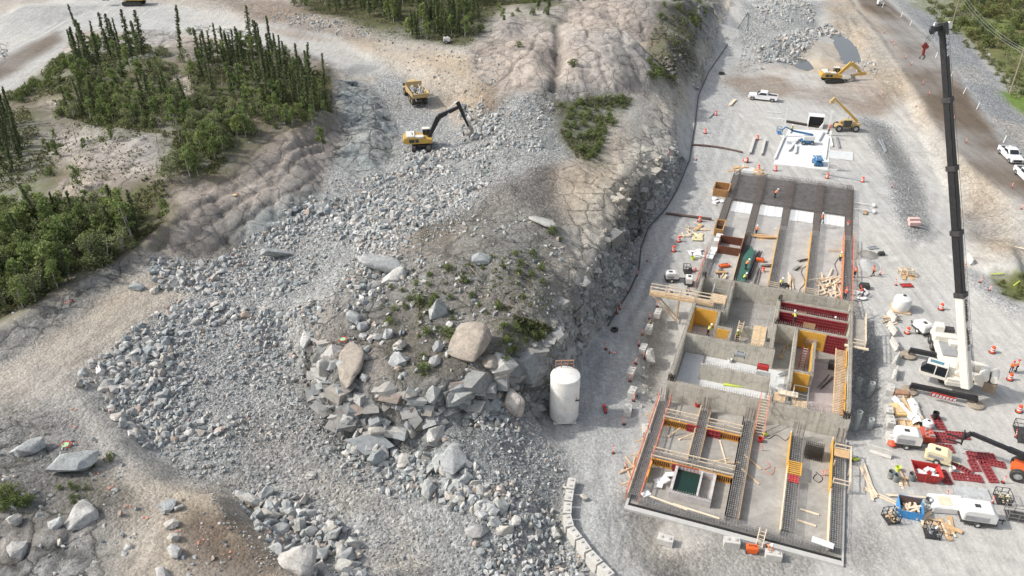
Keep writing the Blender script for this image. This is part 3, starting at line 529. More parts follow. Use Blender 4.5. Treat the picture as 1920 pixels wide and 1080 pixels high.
# ---------------- mesh kit ----------------
def tag(o, label=None, cat=None, group=None, kind=None):
    if label: o['label'] = label
    if cat: o['category'] = cat
    if group: o['group'] = group
    if kind: o['kind'] = kind
    return o
def thing(name, label, cat, loc, rz=0.0, group=None, sc=1.0):
    o = bpy.data.objects.new(name, None); COL.objects.link(o); o.empty_display_size = .2
    o.location = loc; o.rotation_euler = (0, 0, rz); o.scale = (sc, sc, sc); return tag(o, label, cat, group)
class MB:
    def __init__(s): s.v = []; s.f = []
    def add(s, vs, fs):
        n = len(s.v); s.v += [tuple(v) for v in vs]; s.f += [tuple(i + n for i in f) for f in fs]; return s
    def box(s, x0, x1, y0, y1, z0, z1):
        return s.add([(x0,y0,z0),(x1,y0,z0),(x1,y1,z0),(x0,y1,z0),(x0,y0,z1),(x1,y0,z1),(x1,y1,z1),(x0,y1,z1)],
                     [(0,3,2,1),(4,5,6,7),(0,1,5,4),(1,2,6,5),(2,3,7,6),(3,0,4,7)])
    def bar(s, p, q, wd, ht=None, wd2=None, ht2=None, up=(0,0,1)):
        """box along the line p-q, wd across, ht in the up sense"""
        ht = wd if ht is None else ht; wd2 = wd if wd2 is None else wd2; ht2 = ht if ht2 is None else ht2
        p = Vector(p); q = Vector(q); d = (q - p); 
        if d.length < 1e-6: return s
        d.normalize(); u = Vector(up)
        if abs(d.dot(u)) > .98: u = Vector((1, 0, 0))
        a = d.cross(u).normalized(); b = a.cross(d).normalized()
        vs = []
        for (c, w_, h_) in ((p, wd / 2, ht / 2), (q, wd2 / 2, ht2 / 2)):
            vs += [c - a * w_ - b * h_, c + a * w_ - b * h_, c + a * w_ + b * h_, c - a * w_ + b * h_]
        return s.add(vs, [(0,1,2,3),(7,6,5,4),(0,4,5,1),(1,5,6,2),(2,6,7,3),(3,7,4,0)])
    def tube(s, p, q, r, r2=None, n=10, caps=True):
        r2 = r if r2 is None else r2; p = Vector(p); q = Vector(q); d = (q - p).normalized()
        u = Vector((0,0,1)) if abs(d.z) < .95 else Vector((1,0,0)); a = d.cross(u).normalized(); b = a.cross(d)
        vs = []
        for c, rr in ((p, r), (q, r2)):
            for k in range(n):
                t_ = 2 * math.pi * k / n; vs.append(c + a * math.cos(t_) * rr + b * math.sin(t_) * rr)
        fs = [(k, (k + 1) % n, n + (k + 1) % n, n + k) for k in range(n)]
        if caps: fs += [tuple(range(n))[::-1], tuple(range(n, 2 * n))]
        return s.add(vs, fs)
    def path(s, pts, r, n=6):
        for a, b in zip(pts[:-1], pts[1:]): s.tube(a, b, r, n=n)
        return s
    def prism(s, poly, y0, y1):
        """outline in x,z pushed from y0 to y1"""
        n = len(poly); vs = [(x, y0, z) for x, z in poly] + [(x, y1, z) for x, z in poly]
        return s.add(vs, [tuple(range(n)), tuple(range(2 * n - 1, n - 1, -1))] + [(k, n + k, n + (k + 1) % n, (k + 1) % n) for k in range(n)])
    def slab(s, poly, z0, z1):
        n = len(poly); vs = [(x, y, z0) for x, y in poly] + [(x, y, z1) for x, y in poly]
        return s.add(vs, [tuple(range(n))[::-1], tuple(range(n, 2 * n))] + [(k, (k + 1) % n, n + (k + 1) % n, n + k) for k in range(n)])
    def lathe(s, prof, n=24, c=(0, 0)):
        vs = []; m_ = len(prof)
        for k in range(n):
            t_ = 2 * math.pi * k / n
            for r, z in prof: vs.append((c[0] + r * math.cos(t_), c[1] + r * math.sin(t_), z))
        fs = []
        for k in range(n):
            for j in range(m_ - 1):
                a = k * m_ + j; b = ((k + 1) % n) * m_ + j; fs.append((a, b, b + 1, a + 1))
        return s.add(vs, fs)
    def mesh(s, name, m, bevel=0.0, smooth=False):
        me = bpy.data.meshes.new(name); me.from_pydata(s.v, [], s.f)
        bm = bmesh.new(); bm.from_mesh(me)
        if bevel:
            es = [e for e in bm.edges if len(e.link_faces) == 2 and e.calc_face_angle(0) > .5]
            bmesh.ops.bevel(bm, geom=es, offset=bevel, segments=2, affect='EDGES', clamp_overlap=True)
        bmesh.ops.recalc_face_normals(bm, faces=bm.faces); bm.to_mesh(me); bm.free()
        if smooth:
            for p in me.polygons: p.use_smooth = True
            me.set_sharp_from_angle(angle=R(35))
        me.materials.append(m); return me
    def build(s, name, m, parent=None, bevel=0.0, smooth=False, loc=None, rz=0.0, label=None, rot=None):
        o = bpy.data.objects.new(name, s.mesh(name, m, bevel, smooth)); COL.objects.link(o)
        if parent is not None: o.parent = parent
        if loc is not None: o.location = loc
        o.rotation_euler = rot if rot else (0, 0, rz)
        if label: o['label'] = label
        return o
def link(me, name, parent=None, loc=(0,0,0), rot=(0,0,0), sc=(1,1,1)):
    o = bpy.data.objects.new(name, me); COL.objects.link(o)
    if parent is not None: o.parent = parent
    o.location = loc; o.rotation_euler = rot; o.scale = sc; return o
KIDS = {}
def copy_tree(o, parent=None):
    c = o.copy(); COL.objects.link(c)
    if parent is not None: c.parent = parent
    for ch in list(o.children): copy_tree(ch, c)
    return c
def heading(p, q): return math.atan2(q[1] - p[1], q[0] - p[0])
def rotm(n):
    """n random rotation matrices"""
    q = rng.normal(size=(n, 4)); q /= np.linalg.norm(q, axis=1)[:, None]; a, b, c, d = q.T
    return np.stack([np.stack([1-2*(c*c+d*d), 2*(b*c-a*d), 2*(b*d+a*c)], -1), np.stack([2*(b*c+a*d), 1-2*(b*b+d*d), 2*(c*d-a*b)], -1), np.stack([2*(b*d-a*c), 2*(c*d+a*b), 1-2*(b*b+c*c)], -1)], 1)
def scatter_mesh(name, protos, pos, scl, mats3, cols, m, smooth=False):
    """one mesh made of many rotated copies of the triangle prototypes"""
    V_, F_, K_ = [], [], []; off = 0; which = rng.integers(0, len(protos), len(pos))
    for k, (pv, pf) in enumerate(protos):
        ix = np.where(which == k)[0]
        if not len(ix): continue
        v = np.einsum('nij,vj->nvi', mats3[ix], pv) * scl[ix][:, None, :] + pos[ix][:, None, :]
        f = pf[None] + (np.arange(len(ix)) * len(pv))[:, None, None] + off
        V_.append(v.reshape(-1, 3)); F_.append(f.reshape(-1, pf.shape[1])); K_.append(np.repeat(cols[ix], len(pv), axis=0)); off += len(ix) * len(pv)
    me = bpy.data.meshes.new(name); fast_mesh(me, np.concatenate(V_), np.concatenate(F_), smooth); set_col(me, 'tint', np.concatenate(K_)); me.materials.append(m)
    return me

# ---------------- stone ----------------
def hull(n, seed, sub=0, flat=.75):
    rs = np.random.default_rng(seed); p = rs.normal(size=(n, 3)); p /= np.linalg.norm(p, axis=1)[:, None]
    p *= (.75 + .35 * rs.random((n, 1))); p *= np.array([1, .62 + .38 * rs.random(), flat * (.6 + .4 * rs.random())])
    p = np.sign(p) * np.abs(p) ** .85
    bm = bmesh.new(); [bm.verts.new(q) for q in p]; r_ = bmesh.ops.convex_hull(bm, input=bm.verts)
    bmesh.ops.delete(bm, geom=[v for v in bm.verts if not v.link_faces], context='VERTS')
    if sub:
        bmesh.ops.triangulate(bm, faces=bm.faces)
        es = [e for e in bm.edges]; bmesh.ops.bevel(bm, geom=es, offset=.05, segments=1, affect='EDGES', clamp_overlap=True)
        bmesh.ops.subdivide_edges(bm, edges=bm.edges, cuts=1, use_grid_fill=True)
        for v in bm.verts:
            c_ = v.co; k = 1 + .05 * math.sin(c_.x * 7 + seed) * math.cos(c_.y * 6) + .04 * math.sin(c_.z * 11 + seed); v.co = c_ * k
    bmesh.ops.triangulate(bm, faces=bm.faces); bmesh.ops.recalc_face_normals(bm, faces=bm.faces); bm.verts.index_update()
    v = np.array([q.co[:] for q in bm.verts]); f = np.array([[x.index for x in q.verts] for q in bm.faces]); bm.free(); return v, f
ROCKP = [hull(11 + k % 4, 100 + k) for k in range(16)]
m, t, b = nodes('broken_stone')
ca = t.nodes.new('ShaderNodeVertexColor'); ca.layer_name = 'tint'; g_ = t.nodes.new('ShaderNodeNewGeometry')
n1 = noise(t, g_.outputs['Position'], 2.5, 4, .65)
c = mixc(t, 'MULTIPLY', 1, ca.outputs[0], ramp(t, n1.outputs[0], [(.3, .72), (.55, 1.0), (.75, 1.2)]).outputs[0])
lk(t, c, b.inputs['Base Color']); b.inputs['Roughness'].default_value = .9; b.inputs['Specular IOR Level'].default_value = .25
M_STONE = m
m, t, b = nodes('boulder_stone')
o_ = t.nodes.new('ShaderNodeObjectInfo'); tc = t.nodes.new('ShaderNodeTexCoord'); g_ = t.nodes.new('ShaderNodeNewGeometry')
base = ramp(t, o_.outputs['Random'], [(0, (.33,.345,.34)), (.35, (.40,.40,.39)), (.6, (.45,.42,.37)), (.8, (.29,.315,.315)), (.93, (.52,.50,.46)), (1, (.42,.32,.27))])
n1 = noise(t, g_.outputs['Position'], .9, 6, .7, .7); n2 = noise(t, g_.outputs['Position'], 5, 4, .7)
c = mixc(t, 'MULTIPLY', 1, base.outputs[0], ramp(t, n1.outputs[0], [(.3, .62), (.5, 1.0), (.72, 1.3)]).outputs[0])
c = mixc(t, 'MULTIPLY', 1, c, ramp(t, n2.outputs[0], [(.3, .75), (.6, 1.08)]).outputs[0])
lk(t, c, b.inputs['Base Color']); b.inputs['Roughness'].default_value = .9; b.inputs['Specular IOR Level'].default_value = .25
bp = t.nodes.new('ShaderNodeBump'); bp.inputs['Strength'].default_value = .6; bp.inputs['Distance'].default_value = .15
lk(t, n2.outputs[0], bp.inputs['Height']); lk(t, bp.outputs[0], b.inputs['Normal']); M_BOULDER = m

M_TANR = M_BOULDER.copy(); M_TANR.name = 'smooth_tan_rock'
for n_ in M_TANR.node_tree.nodes:
    if n_.bl_idname == 'ShaderNodeValToRGB' and len(n_.color_ramp.elements) == 6:
        for e_, c_ in zip(n_.color_ramp.elements, ((.31,.27,.225), (.30,.28,.25), (.33,.295,.25), (.28,.265,.245), (.31,.275,.24), (.30,.265,.23))): e_.color = (*c_, 1)
def rand_in(pts, n, world=None):
    poly = wpoly(pts) if world is None else np.array(world); lo = poly.min(0); hi = poly.max(0); out = []
    while sum(len(o) for o in out) < n:
        q = lo + rng.random((n * 3 + 30, 2)) * (hi - lo); out.append(q[inside(poly, q[:, 0], q[:, 1])])
    return np.concatenate(out)[:n]
def area(pts):
    p = wpoly(pts); x, y = p.T; return abs(np.dot(x, np.roll(y, 1)) - np.dot(y, np.roll(x, 1))) / 2
STC = np.array([(.36,.37,.36),(.44,.435,.415),(.29,.31,.315),(.39,.36,.32),(.24,.27,.275),(.52,.505,.475),(.36,.295,.25)])
STP = np.array([.27,.2,.2,.12,.1,.07,.04])
RUB = [  # outline, stones per square metre, smallest, largest, skew
 ([(150,690),(330,560),(600,560),(610,760),(560,900),(420,915),(340,880),(270,830),(230,790),(140,745)], 3.4, .16, .68, 2.0),
 ([(150,700),(300,640),(400,700),(390,790),(330,840),(250,830),(150,750)], 1.5, .35, .8, 1.3),
 ([(270,480),(400,490),(480,440),(600,390),(620,340),(700,330),(900,270),(930,330),(880,400),(760,440),(640,480),(520,560),(300,545)], 3.4, .18, .66, 1.8),
 ([(560,370),(680,340),(760,400),(650,470),(500,520),(480,460)], 1.2, .3, .7, 1.3),
 ([(860,200),(920,200),(980,270),(960,290),(900,285),(860,255)], 1.6, .35, .95, 1.3),
 ([(755,285),(900,270),(900,300),(780,330)], 1.5, .3, .8, 1.3),
 ([(780,860),(940,890),(1050,960),(1110,1085),(900,1085),(880,980),(800,930)], 5.5, .16, .65, 1.6),
 ([(800,850),(900,900),(1000,950),(900,1010),(860,960)], 1.4, .45, .95, 1.2),
 ([(425,910),(560,930),(690,1010),(690,1085),(570,1085),(480,990)], 3.5, .25, .8, 1.3),
 ([(600,780),(700,850),(770,840),(810,930),(700,930),(600,860),(560,800)], 4.5, .15, .55, 1.6),
 ([(560,880),(700,900),(800,980),(900,1085),(700,1085),(600,960),(480,900)], 2.4, .07, .26, 2.0),
 ([(1288,290),(1255,300),(1175,430),(1105,620),(1090,655),(1150,565),(1195,450),(1250,370)], 3.5, .16, .55, 1.5),
 ([(1410,-5),(1510,-5),(1530,30),(1520,45),(1440,52),(1415,40)], 1.5, .25, .7, 1.5),
 ([(1420,95),(1450,72),(1550,42),(1602,70),(1545,66),(1490,122),(1425,120)], 1.8, .3, .8, 1.4),
 ([(1395,60),(1430,20),(1440,130),(1380,140)], 1.0, .15, .5, 1.6),
 ([(1600,105),(1640,120),(1650,140),(1605,135)], 1.0, .2, .5, 1.5),
 ([(930,180),(1040,190),(1010,290),(930,280)], 1.6, .15, .6, 2.0),
 ([(930,800),(1020,795),(1060,870),(1060,970),(1090,1050),(1120,1085),(1060,1085),(1000,930),(920,860)], 5.0, .1, .38, 1.7),
 ([(860,780),(960,770),(1000,800),(940,830)], 3, .25, .6, 1.3),
 ([(650,430),(900,380),(1060,440),(1050,640),(900,720),(700,710),(620,580)], .9, .12, .5, 2.2),
 ([(540,20),(740,65),(640,70),(480,35)], .8, .15, .6, 1.8),
 ([(360,45),(470,60),(480,68),(370,60)], 2.0, .2, .5, 1.5),
 ([(60,760),(240,850),(300,1000),(160,1085),(-20,1085),(-20,760)], .8, .07, .4, 2.4),
 ([(300,920),(420,930),(560,1085),(330,1085)], 1.2, .06, .3, 2.4),
 ([(640,60),(940,90),(920,200),(800,150)], .5, .1, .45, 2.2),
 ([(615,560),(660,470),(770,440),(800,500),(700,560)], 2.0, .2, .6, 1.5),
 ([(20,80),(10,110),(-20,110),(-20,85)], 1.5, .2, .6, 1.5),
 ([(250,440),(0,640),(0,590),(240,430)], .3, .1, .3, 2),
 ([(100,180),(620,120),(620,230),(330,330),(60,300)], .12, .1, .5, 2),
 ([(1195,660),(1215,640),(1225,760),(1195,770)], 1.2, .12, .5, 2),
 ([(1592,620),(1655,640),(1650,820),(1600,820)], .9, .06, .25, 2),
 ([(1595,490),(1650,480),(1655,560),(1600,560)], .3, .06, .2, 2),
 ([(1840,80),(1860,80),(1855,110),(1830,110)], .3, .2, .6, 1),
]
PP, SS, CC = [], [], []
for poly, dens, s0, s1, sk in RUB:
    n = int(min(area(poly) * dens * 1.25, 14000)); q = rand_in(poly, n)
    s_ = s0 + (s1 - s0) * rng.random(n) ** sk
    big_ = fbm(q[:, 0], q[:, 1], 7, 3, 58); s_ = s_ * np.clip(.85 + .7 * big_, .4, 1.7)
    keep = fbm(q[:, 0], q[:, 1], 4.5, 3, 55) + .35 * rng.random(n) > -.14
    q = q[keep]; s_ = s_[keep]; n = len(q)
    z = samp(HG, q[:, 0], q[:, 1]) + s_ * (-.05 + .38 * rng.random(n)); PP.append(np.stack([q[:, 0], q[:, 1], z], -1)); SS.append(s_)
    ci = rng.choice(len(STC), n, p=STP); CC.append(STC[ci] * (.82 + .34 * rng.random((n, 1))))
q = rand_in([(150,690),(330,560),(420,480),(600,380),(700,330),(930,200),(1040,200),(1050,300),(900,400),(700,560),(620,780),(800,850),(1060,860),(1110,1085),(500,1085),(340,880)], 16000)
s_ = .05 + .12 * rng.random(len(q)) ** 2; PP.append(np.stack([q[:, 0], q[:, 1], samp(HG, q[:, 0], q[:, 1]) + s_ * .2], -1)); SS.append(s_); CC.append(STC[rng.choice(len(STC), len(q), p=STP)] * .95)
PP = np.concatenate(PP); SS = np.concatenate(SS); CC = np.concatenate(CC)
me = scatter_mesh('rubble', ROCKP, PP, np.repeat(SS[:, None] , 3, 1) * (.8 + .4 * rng.random((len(SS), 3))), rotm(len(PP)), CC, M_STONE)
print('rubble stones', len(PP), 'faces', len(me.polygons))
tag(link(me, 'rubble'), kind='stuff')
hy, hx = np.gradient(HG, CS)
q = np.stack([rng.uniform(-40, 45, 90000), rng.uniform(60, 200, 90000)], -1); sl_ = samp(np.hypot(hx, hy), q[:, 0], q[:, 1]); rk_ = samp(ROCK, q[:, 0], q[:, 1]); sm_ = samp(SMO, q[:, 0], q[:, 1]); base_ = samp(BASE, q[:, 0], q[:, 1])
k = (sl_ > .95) & (rk_ > .5) & (sm_ < .5) & (rng.random(len(q)) < np.clip((sl_ - .8) * .45, 0, .7)); q = q[k]
def cuboid(seed):
    rs = np.random.default_rng(seed); p = np.array([(x, y, z) for x in (-1, 1) for y in (-1, 1) for z in (-1, 1)], float) * (1 + .3 * (rs.random((8, 3)) - .5)); p = np.concatenate([p, rs.normal(0, .75, (2, 3))])
    bm = bmesh.new(); [bm.verts.new(v_) for v_ in p]; bmesh.ops.convex_hull(bm, input=bm.verts); bmesh.ops.delete(bm, geom=[v_ for v_ in bm.verts if not v_.link_faces], context='VERTS'); bmesh.ops.triangulate(bm, faces=bm.faces); bmesh.ops.recalc_face_normals(bm, faces=bm.faces); bm.verts.index_update()
    v = np.array([x.co[:] for x in bm.verts]); f = np.array([[x.index for x in y.verts] for y in bm.faces]); bm.free(); return v, f
s_ = np.where(q[:, 0] > 3, .6, 1.0) * (.2 + .8 * rng.random(len(q)) ** 2.2) * np.where(rng.random(len(q)) < .05, 1.9, 1); gxx = samp(hx, q[:, 0], q[:, 1]); gyy = samp(hy, q[:, 0], q[:, 1])
nrm = np.stack([-gxx, -gyy, np.ones(len(q)) * .6], -1) + rng.normal(0, .5, (len(q), 3)) * np.hypot(gxx, gyy)[:, None]; nrm /= np.linalg.norm(nrm, axis=1)[:, None]
tg = np.cross(nrm, np.array([0, 0, 1.]) + rng.normal(0, .6, (len(q), 3))); tg /= np.linalg.norm(tg, axis=1)[:, None]; bt_ = np.cross(nrm, tg); Rm = np.stack([tg, bt_, nrm], -1)
scl = s_[:, None] * np.stack([.6 + .8 * rng.random(len(q)), .5 + .8 * rng.random(len(q)), .3 + .5 * rng.random(len(q))], -1)
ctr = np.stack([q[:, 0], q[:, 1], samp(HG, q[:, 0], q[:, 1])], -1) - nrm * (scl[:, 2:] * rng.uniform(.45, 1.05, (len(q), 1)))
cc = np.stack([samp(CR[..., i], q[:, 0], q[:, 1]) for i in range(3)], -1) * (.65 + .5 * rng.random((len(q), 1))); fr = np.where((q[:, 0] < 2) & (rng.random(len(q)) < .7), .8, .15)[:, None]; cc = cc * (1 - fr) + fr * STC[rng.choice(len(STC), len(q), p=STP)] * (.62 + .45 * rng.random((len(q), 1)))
me = scatter_mesh('cut_rock_face', [cuboid(900 + i) for i in range(8)], ctr, scl, Rm, cc, M_STONE); print('face blocks', len(q))
tag(link(me, 'cut_rock_face'), kind='structure')
# big boulders, each a thing of its own
BM = []
for k in range(9):
    v, f = hull(15 + k, 300 + k, sub=1, flat=.85); me = bpy.data.meshes.new('boulder'); fast_mesh(me, v, f, False); me.materials.append(M_BOULDER); BM.append(me)
SBM = []; SBG = []
for k in range(4):
    v, f = hull(18, 340 + k, 0, .8); me = bpy.data.meshes.new('boulder'); fast_mesh(me, v, f, True); bm = bmesh.new(); bm.from_mesh(me)
    for _ in range(3):
        bmesh.ops.subdivide_edges(bm, edges=bm.edges, cuts=1, use_grid_fill=True)
        bmesh.ops.smooth_vert(bm, verts=bm.verts, factor=.35, use_axis_x=True, use_axis_y=True, use_axis_z=True)
    for v_ in bm.verts: c_ = v_.co; v_.co = c_ * (1.12 - .10 * max(0, 1 - abs(math.sin(c_.x * 2.6 + c_.y * 1.7 + k)) / .12) + .03 * math.sin(c_.x * 9 + k) * math.sin(c_.y * 8 + c_.z * 7))
    bm.to_mesh(me); bm.free(); me.materials.append(M_TANR); SBM.append(me); m2 = me.copy(); m2.materials.clear(); m2.materials.append(M_BOULDER); SBG.append(m2)
def boulder(x, y, r, label, group=None, shape=None, tilt=.5, k=None):
    o = link(random.choice(SBM) if 'smooth' in label and 'tan' in label else random.choice(SBG) if ('smooth' in label or 'buttress' in label) else random.choice(BM), 'boulder', None, (x, y, gz(x, y) + r * .28), (random.uniform(-tilt, tilt), random.uniform(-tilt, tilt), random.uniform(0, 6.28)), tuple(r * q for q in (shape or (1, 1, .9))))
    return tag(o, label, 'boulder', group)
BL = [ # u, v of its foot, half size, shape, label
 (556,1066,1.9,(1.1,1,.8),'largest pale grey boulder at the bottom edge, in the hollow under the sandy bench'),
 (522,1036,1.2,None,'dark grey boulder just left of the largest pale one at the bottom edge'),
 (652,1066,1.3,None,'blue grey boulder at the bottom edge right of the largest pale one'),
 (470,945,1.3,(1.2,1,.8),'long grey boulder at the upper end of the hollow under the sandy bench'),
 (505,970,1.2,None,'broad grey boulder in the middle of the hollow under the sandy bench'),
 (455,930,.9,None,'rounded tan boulder topmost in the hollow under the sandy bench'),
 (500,928,.9,None,'pale boulder beside the rounded tan one at the top of the hollow'),
 (706,862,1.35,(1,.9,1.2),'pale upright boulder leaning at the foot of the dark cliff'),
 (655,795,1.1,(1,.8,1.3),'pale pinkish wedge boulder left of the reddish slab under the cliff'),
 (712,815,1.6,(1,.8,1.1),'reddish grey slab standing against the cliff foot'),
 (772,812,.85,(.5,.7,1.7),'thin white shard standing on end at the cliff foot'),
 (815,818,1.6,(1.2,1,.8),'broad blue grey block on the dark rubble slope below the cliff'),
 (805,920,1.2,(1,1,1.1),'squarish tan boulder at the upper left of the boulder heap'),
 (896,1002,1.25,(1,1,1.1),'pale pointed boulder at the lower end of the boulder heap'),
 (938,955,.95,(.9,.9,1.2),'pink boulder in the middle of the boulder heap'),
 (524,482,2.2,(1.5,.9,.55),'long pale slab of rock on the rubble below the grey rock face'),
 (258,540,.9,(1.2,1,.7),'white boulder on the tan bench beside the rubble'),
 (289,548,.7,(.8,.8,1),'small white pointed boulder just right of another on the tan bench'),
 (137,880,2.0,(1.3,1,.6),'pale grey outcrop stone beside the spray painted sand ridge'),
 (316,950,.85,None,'grey boulder topmost in the row on the sandy ridge'),
 (336,954,.6,None,'small grey stone right of the topmost boulder on the sandy ridge'),
 (322,985,.7,None,'white boulder second in the row down the sandy ridge'),
 (325,1012,.7,None,'flat grey stone third in the row down the sandy ridge'),
 (330,1038,.8,None,'wide flat stone lowest in the row down the sandy ridge'),
 (307,1078,.8,None,'pale stone cut by the bottom edge on the sandy ridge'),
 (155,975,1.4,(1.3,1,.7),'tan grey boulder on the mossy outcrop at lower left'),
 (106,985,.75,None,'round whitish stone in front of the mossy outcrop'),
 (35,1035,.9,None,'round grey stone lying on the bare rock in the lower left corner'),
 (28,978,.7,None,'round stone beside the green bushes at lower left'),
 (55,845,1.3,(1.3,1,.6),'grey boulder high in the brown soil at far left'),
 (966,760,1.9,(.85,.8,1.75),'tall pale buttress rock left of the white silo'),
 (820,588,1.5,(.9,.8,1.2),'tan boulder with a pointed top on the brown hill'),
 (880,655,3.1,(.95,1,.75),'largest smooth tan boulder near the edge of the brown hill'),
 (922,685,1.9,(.7,1,.7),'smaller smooth boulder right beside the largest tan one'),
 (740,525,1.5,(1.2,1,.6),'bluish boulder at the left end of the brown hill'),
 (905,490,1.4,(1.2,1,.6),'grey broken boulder in the middle of the brown hill'),
 (822,655,1.1,(.6,.7,1.4),'blue grey splinter of rock among bushes on the brown hill'),
 (1093,935,.6,None,'grey stone at the head of the curved block wall'),
 (583,892,.6,None,'lone pale stone on the floor of the excavation'),
 (414,808,.7,None,'cluster of white broken stone in the middle of the rubble slope'),
 (434,798,.55,None,'white stone right of the white cluster on the rubble slope'),
 (396,806,.5,None,'pinkish white stone left of the white cluster on the rubble slope'),
 (1215,672,1.6,(.9,.8,1),'dark green blasted rock in the pit beside the block line'),
 (582,1000,.8,None,'white faced boulder in the right half of the hollow'),
 (1040,1000,.9,None,'flat grey stone in the rubble left of the curved wall'),
 (655,690,2.6,(1.3,1,.5),'broad smooth tan hump of rock at the left end of the brown hill'),
 (575,640,1.6,(1,.8,1),'smooth rust streaked knob at the far left tip of the brown hill'),
 (850,868,2.1,(1.3,1,.6),'broken grey bulge of rock in the dark rubble slope'),
 (720,500,2.2,(1.4,1,.5),'smooth pale blue ledge at the top left of the brown hill'),
 (610,700,1.7,(.7,.7,1.5),'smooth grey pillar of rock at the left corner of the cliff'),
 (1020,420,1.6,(1.4,1,.4),'low smooth grey slab at the top of the brown hill'),
]
for u, v, r, sh, lb in BL:
    x, y, z = G(u, v); boulder(x, y, r, lb, 'named boulders' if False else None, sh, .35)
for pts, n, r0, r1, lb, gp in (
 ([(440,930),(560,950),(680,1020),(680,1085),(590,1085),(500,1000)], 42, .55, 1.15, 'angular grey boulder in the hollow below the sandy bench', 'boulders in the hollow'),
 ([(800,860),(870,870),(1000,950),(940,1010),(880,960),(800,905)], 40, .5, 1.0, 'blocky mixed grey boulder in the heap below the dark mound', 'boulders in the heap'),
 ([(150,700),(300,650),(340,740),(340,820),(250,820),(160,750)], 40, .5, .85, 'light grey boulder on the coarse rubble slope at left', 'boulders on the left slope'),
 ([(870,205),(920,205),(960,270),(880,250)], 16, .6, 1.0, 'grey boulder in the pile in front of the digging excavator', 'boulders by the excavator'),
 ([(660,560),(700,620),(800,650),(880,740),(700,740),(620,700)], 16, .6, 1.2, 'rough boulder lying on the cliff end of the brown hill', 'boulders on the cliff end'),
 ([(760,290),(850,280),(840,320),(770,320)], 10, .5, .8, 'pale boulder on the slope below the digging excavator', 'boulders below the excavator'),
 ([(600,800),(640,790),(760,840),(800,850),(760,900),(620,850)], 16, .5, .9, 'greenish grey boulder at the foot of the cliff', 'boulders at the cliff foot')):
    q = rand_in(pts, n)
    for x, y in q: boulder(float(x), float(y), r0 + (r1 - r0) * random.random() ** 1.6, lb, gp, None, .8)

# ---------------- plants ----------------
def leafmat(name, lo, hi):
    m, t, b = nodes(name); ca = t.nodes.new('ShaderNodeVertexColor'); ca.layer_name = 'tint'; o_ = t.nodes.new('ShaderNodeObjectInfo')
    s_ = t.nodes.new('ShaderNodeSeparateColor'); lk(t, ca.outputs[0], s_.inputs[0])
    r1 = ramp(t, o_.outputs['Random'], [(0, lo), (1, hi)])
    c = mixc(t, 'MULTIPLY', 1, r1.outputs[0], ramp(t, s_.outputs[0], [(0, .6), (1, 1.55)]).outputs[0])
    lk(t, c, b.inputs['Base Color']); b.inputs['Roughness'].default_value = .75; b.inputs['Specular IOR Level'].default_value = .2
    tr = t.nodes.new('ShaderNodeBsdfTranslucent'); lk(t, c, tr.inputs[0]); mx = t.nodes.new('ShaderNodeMixShader'); mx.inputs[0].default_value = .3
    lk(t, b.outputs[0], mx.inputs[1]); lk(t, tr.outputs[0], mx.inputs[2]); lk(t, mx.outputs[0], t.nodes['Material Output'].inputs[0]); return m
M_SPR = leafmat('spruce_needles', (.085,.108,.052), (.14,.165,.078)); M_BIR = leafmat('birch_leaves', (.125,.17,.055), (.20,.245,.085))
M_WIL = leafmat('willow_leaves', (.15,.175,.08), (.215,.235,.11)); M_BUSH = leafmat('bush_leaves', (.105,.14,.05), (.165,.20,.07))
M_FEN = leafmat('fen_leaves', (.11,.14,.045), (.17,.175,.065))
M_BARK = mat('grey_bark', (.12,.10,.085), .9, scale=3); M_WBARK = mat('white_bark', (.45,.42,.38), .8, scale=4, dirt=(.08,.07,.06), dirt_amt=.6)
LEAF = [(np.array([(-.5,0,0),(.5,-.1,.1),(.15,.6,.05),(-.35,.5,-.1)], float), np.array([[0,1,2,3]])), (np.array([(-.6,0,0),(.4,-.25,.15),(.5,.2,0),(-.2,.35,.1)], float), np.array([[0,1,2,3]]))]
def leaves(name, pts, size, m, tone=None):
    pts = np.asarray(pts); n = len(pts); s_ = size * (.6 + .8 * rng.random((n, 1))) * np.ones((1, 3))
    tn = (rng.random(n) if tone is None else np.clip(tone + rng.normal(0, .12, n), 0, 1))[:, None] * np.ones((1, 3))
    return scatter_mesh(name, LEAF, pts, s_, rotm(n), tn, m)
def spruce(seed, H, rad):
    rs = np.random.default_rng(seed); pts = []; tn = []; z = H * rs.uniform(.08, .18)
    while z < H * .985:
        f = z / H; r = rad * (1 - f) ** .75 * rs.uniform(.65, 1.2) * (1.25 if .88 < f < .97 else 1) * (0 if rs.random() < .10 else 1) + .07
        for k in range(rs.integers(4, 7)):
            a = rs.uniform(0, 6.28); L_ = r * rs.uniform(.6, 1.25)
            for j in range(4 + int(L_ * 5)):
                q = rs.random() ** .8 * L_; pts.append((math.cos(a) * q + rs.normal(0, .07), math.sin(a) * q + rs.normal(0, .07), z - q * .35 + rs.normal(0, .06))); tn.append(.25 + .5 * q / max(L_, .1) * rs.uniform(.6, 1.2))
        z += rs.uniform(.16, .30)
    tr = MB(); tr.tube((0,0,-.3), (0,0,H * .6), .11, .06, 6).tube((0,0,H * .6), (0,0,H * .99), .06, .015, 5)
    return leaves('crown', pts, .27, M_SPR, np.array(tn)), tr.mesh('trunk', M_BARK)
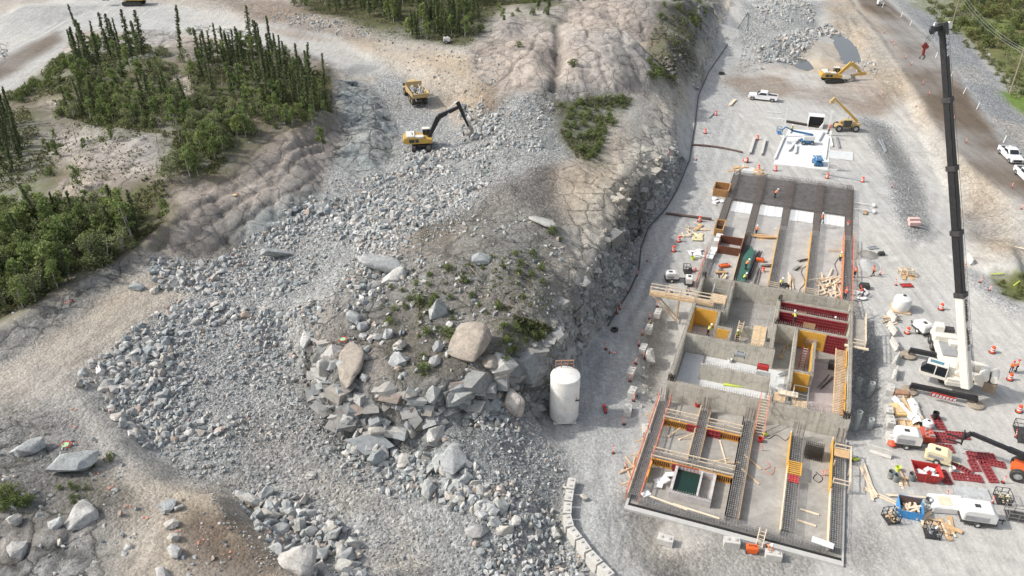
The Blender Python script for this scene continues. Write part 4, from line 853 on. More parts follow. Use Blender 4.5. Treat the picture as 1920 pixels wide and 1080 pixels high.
def broad(seed, H, rad, m, nleaf, size, multi=1, base=.25, white=True):
    rs = np.random.default_rng(seed); pts = []; tn = []; tr = MB(); ncl = rs.integers(9, 15)
    tops = []
    for s_ in range(multi):
        a = rs.uniform(0, 6.28); ex = .22 * rad * multi * .5; tx, ty = math.cos(a) * ex * 1.3, math.sin(a) * ex * 1.3
        tr.tube((tx * .15, ty * .15, -.3), (tx, ty, H * .6), .07, .045, 6).tube((tx, ty, H * .6), (tx * 1.25, ty * 1.25, H * .92), .045, .015, 5); tops.append((tx, ty))
    for k in range(ncl):
        f = base + (1 - base) * (k + rs.random()) / ncl; rr = rad * math.sin(min(1, (1.12 - f) / (1.12 - base)) * 2.0) ; a = rs.uniform(0, 6.28)
        tx, ty = tops[k % multi]; cx, cy, cz = tx + math.cos(a) * rr * .55, ty + math.sin(a) * rr * .55, H * f * .93
        tr.tube((tx * .8, ty * .8, cz - rr * .5), (cx, cy, cz), .025, .01, 4)
        cr = rad * rs.uniform(.32, .6); mm = int(nleaf / ncl); p = rs.normal(size=(mm, 3)); p /= np.linalg.norm(p, axis=1)[:, None]; p *= (rs.random((mm, 1)) ** .4)
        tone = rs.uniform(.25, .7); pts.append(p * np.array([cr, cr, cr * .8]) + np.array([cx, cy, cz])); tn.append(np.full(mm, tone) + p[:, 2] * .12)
    return leaves('crown', np.concatenate(pts), size, m, np.concatenate(tn)), tr.mesh('trunk', M_WBARK if white else M_BARK)
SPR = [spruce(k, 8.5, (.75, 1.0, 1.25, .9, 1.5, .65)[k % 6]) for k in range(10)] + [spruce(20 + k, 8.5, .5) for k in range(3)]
BIR = [broad(40 + k, 5.0, 1.15, M_BIR, 750, .24, 1 + k % 2, .3) for k in range(5)]
WIL = [broad(60 + k, 3.2, 1.6, M_WIL, 900, .20, 3, .15) for k in range(3)]
BSH = [broad(80 + k, 1.3, .85, M_BUSH, 330, .17, 2, .12, False) for k in range(4)]
FEN = [broad(90 + k, 1.7, 1.25, M_FEN, 420, .21, 3, .1, False) for k in range(3)]
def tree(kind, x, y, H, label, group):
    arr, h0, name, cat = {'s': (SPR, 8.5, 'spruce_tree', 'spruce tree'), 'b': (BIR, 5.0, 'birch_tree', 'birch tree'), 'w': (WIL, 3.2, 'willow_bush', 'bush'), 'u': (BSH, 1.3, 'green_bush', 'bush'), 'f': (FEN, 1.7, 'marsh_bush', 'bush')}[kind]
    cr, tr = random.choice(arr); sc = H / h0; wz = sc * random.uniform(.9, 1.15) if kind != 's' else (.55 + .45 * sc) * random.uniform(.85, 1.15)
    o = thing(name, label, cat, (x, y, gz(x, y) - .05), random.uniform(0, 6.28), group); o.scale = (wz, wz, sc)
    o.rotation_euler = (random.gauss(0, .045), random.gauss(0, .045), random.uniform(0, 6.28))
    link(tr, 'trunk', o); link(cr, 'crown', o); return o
def grove(pts, n, kinds, h, label, group, mind=1.0):
    got = []; tries = 0
    while len(got) < n and tries < 60:
        for q in rand_in(pts, n):
            if len(got) < n and all(math.hypot(q[0] - a, q[1] - b_) > mind for a, b_ in got): got.append((float(q[0]), float(q[1])))
        tries += 1
    for x, y in got:
        k = random.choice(kinds); lo, hi = h[k]; lb = label[k] if isinstance(label, dict) else label
        tree(k, x, y, random.uniform(lo, hi), lb, group[k] if isinstance(group, dict) else group)
def LG(where): return {'s': 'narrow dark spruce ' + where, 'b': 'light green birch ' + where, 'w': 'grey green willow bush ' + where, 'u': 'low green bush ' + where}
def GG(where): return {'s': 'spruces ' + where, 'b': 'birches ' + where, 'w': 'willows ' + where, 'u': 'bushes ' + where}
W_ = 'in the stand nearest the haul road at upper left'
grove([(110,120),(150,82),(270,88),(280,112),(240,148),(120,165)], 30, 'sssssb', {'s': (6.5, 11), 'b': (3.5, 5.5)}, LG(W_), GG(W_), 1.2)
grove([(140,140),(240,130),(280,115),(310,120),(230,175),(150,190)], 14, 'bbu', {'b': (3.5, 5), 'u': (1, 1.8)}, LG(W_), GG(W_), 1.2)
W_ = 'in the dense grove on top of the rocky knoll'
grove([(370,115),(440,85),(530,105),(600,150),(622,205),(600,222),(540,220),(470,190),(400,180),(360,150)], 96, 'sssssbb', {'s': (4, 7.6), 'b': (3, 5)}, LG(W_), GG(W_), 1.1)
grove([(400,185),(470,190),(540,222),(620,212),(610,232),(545,238),(440,215)], 34, 'bbw', {'b': (2.5, 4), 'w': (2, 3.2)}, LG(W_), GG(W_), 1.2)
W_ = 'scattered over the middle of the rocky knoll'
grove([(115,205),(200,160),(330,190),(400,200),(370,245),(310,240),(240,232),(130,225)], 52, 'bbbsw', {'b': (2.5, 4.5), 's': (4, 7), 'w': (1.8, 3)}, LG(W_), GG(W_), 1.4)
grove([(110,150),(230,150),(330,190),(420,200),(600,225),(480,250),(380,300),(240,240),(110,225)], 76, 'uuw', {'u': (.8, 1.9), 'w': (1.4, 2.4)}, LG('growing low over bare parts of the rocky knoll'), GG('scattered low over the knoll'), 1.2)
grove([(300,100),(360,120),(370,160),(420,200),(360,250),(230,235),(280,170)], 46, 'ww', {'w': (1.8, 3.2)}, 'grey green willow bush filling the gap between the two spruce groves', 'willows between the spruce groves', 1.2)
W_ = 'on the bare rock shelf below the knoll groves'
grove([(130,240),(260,280),(200,300),(130,320),(100,340),(60,280)], 10, 'bbuu', {'b': (2.0, 3.4), 'u': (.9, 1.6)}, LG(W_), GG(W_), 1.6)
W_ = 'at the left edge beside the rock shelf'
grove([(-15,235),(25,225),(45,290),(60,345),(20,360),(-15,340)], 18, 'sssb', {'s': (6, 9), 'b': (3, 5)}, LG(W_), GG(W_), 1.3)
W_ = 'in the leafy clump above the long grey rock face'
grove([(320,340),(380,330),(430,285),(475,250),(450,225),(400,235),(350,290)], 36, 'bbbww', {'b': (3, 5.2), 'w': (2.2, 3.6)}, LG(W_), GG(W_), 1.2)
W_ = 'in the wood along the rock lip at lower left'
grove([(-15,430),(60,400),(150,400),(235,405),(262,440),(200,490),(110,545),(20,600),(-15,605)], 105, 'bbbwwws', {'b': (3.8, 6.5), 'w': (3, 4.6), 's': (5.5, 7.5)}, LG(W_), GG(W_), .95)
W_ = 'in the strip of scrub down the bank by the haul road'
grove([(20,188),(75,160),(115,115),(135,120),(95,165),(50,195)], 24, 'uuub', {'u': (1.2, 2.2), 'b': (2, 3)}, LG(W_), GG(W_), 1.0)
W_ = 'in the forest along the top edge'
grove([(745,72),(790,40),(870,30),(900,40),(880,72),(850,80)], 46, 'ssbb', {'s': (6, 9), 'b': (4, 6)}, LG(W_), GG(W_), 1.1)
grove([(540,18),(640,30),(740,55),(760,20),(900,22),(960,-10),(900,-50),(540,-30)], 150, 'ssb', {'s': (6, 9.5), 'b': (4, 6.5)}, LG(W_), GG(W_), 1.3)
W_ = 'among the rounded outcrops'
grove([(930,30),(1040,40),(1060,-10),(980,-15)], 22, 'sbuu', {'s': (4, 7), 'b': (2, 4), 'u': (1, 1.8)}, LG(W_), GG(W_), 1.3)
grove([(1060,5),(1130,10),(1180,5),(1120,-20)], 10, 'uub', {'b': (2, 3), 'u': (1, 1.8)}, LG(W_), GG(W_), 1.3)
W_ = 'on the shaded slope above the rock cut'
grove([(1225,70),(1290,90),(1300,60),(1330,20),(1260,0),(1235,40)], 26, 'uuub', {'b': (1.8, 2.6), 'u': (1, 1.9)}, LG(W_), GG(W_), 1.3)
grove([(1215,110),(1270,140),(1240,158),(1215,150)], 12, 'uu', {'u': (1, 1.7)}, LG(W_), GG(W_), 1.1)
W_ = 'in the green hollow between the outcrops and the rock cut'
grove([(1045,200),(1120,190),(1190,185),(1140,235),(1118,305),(1085,300),(1060,250)], 52, 'u', {'u': (.7, 1.5)}, LG(W_), GG(W_), .9)
for u, v, k, h, lb in ((605,283,'b',4.6,'birch with bare white stems standing alone beside the trench'), (338,102,'s',10.5,'tall lone spruce right of the stand by the haul road'),
 (471,90,'s',9.5,'tall lone spruce against the haul road, leftmost of three'), (485,96,'s',7,'shorter lone spruce, middle of three against the haul road'), (512,108,'s',9,'tall lone spruce, rightmost of three against the haul road'),
 (312,415,'b',3.6,'bright green birch on the rock lip below the leafy clump'), (150,362,'b',4.6,'bright birch alone on the rock shelf at left'), (165,392,'b',3.2,'small birch below the bright one on the rock shelf'),
 (357,64,'u',1.6,'round bush alone beside the haul road'), (245,440,'s',6.2,'spruce at the right end of the lower left wood'), (235,150,'s',7.5,'dark spruce in front of the stand on the pale rock'), (942,45,'b',4,'birch on the first rounded outcrop'),
 (806,50,'s',7,'spruce at the right end of the top forest'), (900,60,'u',1.8,'bush below the birch on the first rounded outcrop'), (972,88,'u',1.3,'green bush on the face of the first rounded outcrop'),
 (1075,125,'u',1.6,'bush in the cleft at the foot of the large outcrop'), (1037,440,'u',1.3,'bright green bush alone on the brown hill top'), (1050,452,'u',.7,'tiny green bush next to the lone one on the brown hill'),
 (870,530,'u',1.1,'green bush left of centre on the brown hill'), (935,580,'u',.8,'small bush beside the smooth tan boulder'), (810,575,'u',1.4,'green bush by the pointed tan boulder'), (787,572,'u',1.3,'green bush left of the pointed tan boulder'),
 (840,630,'u',1.5,'dark bush left of the largest tan boulder'), (798,628,'u',1.1,'bush on the dark cliff top left of the largest tan boulder'), (792,700,'u',1.3,'bush at the very edge of the dark cliff'), (945,690,'u',1.4,'bush on the cliff edge right of the smooth boulders'),
 (207,862,'u',.9,'bright green bush alone on the sandy ridge'), (176,876,'u',.4,'tiny green tuft left of the bush on the sandy ridge'), (20,935,'u',1.5,'dark green bush at the far left edge of the mossy outcrop'), (1000,480,'u',1.0,'bush in the middle right of the brown hill'),
 (1015,505,'u',1.0,'yellow green bush right of the middle of the brown hill'), (1148,235,'u',1.2,'bush at the right end of the green hollow')):
    x, y, z = G(u, v); tree(k, x, y, h, lb, None)
grove([(940,610),(1030,615),(1000,655),(950,680)], 22, 'u', {'u': (.4, .9)}, 'low yellow green bush in the mossy hollow near the silo', 'bushes in the mossy hollow', .6)
grove([(0,925),(60,930),(50,960),(0,965)], 7, 'u', {'u': (.7, 1.1)}, 'dark green bush beside the mossy outcrop at lower left', 'bushes at lower left', .6)
grove([(110,905),(170,920),(165,945),(100,945)], 7, 'u', {'u': (.4, .7)}, 'low mossy bush above the lower left outcrop', 'bushes above the outcrop', .6)
grove([(700,540),(850,500),(1000,460),(1040,560),(900,600),(760,700)], 42, 'u', {'u': (.35, .9)}, 'small scrubby bush on the brown hill', 'scrub on the brown hill', 1.2)
print('kinds', {k: sum(1 for o in bpy.data.objects if o.name.startswith(k)) for k in ('spruce_tree', 'birch_tree', 'willow_bush', 'green_bush')})
# marsh bushes at the right
def FL(w): return {'f': 'olive green marsh bush ' + w, 'b': 'tall green birch ' + w}
grove([(1800,-10),(1925,-10),(1925,90),(1860,100),(1800,60)], 60, 'fffb', {'f': (1.4, 3.2), 'b': (3.5, 5.5)}, FL('in the thicket at the upper right corner'), {'f': 'marsh thicket bushes', 'b': 'marsh birches'}, 1.3)
grove([(1720,0),(1800,10),(1850,105),(1890,130),(1925,150),(1925,185),(1890,165),(1840,110),(1760,45)], 60, 'f', {'f': (.6, 1.6)}, FL('in the strip beside the gravel shoulder'), {'f': 'bushes along the shoulder'}, 1.2)
grove([(1860,520),(1925,520),(1925,560),(1890,560)], 8, 'f', {'f': (.5, .9)}, FL('in the small green hollow at the right edge'), {'f': 'bushes in the small hollow'}, .8)
SN = MB(); SN.tube((0,0,-.2),(.15,0,3.6),.07,.02,6)
for k in range(16): a = k * 2.4; z = 1.0 + k * .16; SN.tube((.04 * z, 0, z), (.04 * z + math.cos(a) * (.7 - k * .03), math.sin(a) * (.7 - k * .03), z + .15), .018, .006, 4)
SNM = SN.mesh('dead_tree', mat('dead_wood', (.30,.26,.22), .9))
for p_, n_, w_ in (([(100,200),(420,200),(380,300),(60,300)], 12, 'on the rocky knoll'), ([(0,440),(230,420),(100,540),(0,600)], 9, 'in the lower left wood'), ([(370,130),(620,150),(620,225),(400,200)], 10, 'in the grove on the knoll top')):
    for x, y in rand_in(p_, n_): o = link(SNM, 'dead_tree', None, (float(x), float(y), gz(x, y)), (random.gauss(0,.1), random.gauss(0,.1), random.random() * 6), (1, 1, random.uniform(.6,1.3))); tag(o, 'bare grey dead tree standing ' + w_, 'dead tree', 'dead trees ' + w_)
for k, (u, v, rz) in enumerate(((880,500,.4),(930,470,1.9),(800,545,2.6),(700,660,-.8),(960,575,.9),(850,480,2.2),(760,470,.2),(905,540,1.3))):
    x, y, z = G(u, v); o = link(SNM, 'fallen_tree', None, (x, y, z + .12), (R(88), 0, rz), (.8, .8, .8)); tag(o, 'bare fallen trunk lying on the brown hill', 'fallen tree', 'fallen trunks on the brown hill')
# ground cover nobody could count
pts = []
for poly, n in [(VEGP[0], 5000), (VEGP[1], 12000), (VEGP[2], 9000), (VEGP[3], 9000), (VEGP[4], 14000), (VEGP[5], 6000), ([(1045,195),(1190,182),(1140,240),(1118,308),(1085,303),(1052,255)], 3500),
                ([(540,-40),(1050,-40),(1040,0),(930,25),(880,88),(740,65),(560,18)], 14000), ([(1220,60),(1330,10),(1280,150),(1218,155)], 3000), ([(940,600),(1040,612),(1005,655),(955,690)], 1200),
                ([(1720,-20),(1930,-20),(1930,200),(1900,190),(1850,105),(1790,50)], 9000), ([(770,500),(900,480),(1040,480),(1040,600),(900,600),(780,690)], 500), ([(200,200),(420,180),(380,260),(250,380),(80,380),(100,250)], 1500)]:
    q = rand_in(poly, n); k = fbm(q[:, 0], q[:, 1], 5, 3, 66) > -.1; q = q[k]; pts.append(np.stack([q[:, 0], q[:, 1], samp(HG, q[:, 0], q[:, 1]) + .08 + rng.random(len(q)) * .35], -1))
pts = np.concatenate(pts); me = leaves('undergrowth', pts, .38, leafmat('undergrowth_leaves', (.145,.15,.07), (.145,.15,.07)), np.clip(.35 + .5 * fbm(pts[:, 0], pts[:, 1], 4, 3, 12), 0, 1))
tag(link(me, 'undergrowth'), kind='stuff')
# ---------------- the foundation under construction ----------------
CONC = mat('wall_concrete', (.54,.51,.44), .9, var=.14, scale=.6, dirt=(.27,.25,.21), dirt_amt=.65, bump=.25)
t = CONC.node_tree; b = t.nodes['Principled BSDF']; src = b.inputs['Base Color'].links[0].from_socket      # panel joints and streaks left by the forms
tcn = t.nodes.new('ShaderNodeTexCoord'); sp_ = t.nodes.new('ShaderNodeSeparateXYZ'); lk(t, tcn.outputs['Object'], sp_.inputs[0]); cb = t.nodes.new('ShaderNodeCombineXYZ')
lk(t, math_(t, 'ADD', sp_.outputs[0], sp_.outputs[1]), cb.inputs[0]); lk(t, sp_.outputs[2], cb.inputs[1]); bk_ = t.nodes.new('ShaderNodeTexBrick'); lk(t, cb.outputs[0], bk_.inputs['Vector']); bk_.offset = 0
for k_, v_ in (('Scale', 1.0), ('Mortar Size', .025), ('Brick Width', 1.25), ('Row Height', 2.7)): bk_.inputs[k_].default_value = v_
bk_.inputs['Color1'].default_value = (1,1,1,1); bk_.inputs['Color2'].default_value = (.90,.89,.87,1); bk_.inputs['Mortar'].default_value = (.74,.72,.69,1)
mpn = t.nodes.new('ShaderNodeMapping'); mpn.inputs['Scale'].default_value = (3.0, 3.0, .25); lk(t, tcn.outputs['Object'], mpn.inputs[0]); ns_ = noise(t, mpn.outputs[0], 1.0, 5, .7)
lk(t, mixc(t, 'MULTIPLY', .9, mixc(t, 'MULTIPLY', 1, src, bk_.outputs[0]), ramp(t, ns_.outputs[0], [(.35, .80), (.55, 1.0)]).outputs[0]), b.inputs['Base Color'])
CONF = mat('floor_concrete', (.33,.315,.285), .85, var=.25, scale=.35, dirt=(.24,.225,.20), dirt_amt=.75)
CONL = mat('pale_slab_concrete', (.56,.57,.565), .8, var=.08, scale=.5, dirt=(.45,.45,.44), dirt_amt=.4)
CONM = mat('mauve_floor_concrete', (.42,.375,.365), .85, var=.12, scale=.5, dirt=(.30,.27,.25), dirt_amt=.6)
BLKC = mat('block_concrete', (.54,.525,.485), .85, var=.1, scale=1.5, dirt=(.33,.31,.28), dirt_amt=.5, bump=.2)
REB = mat('steel_rebar', (.22,.19,.17), .6, .4, var=.3, scale=2.5, dirt=(.16,.08,.045), dirt_amt=.8)
REBG = mat('grey_rebar', (.50,.485,.46), .5, .5, var=.25, scale=2.5, dirt=(.15,.10,.07), dirt_amt=.6)
REBD = mat('dark_rebar', (.085,.07,.06), .7, .3, var=.3, scale=2)
YEL = mat('yellow_form_board', (.70,.38,.06), .55, var=.1, scale=.9, dirt=(.55,.36,.14), dirt_amt=.55)
ORA = mat('orange_form_rib', (.55,.27,.06), .6, var=.2, scale=2, dirt=(.3,.17,.07))
REDF = mat('red_form_steel', (.30,.035,.045), .5, .2, var=.2, scale=2, dirt=(.16,.10,.09))
LUM = mat('lumber', (.60,.44,.27), .75, var=.2, scale=2, dirt=(.38,.27,.17))
LUMP = mat('pale_lumber', (.70,.58,.43), .75, var=.15, scale=2)
PLY = mat('plywood', (.55,.36,.19), .7, var=.2, scale=1.2, dirt=(.34,.22,.13))
PINKW = mat('pink_rail_lumber', (.62,.22,.15), .7, var=.15, scale=2)
WHT = mat('white_paint', (.70,.70,.67), .4, var=.05, scale=1, dirt=(.52,.49,.43), dirt_amt=.35)
FOAM = mat('white_foam_board', (.68,.685,.675), .7, var=.06, scale=.6, dirt=(.6,.6,.58), dirt_amt=.3)
BLK = mat('black_paint', (.022,.022,.024), .45, var=.2, scale=2, dirt=(.09,.085,.075), dirt_amt=.3)
RUBR = mat('tyre_rubber', (.035,.034,.033), .85, var=.2, scale=3, dirt=(.17,.155,.13), dirt_amt=.6)
STL = mat('galvanised_steel', (.45,.47,.48), .45, .5, var=.12, scale=2, dirt=(.3,.29,.27))
DARKM = mat('dark_machinery', (.06,.06,.06), .6, .3, var=.4, scale=3, dirt=(.16,.14,.12))
GRN = mat('green_tarp', (.04,.12,.09), .7, var=.2)
HOLE = mat('black_hollow_fill', (.018,.018,.018), .8)  # black that stands for the dark of gaps and hollows
def TL(name, label, cat, a=0.0, b=0.0, z=0.0, group=None, rz=0.0):
    x, y = B(a, b); return thing(name, label, cat, (x, y, z), TH + rz, group)
def dowel(mb, p0, p1, z, off=.13, st=.26, h=.5, r=.035, jit=.05):
    (a0, b0), (a1, b1) = p0, p1; L_ = math.hypot(a1 - a0, b1 - b0); n = int(L_ / st); ux, uy = (a1 - a0) / L_, (b1 - b0) / L_
    for k in range(n + 1):
        for sd in (-1, 1):
            x = a0 + ux * k * st - uy * off * sd + random.uniform(-jit, jit) * .4; y = b0 + uy * k * st + ux * off * sd
            mb.bar((x, y, z - .02), (x + random.uniform(-jit, jit), y + random.uniform(-jit, jit), z + h * random.uniform(.8, 1.15)), r)
def cage(mb, p0, p1, w_, h, z=0.0, st=.28, nl=6, r=.03, layers=2):
    (a0, b0), (a1, b1) = p0, p1; L_ = math.hypot(a1 - a0, b1 - b0); ux, uy = (a1 - a0) / L_, (b1 - b0) / L_; nx_, ny_ = -uy, ux
    for k in range(nl):
        o_ = (k / (nl - 1) - .5) * w_
        for zz in ([z + .05, z + h] if layers == 2 else [z + .05, z + h * .5, z + h]):
            mb.bar((a0 + nx_ * o_, b0 + ny_ * o_, zz), (a1 + nx_ * o_, b1 + ny_ * o_, zz), r)
    n = int(L_ / st)
    for k in range(n + 1):
        x = a0 + ux * L_ * k / n; y = b0 + uy * L_ * k / n; j = random.uniform(-.04, .04); x += ux * j; y += uy * j
        e = w_ / 2 + .03; A_ = (x - nx_ * e, y - ny_ * e); B_ = (x + nx_ * e, y + ny_ * e)
        mb.bar((*A_, z + h + .03), (*B_, z + h + .03), r * .8)
        mb.bar((*A_, z), (*A_, z + h), r * .8); mb.bar((*B_, z), (*B_, z + h), r * .8)
# front slab and its edge
T = TL('front_slab', 'grey concrete slab with a white kerb at the near end of the foundation', 'slab')
MB().box(-.3, 20.0, -.85, 16.75, -.35, .02).build('slab', CONF, T)
MB().box(-.55, 20.2, -1.75, -1.2, -.5, .2).box(-.55, -.3, -1.2, 1.2, -.5, .2).box(20.02, 20.2, -1.2, 16.5, -.5, .2).build('kerb', mat('kerb_concrete', (.46,.455,.43), .8, var=.08), T)
MB().box(-.29, 20.0, -1.195, -.86, -.45, .19).build('dark_gap_strip', HOLE, T)  # solid black strip drawn for the dark gap behind the kerb
# basement
H2 = 2.7
T = TL('concrete_basement', 'open topped concrete basement with many rooms in the middle of the foundation', 'basement')
MB().box(.1, 19.9, 17, 42.2, -.5, .0).build('floor', CONF, T)
MB().box(.6, 11.0, 17.4, 22.0, .004, .03).box(.6, 3.0, 22.0, 27.0, .004, .03).box(3.2, 12.9, 22.5, 27.0, .004, .03).build('floor_topping', CONL, T)
MB().box(13.7, 15.5, 24.1, 32.7, .004, .03).box(15.9, 19.3, 17.4, 30.5, .004, .03).box(.5, 3.3, 28, 33.2, .004, .03).build('mauve_floor', CONM, T)
WALLS = [((-.05,17),(20.05,17),.45,H2,-1.6),((.15,17.23),(.15,42.4),.45,H2,-2.4),((19.85,17.23),(19.85,42.4),.45,H2,-2.4),((.38,42.2),(19.6,42.2),.4,H2,-.4),
 ((.38,27.3),(11.2,27.3),.4,H2,0),((3.0,22.2),(11.2,22.2),.35,H2-.5,0),((4.4,34.6),(4.4,42),.4,H2,0),((.38,34.0),(4.2,34.0),.35,H2,0),((3.6,30.2),(3.6,33.8),.35,H2,0),((3.8,30.2),(5.7,30.2),.35,H2,0),((5.55,27.5),(5.55,30.0),.35,H2,0),
 ((6.2,33.0),(10.0,33.0),.35,1.6,0),((10.7,27.5),(10.7,39.4),.5,H2,0),((10.95,33.3),(19.6,33.3),.4,H2,0),((10.95,36.9),(19.6,36.9),.3,H2,0),((10.95,39.4),(19.6,39.4),.45,H2,0),
 ((13.4,21.4),(13.4,33.1),.4,H2,0),((15.7,24.2),(15.7,31.0),.3,H2,0),((13.6,24.0),(15.85,24.0),.35,H2,0),((11.4,17.3),(11.4,20.2),.35,H2-.3,0)]
for (p0, p1, th, h, z0) in WALLS:
    w_ = MB(); a0, b0 = p0; a1, b1 = p1
    if b0 == b1: w_.box(a0, a1, b0 - th / 2, b0 + th / 2, z0, h)
    else: w_.box(a0 - th / 2, a0 + th / 2, b0, b1, z0, h)
    o = w_.build('wall', CONC, T)
    d_ = MB(); dowel(d_, p0, p1, h, th * .32); tag(d_.build('dowels', REBG, o), kind='stuff')
# thick-set dowel tufts at the corners, ledges and scaffolds
d_ = MB()
for a, b_ in ((.2,17.1),(.5,17.1),(19.7,17.1),(19.4,17.0),(.3,42),(10.8,39.3),(10.8,33.4)):
    for k in range(14): d_.bar((a + random.uniform(-.3,.3), b_ + random.uniform(-.25,.25), H2), (a + random.uniform(-.3,.3), b_ + random.uniform(-.25,.25), H2 + .8), .05)
d_.build('corner_dowels', REBD, T)
w_ = MB()
for k in range(40):
    b_ = 18 + k * .32; w_.box(18.25, 19.55, b_, b_ + .1, 2.3, 2.38)
w_.box(18.2, 18.32, 17.6, 31, 2.2, 2.3); w_.build('plank_deck', LUM, T)
def board(a0, a1, b0, b1, z0, z1, nm, m, label, cat, ribs=None, group=None, rm=None):
    """form panel standing in the basement frame; ribs: spacing of its frame"""
    T_ = TL('formwork', label, 'formwork', 0, 0, 0, group); MB().box(a0, a1, b0, b1, z0, z1).build('sheet', m, T_)
    if ribs:
        r_ = MB(); 
        if a1 - a0 > b1 - b0:
            n = max(1, int((a1 - a0) / ribs)); [r_.box(a0 + (a1 - a0) * k / n - .03, a0 + (a1 - a0) * k / n + .03, b0 - .09, b0 - .003, z0, z1) for k in range(n + 1)]
            m_ = max(1, int((z1 - z0) / .42)); [r_.box(a0, a1, b0 - .08, b0 - .004, z0 + (z1 - z0) * k / m_ - .025, z0 + (z1 - z0) * k / m_ + .025) for k in range(m_ + 1)]
        else:
            n = max(1, int((b1 - b0) / ribs)); [r_.box(a0 - .09, a0 - .003, b0 + (b1 - b0) * k / n - .03, b0 + (b1 - b0) * k / n + .03, z0, z1) for k in range(n + 1)]
        r_.build('frame_ribs', rm or m, T_)
    return T_
board(.5, 3.35, 33.7, 33.78, .05, 2.6, 'form_panel', YEL, 'yellow form board lining the back of the small room at the left of the basement', 'form panel')
board(.42, .5, 28.2, 33.6, .05, 2.5, 'form_panel', YEL, 'yellow form board on the left side wall of the small yellow room', 'form panel', .4, None, ORA)
board(3.85, 5.3, 29.9, 29.98, .05, 2.5, 'form_panel', YEL, 'square yellow form board right of the small yellow room', 'form panel')
board(13.7, 17.0, 32.98, 33.07, .05, 2.6, 'form_panel', YEL, 'wide yellow form board below the red forms at the right of the basement', 'form panel')
board(13.7, 15.5, 23.7, 23.79, .05, 2.6, 'form_panel', YEL, 'yellow form board facing the near wall at the right of the basement', 'form panel')
board(15.42, 15.52, 24.3, 30.8, .05, 2.5, 'form_panel', YEL, 'long yellow form board on the thin inner wall at the right of the basement', 'form panel')
for k, (b0, b1) in enumerate(((17.6,20.2),(20.6,24.0),(27.0,31.0))):
    board(19.4, 19.5, b0, b1, .1, 2.5, 'form_panel', YEL, ['yellow form panel nearest the camera on the right outer wall', 'middle yellow form panel on the right outer wall', 'far yellow form panel on the right outer wall'][k], 'form panel', .35, 'forms on the right outer wall', ORA)
board(17.1, 19.4, 32.98, 33.07, .05, 2.6, 'form_panel', REDF, 'red steel forms right of the wide yellow board', 'form panel', .3, None, mat('red_rib', (.34,.06,.065), .5))
board(11.0, 19.4, 36.62, 36.72, .05, 2.6, 'form_panel', REDF, 'row of red steel forms on the middle wall of the red room', 'form panel', .3, None, mat('red_rib', (.34,.06,.065), .5))
board(11.0, 19.4, 39.08, 39.16, .05, 2.6, 'form_panel', REDF, 'row of red steel forms on the far wall of the red room', 'form panel', .3, None, mat('red_rib', (.34,.06,.065), .5))
board(10.97, 11.05, 33.5, 39.0, .05, 2.6, 'form_panel', REDF, 'red steel forms on the left end wall of the red room', 'form panel', .3, None, mat('red_rib', (.34,.06,.065), .5))
for a, b_ in ((14.2,36.5),(14.6,32.8),(13.0,38.9)): board(a, a + 1.5, b_, b_ + .06, .9, 1.7, 'plywood_sheet', PLY, ('brown plywood sheet fixed on the far red forms' if b_ > 38 else 'brown plywood sheet fixed on the middle red forms') if b_ > 33 else 'small plywood sheet on the wide yellow board', 'plywood')
# timber walkway out to the left, stands, stairs, ladders
T = TL('timber_walkway', 'long timber walkway bridging from the gravel lane to the basement wall', 'walkway')
MB().box(-6.0, 2.6, 34.9, 35.9, 2.72, 2.85).build('deck', LUM, T)
r_ = MB()
for yy in (34.95, 35.85):
    for zz in (3.3, 3.8): r_.bar((-6.0, yy, zz), (3.6, yy, zz), .06, .12)
    for a in (-5.9, -3.9, -1.9, .1, 2.1): r_.bar((a, yy, 2.8), (a, yy, 3.85), .1)
r_.build('guard_rail', LUMP, T)
r_ = MB(); 
for yy in (34.95, 35.85): r_.bar((-5.6, yy, 2.65), (-2.0, yy, -.9), .14).bar((-2.0, yy, 2.7), (-2.0, yy, -1.0), .14).box(-6.0, 2.6, yy - .08, yy + .08, 2.45, 2.72)
r_.build('braces', LUM, T)
T = TL('access_stage', 'timber edge platform with a railing clamped outside the right wall of the red room', 'platform')
MB().box(20.1, 21.6, 32.2, 38.8, 2.2, 2.3).build('deck', mat('weathered_deck', (.34,.31,.27), .8), T)
r_ = MB()
for zz in (2.8, 3.3): r_.bar((21.55, 32.2, zz), (21.55, 38.8, zz), .08, .1).bar((20.1, 32.2, zz), (21.55, 32.2, zz), .08, .1)
for b_ in (32.2, 34.4, 36.6, 38.8): r_.bar((21.55, b_, 1.6), (21.55, b_, 3.4), .1)
r_.box(19.2, 22.0, 31.7, 32.1, 2.3, 2.45); r_.build('guard_rail', LUMP, T)
def scaffold(a, b_, w_, d_, h, label):
    T_ = TL('scaffold', label, 'scaffold', a, b_, 0); r_ = MB()
    for x in (0, w_):
        for y in (0, d_ / 2, d_): r_.tube((x, y, 0), (x, y, h), .035, n=5)
        for z in (h * .4, h * .7, h): r_.tube((x, 0, z), (x, d_, z), .03, n=5)
    for y in (0, d_ / 2, d_):
        for z in (h * .4, h): r_.tube((0, y, z), (w_, y, z), .03, n=5)
    r_.tube((0,0,0), (0,d_,h), .025, n=5).tube((w_,d_,0), (w_,0,h), .025, n=5)
    r_.build('frame', STL, T_); MB().box(0, w_, 0, d_ * .5, h * .7, h * .7 + .05).build('deck', LUM, T_)
scaffold(2.0, 36.3, 2.0, 4.8, 3.2, 'galvanised scaffold in the back left room of the basement')
scaffold(8.2, 28.2, 1.6, 9.5, 3.0, 'tall galvanised scaffold in the middle of the basement')
scaffold(13.9, 17.8, 1.6, 3.2, 2.8, 'galvanised scaffold stair by the near wall at the right')
scaffold(11.8, 18.0, 1.3, 3.4, 3.1, 'scaffold with a timber deck right of the pink ladder')
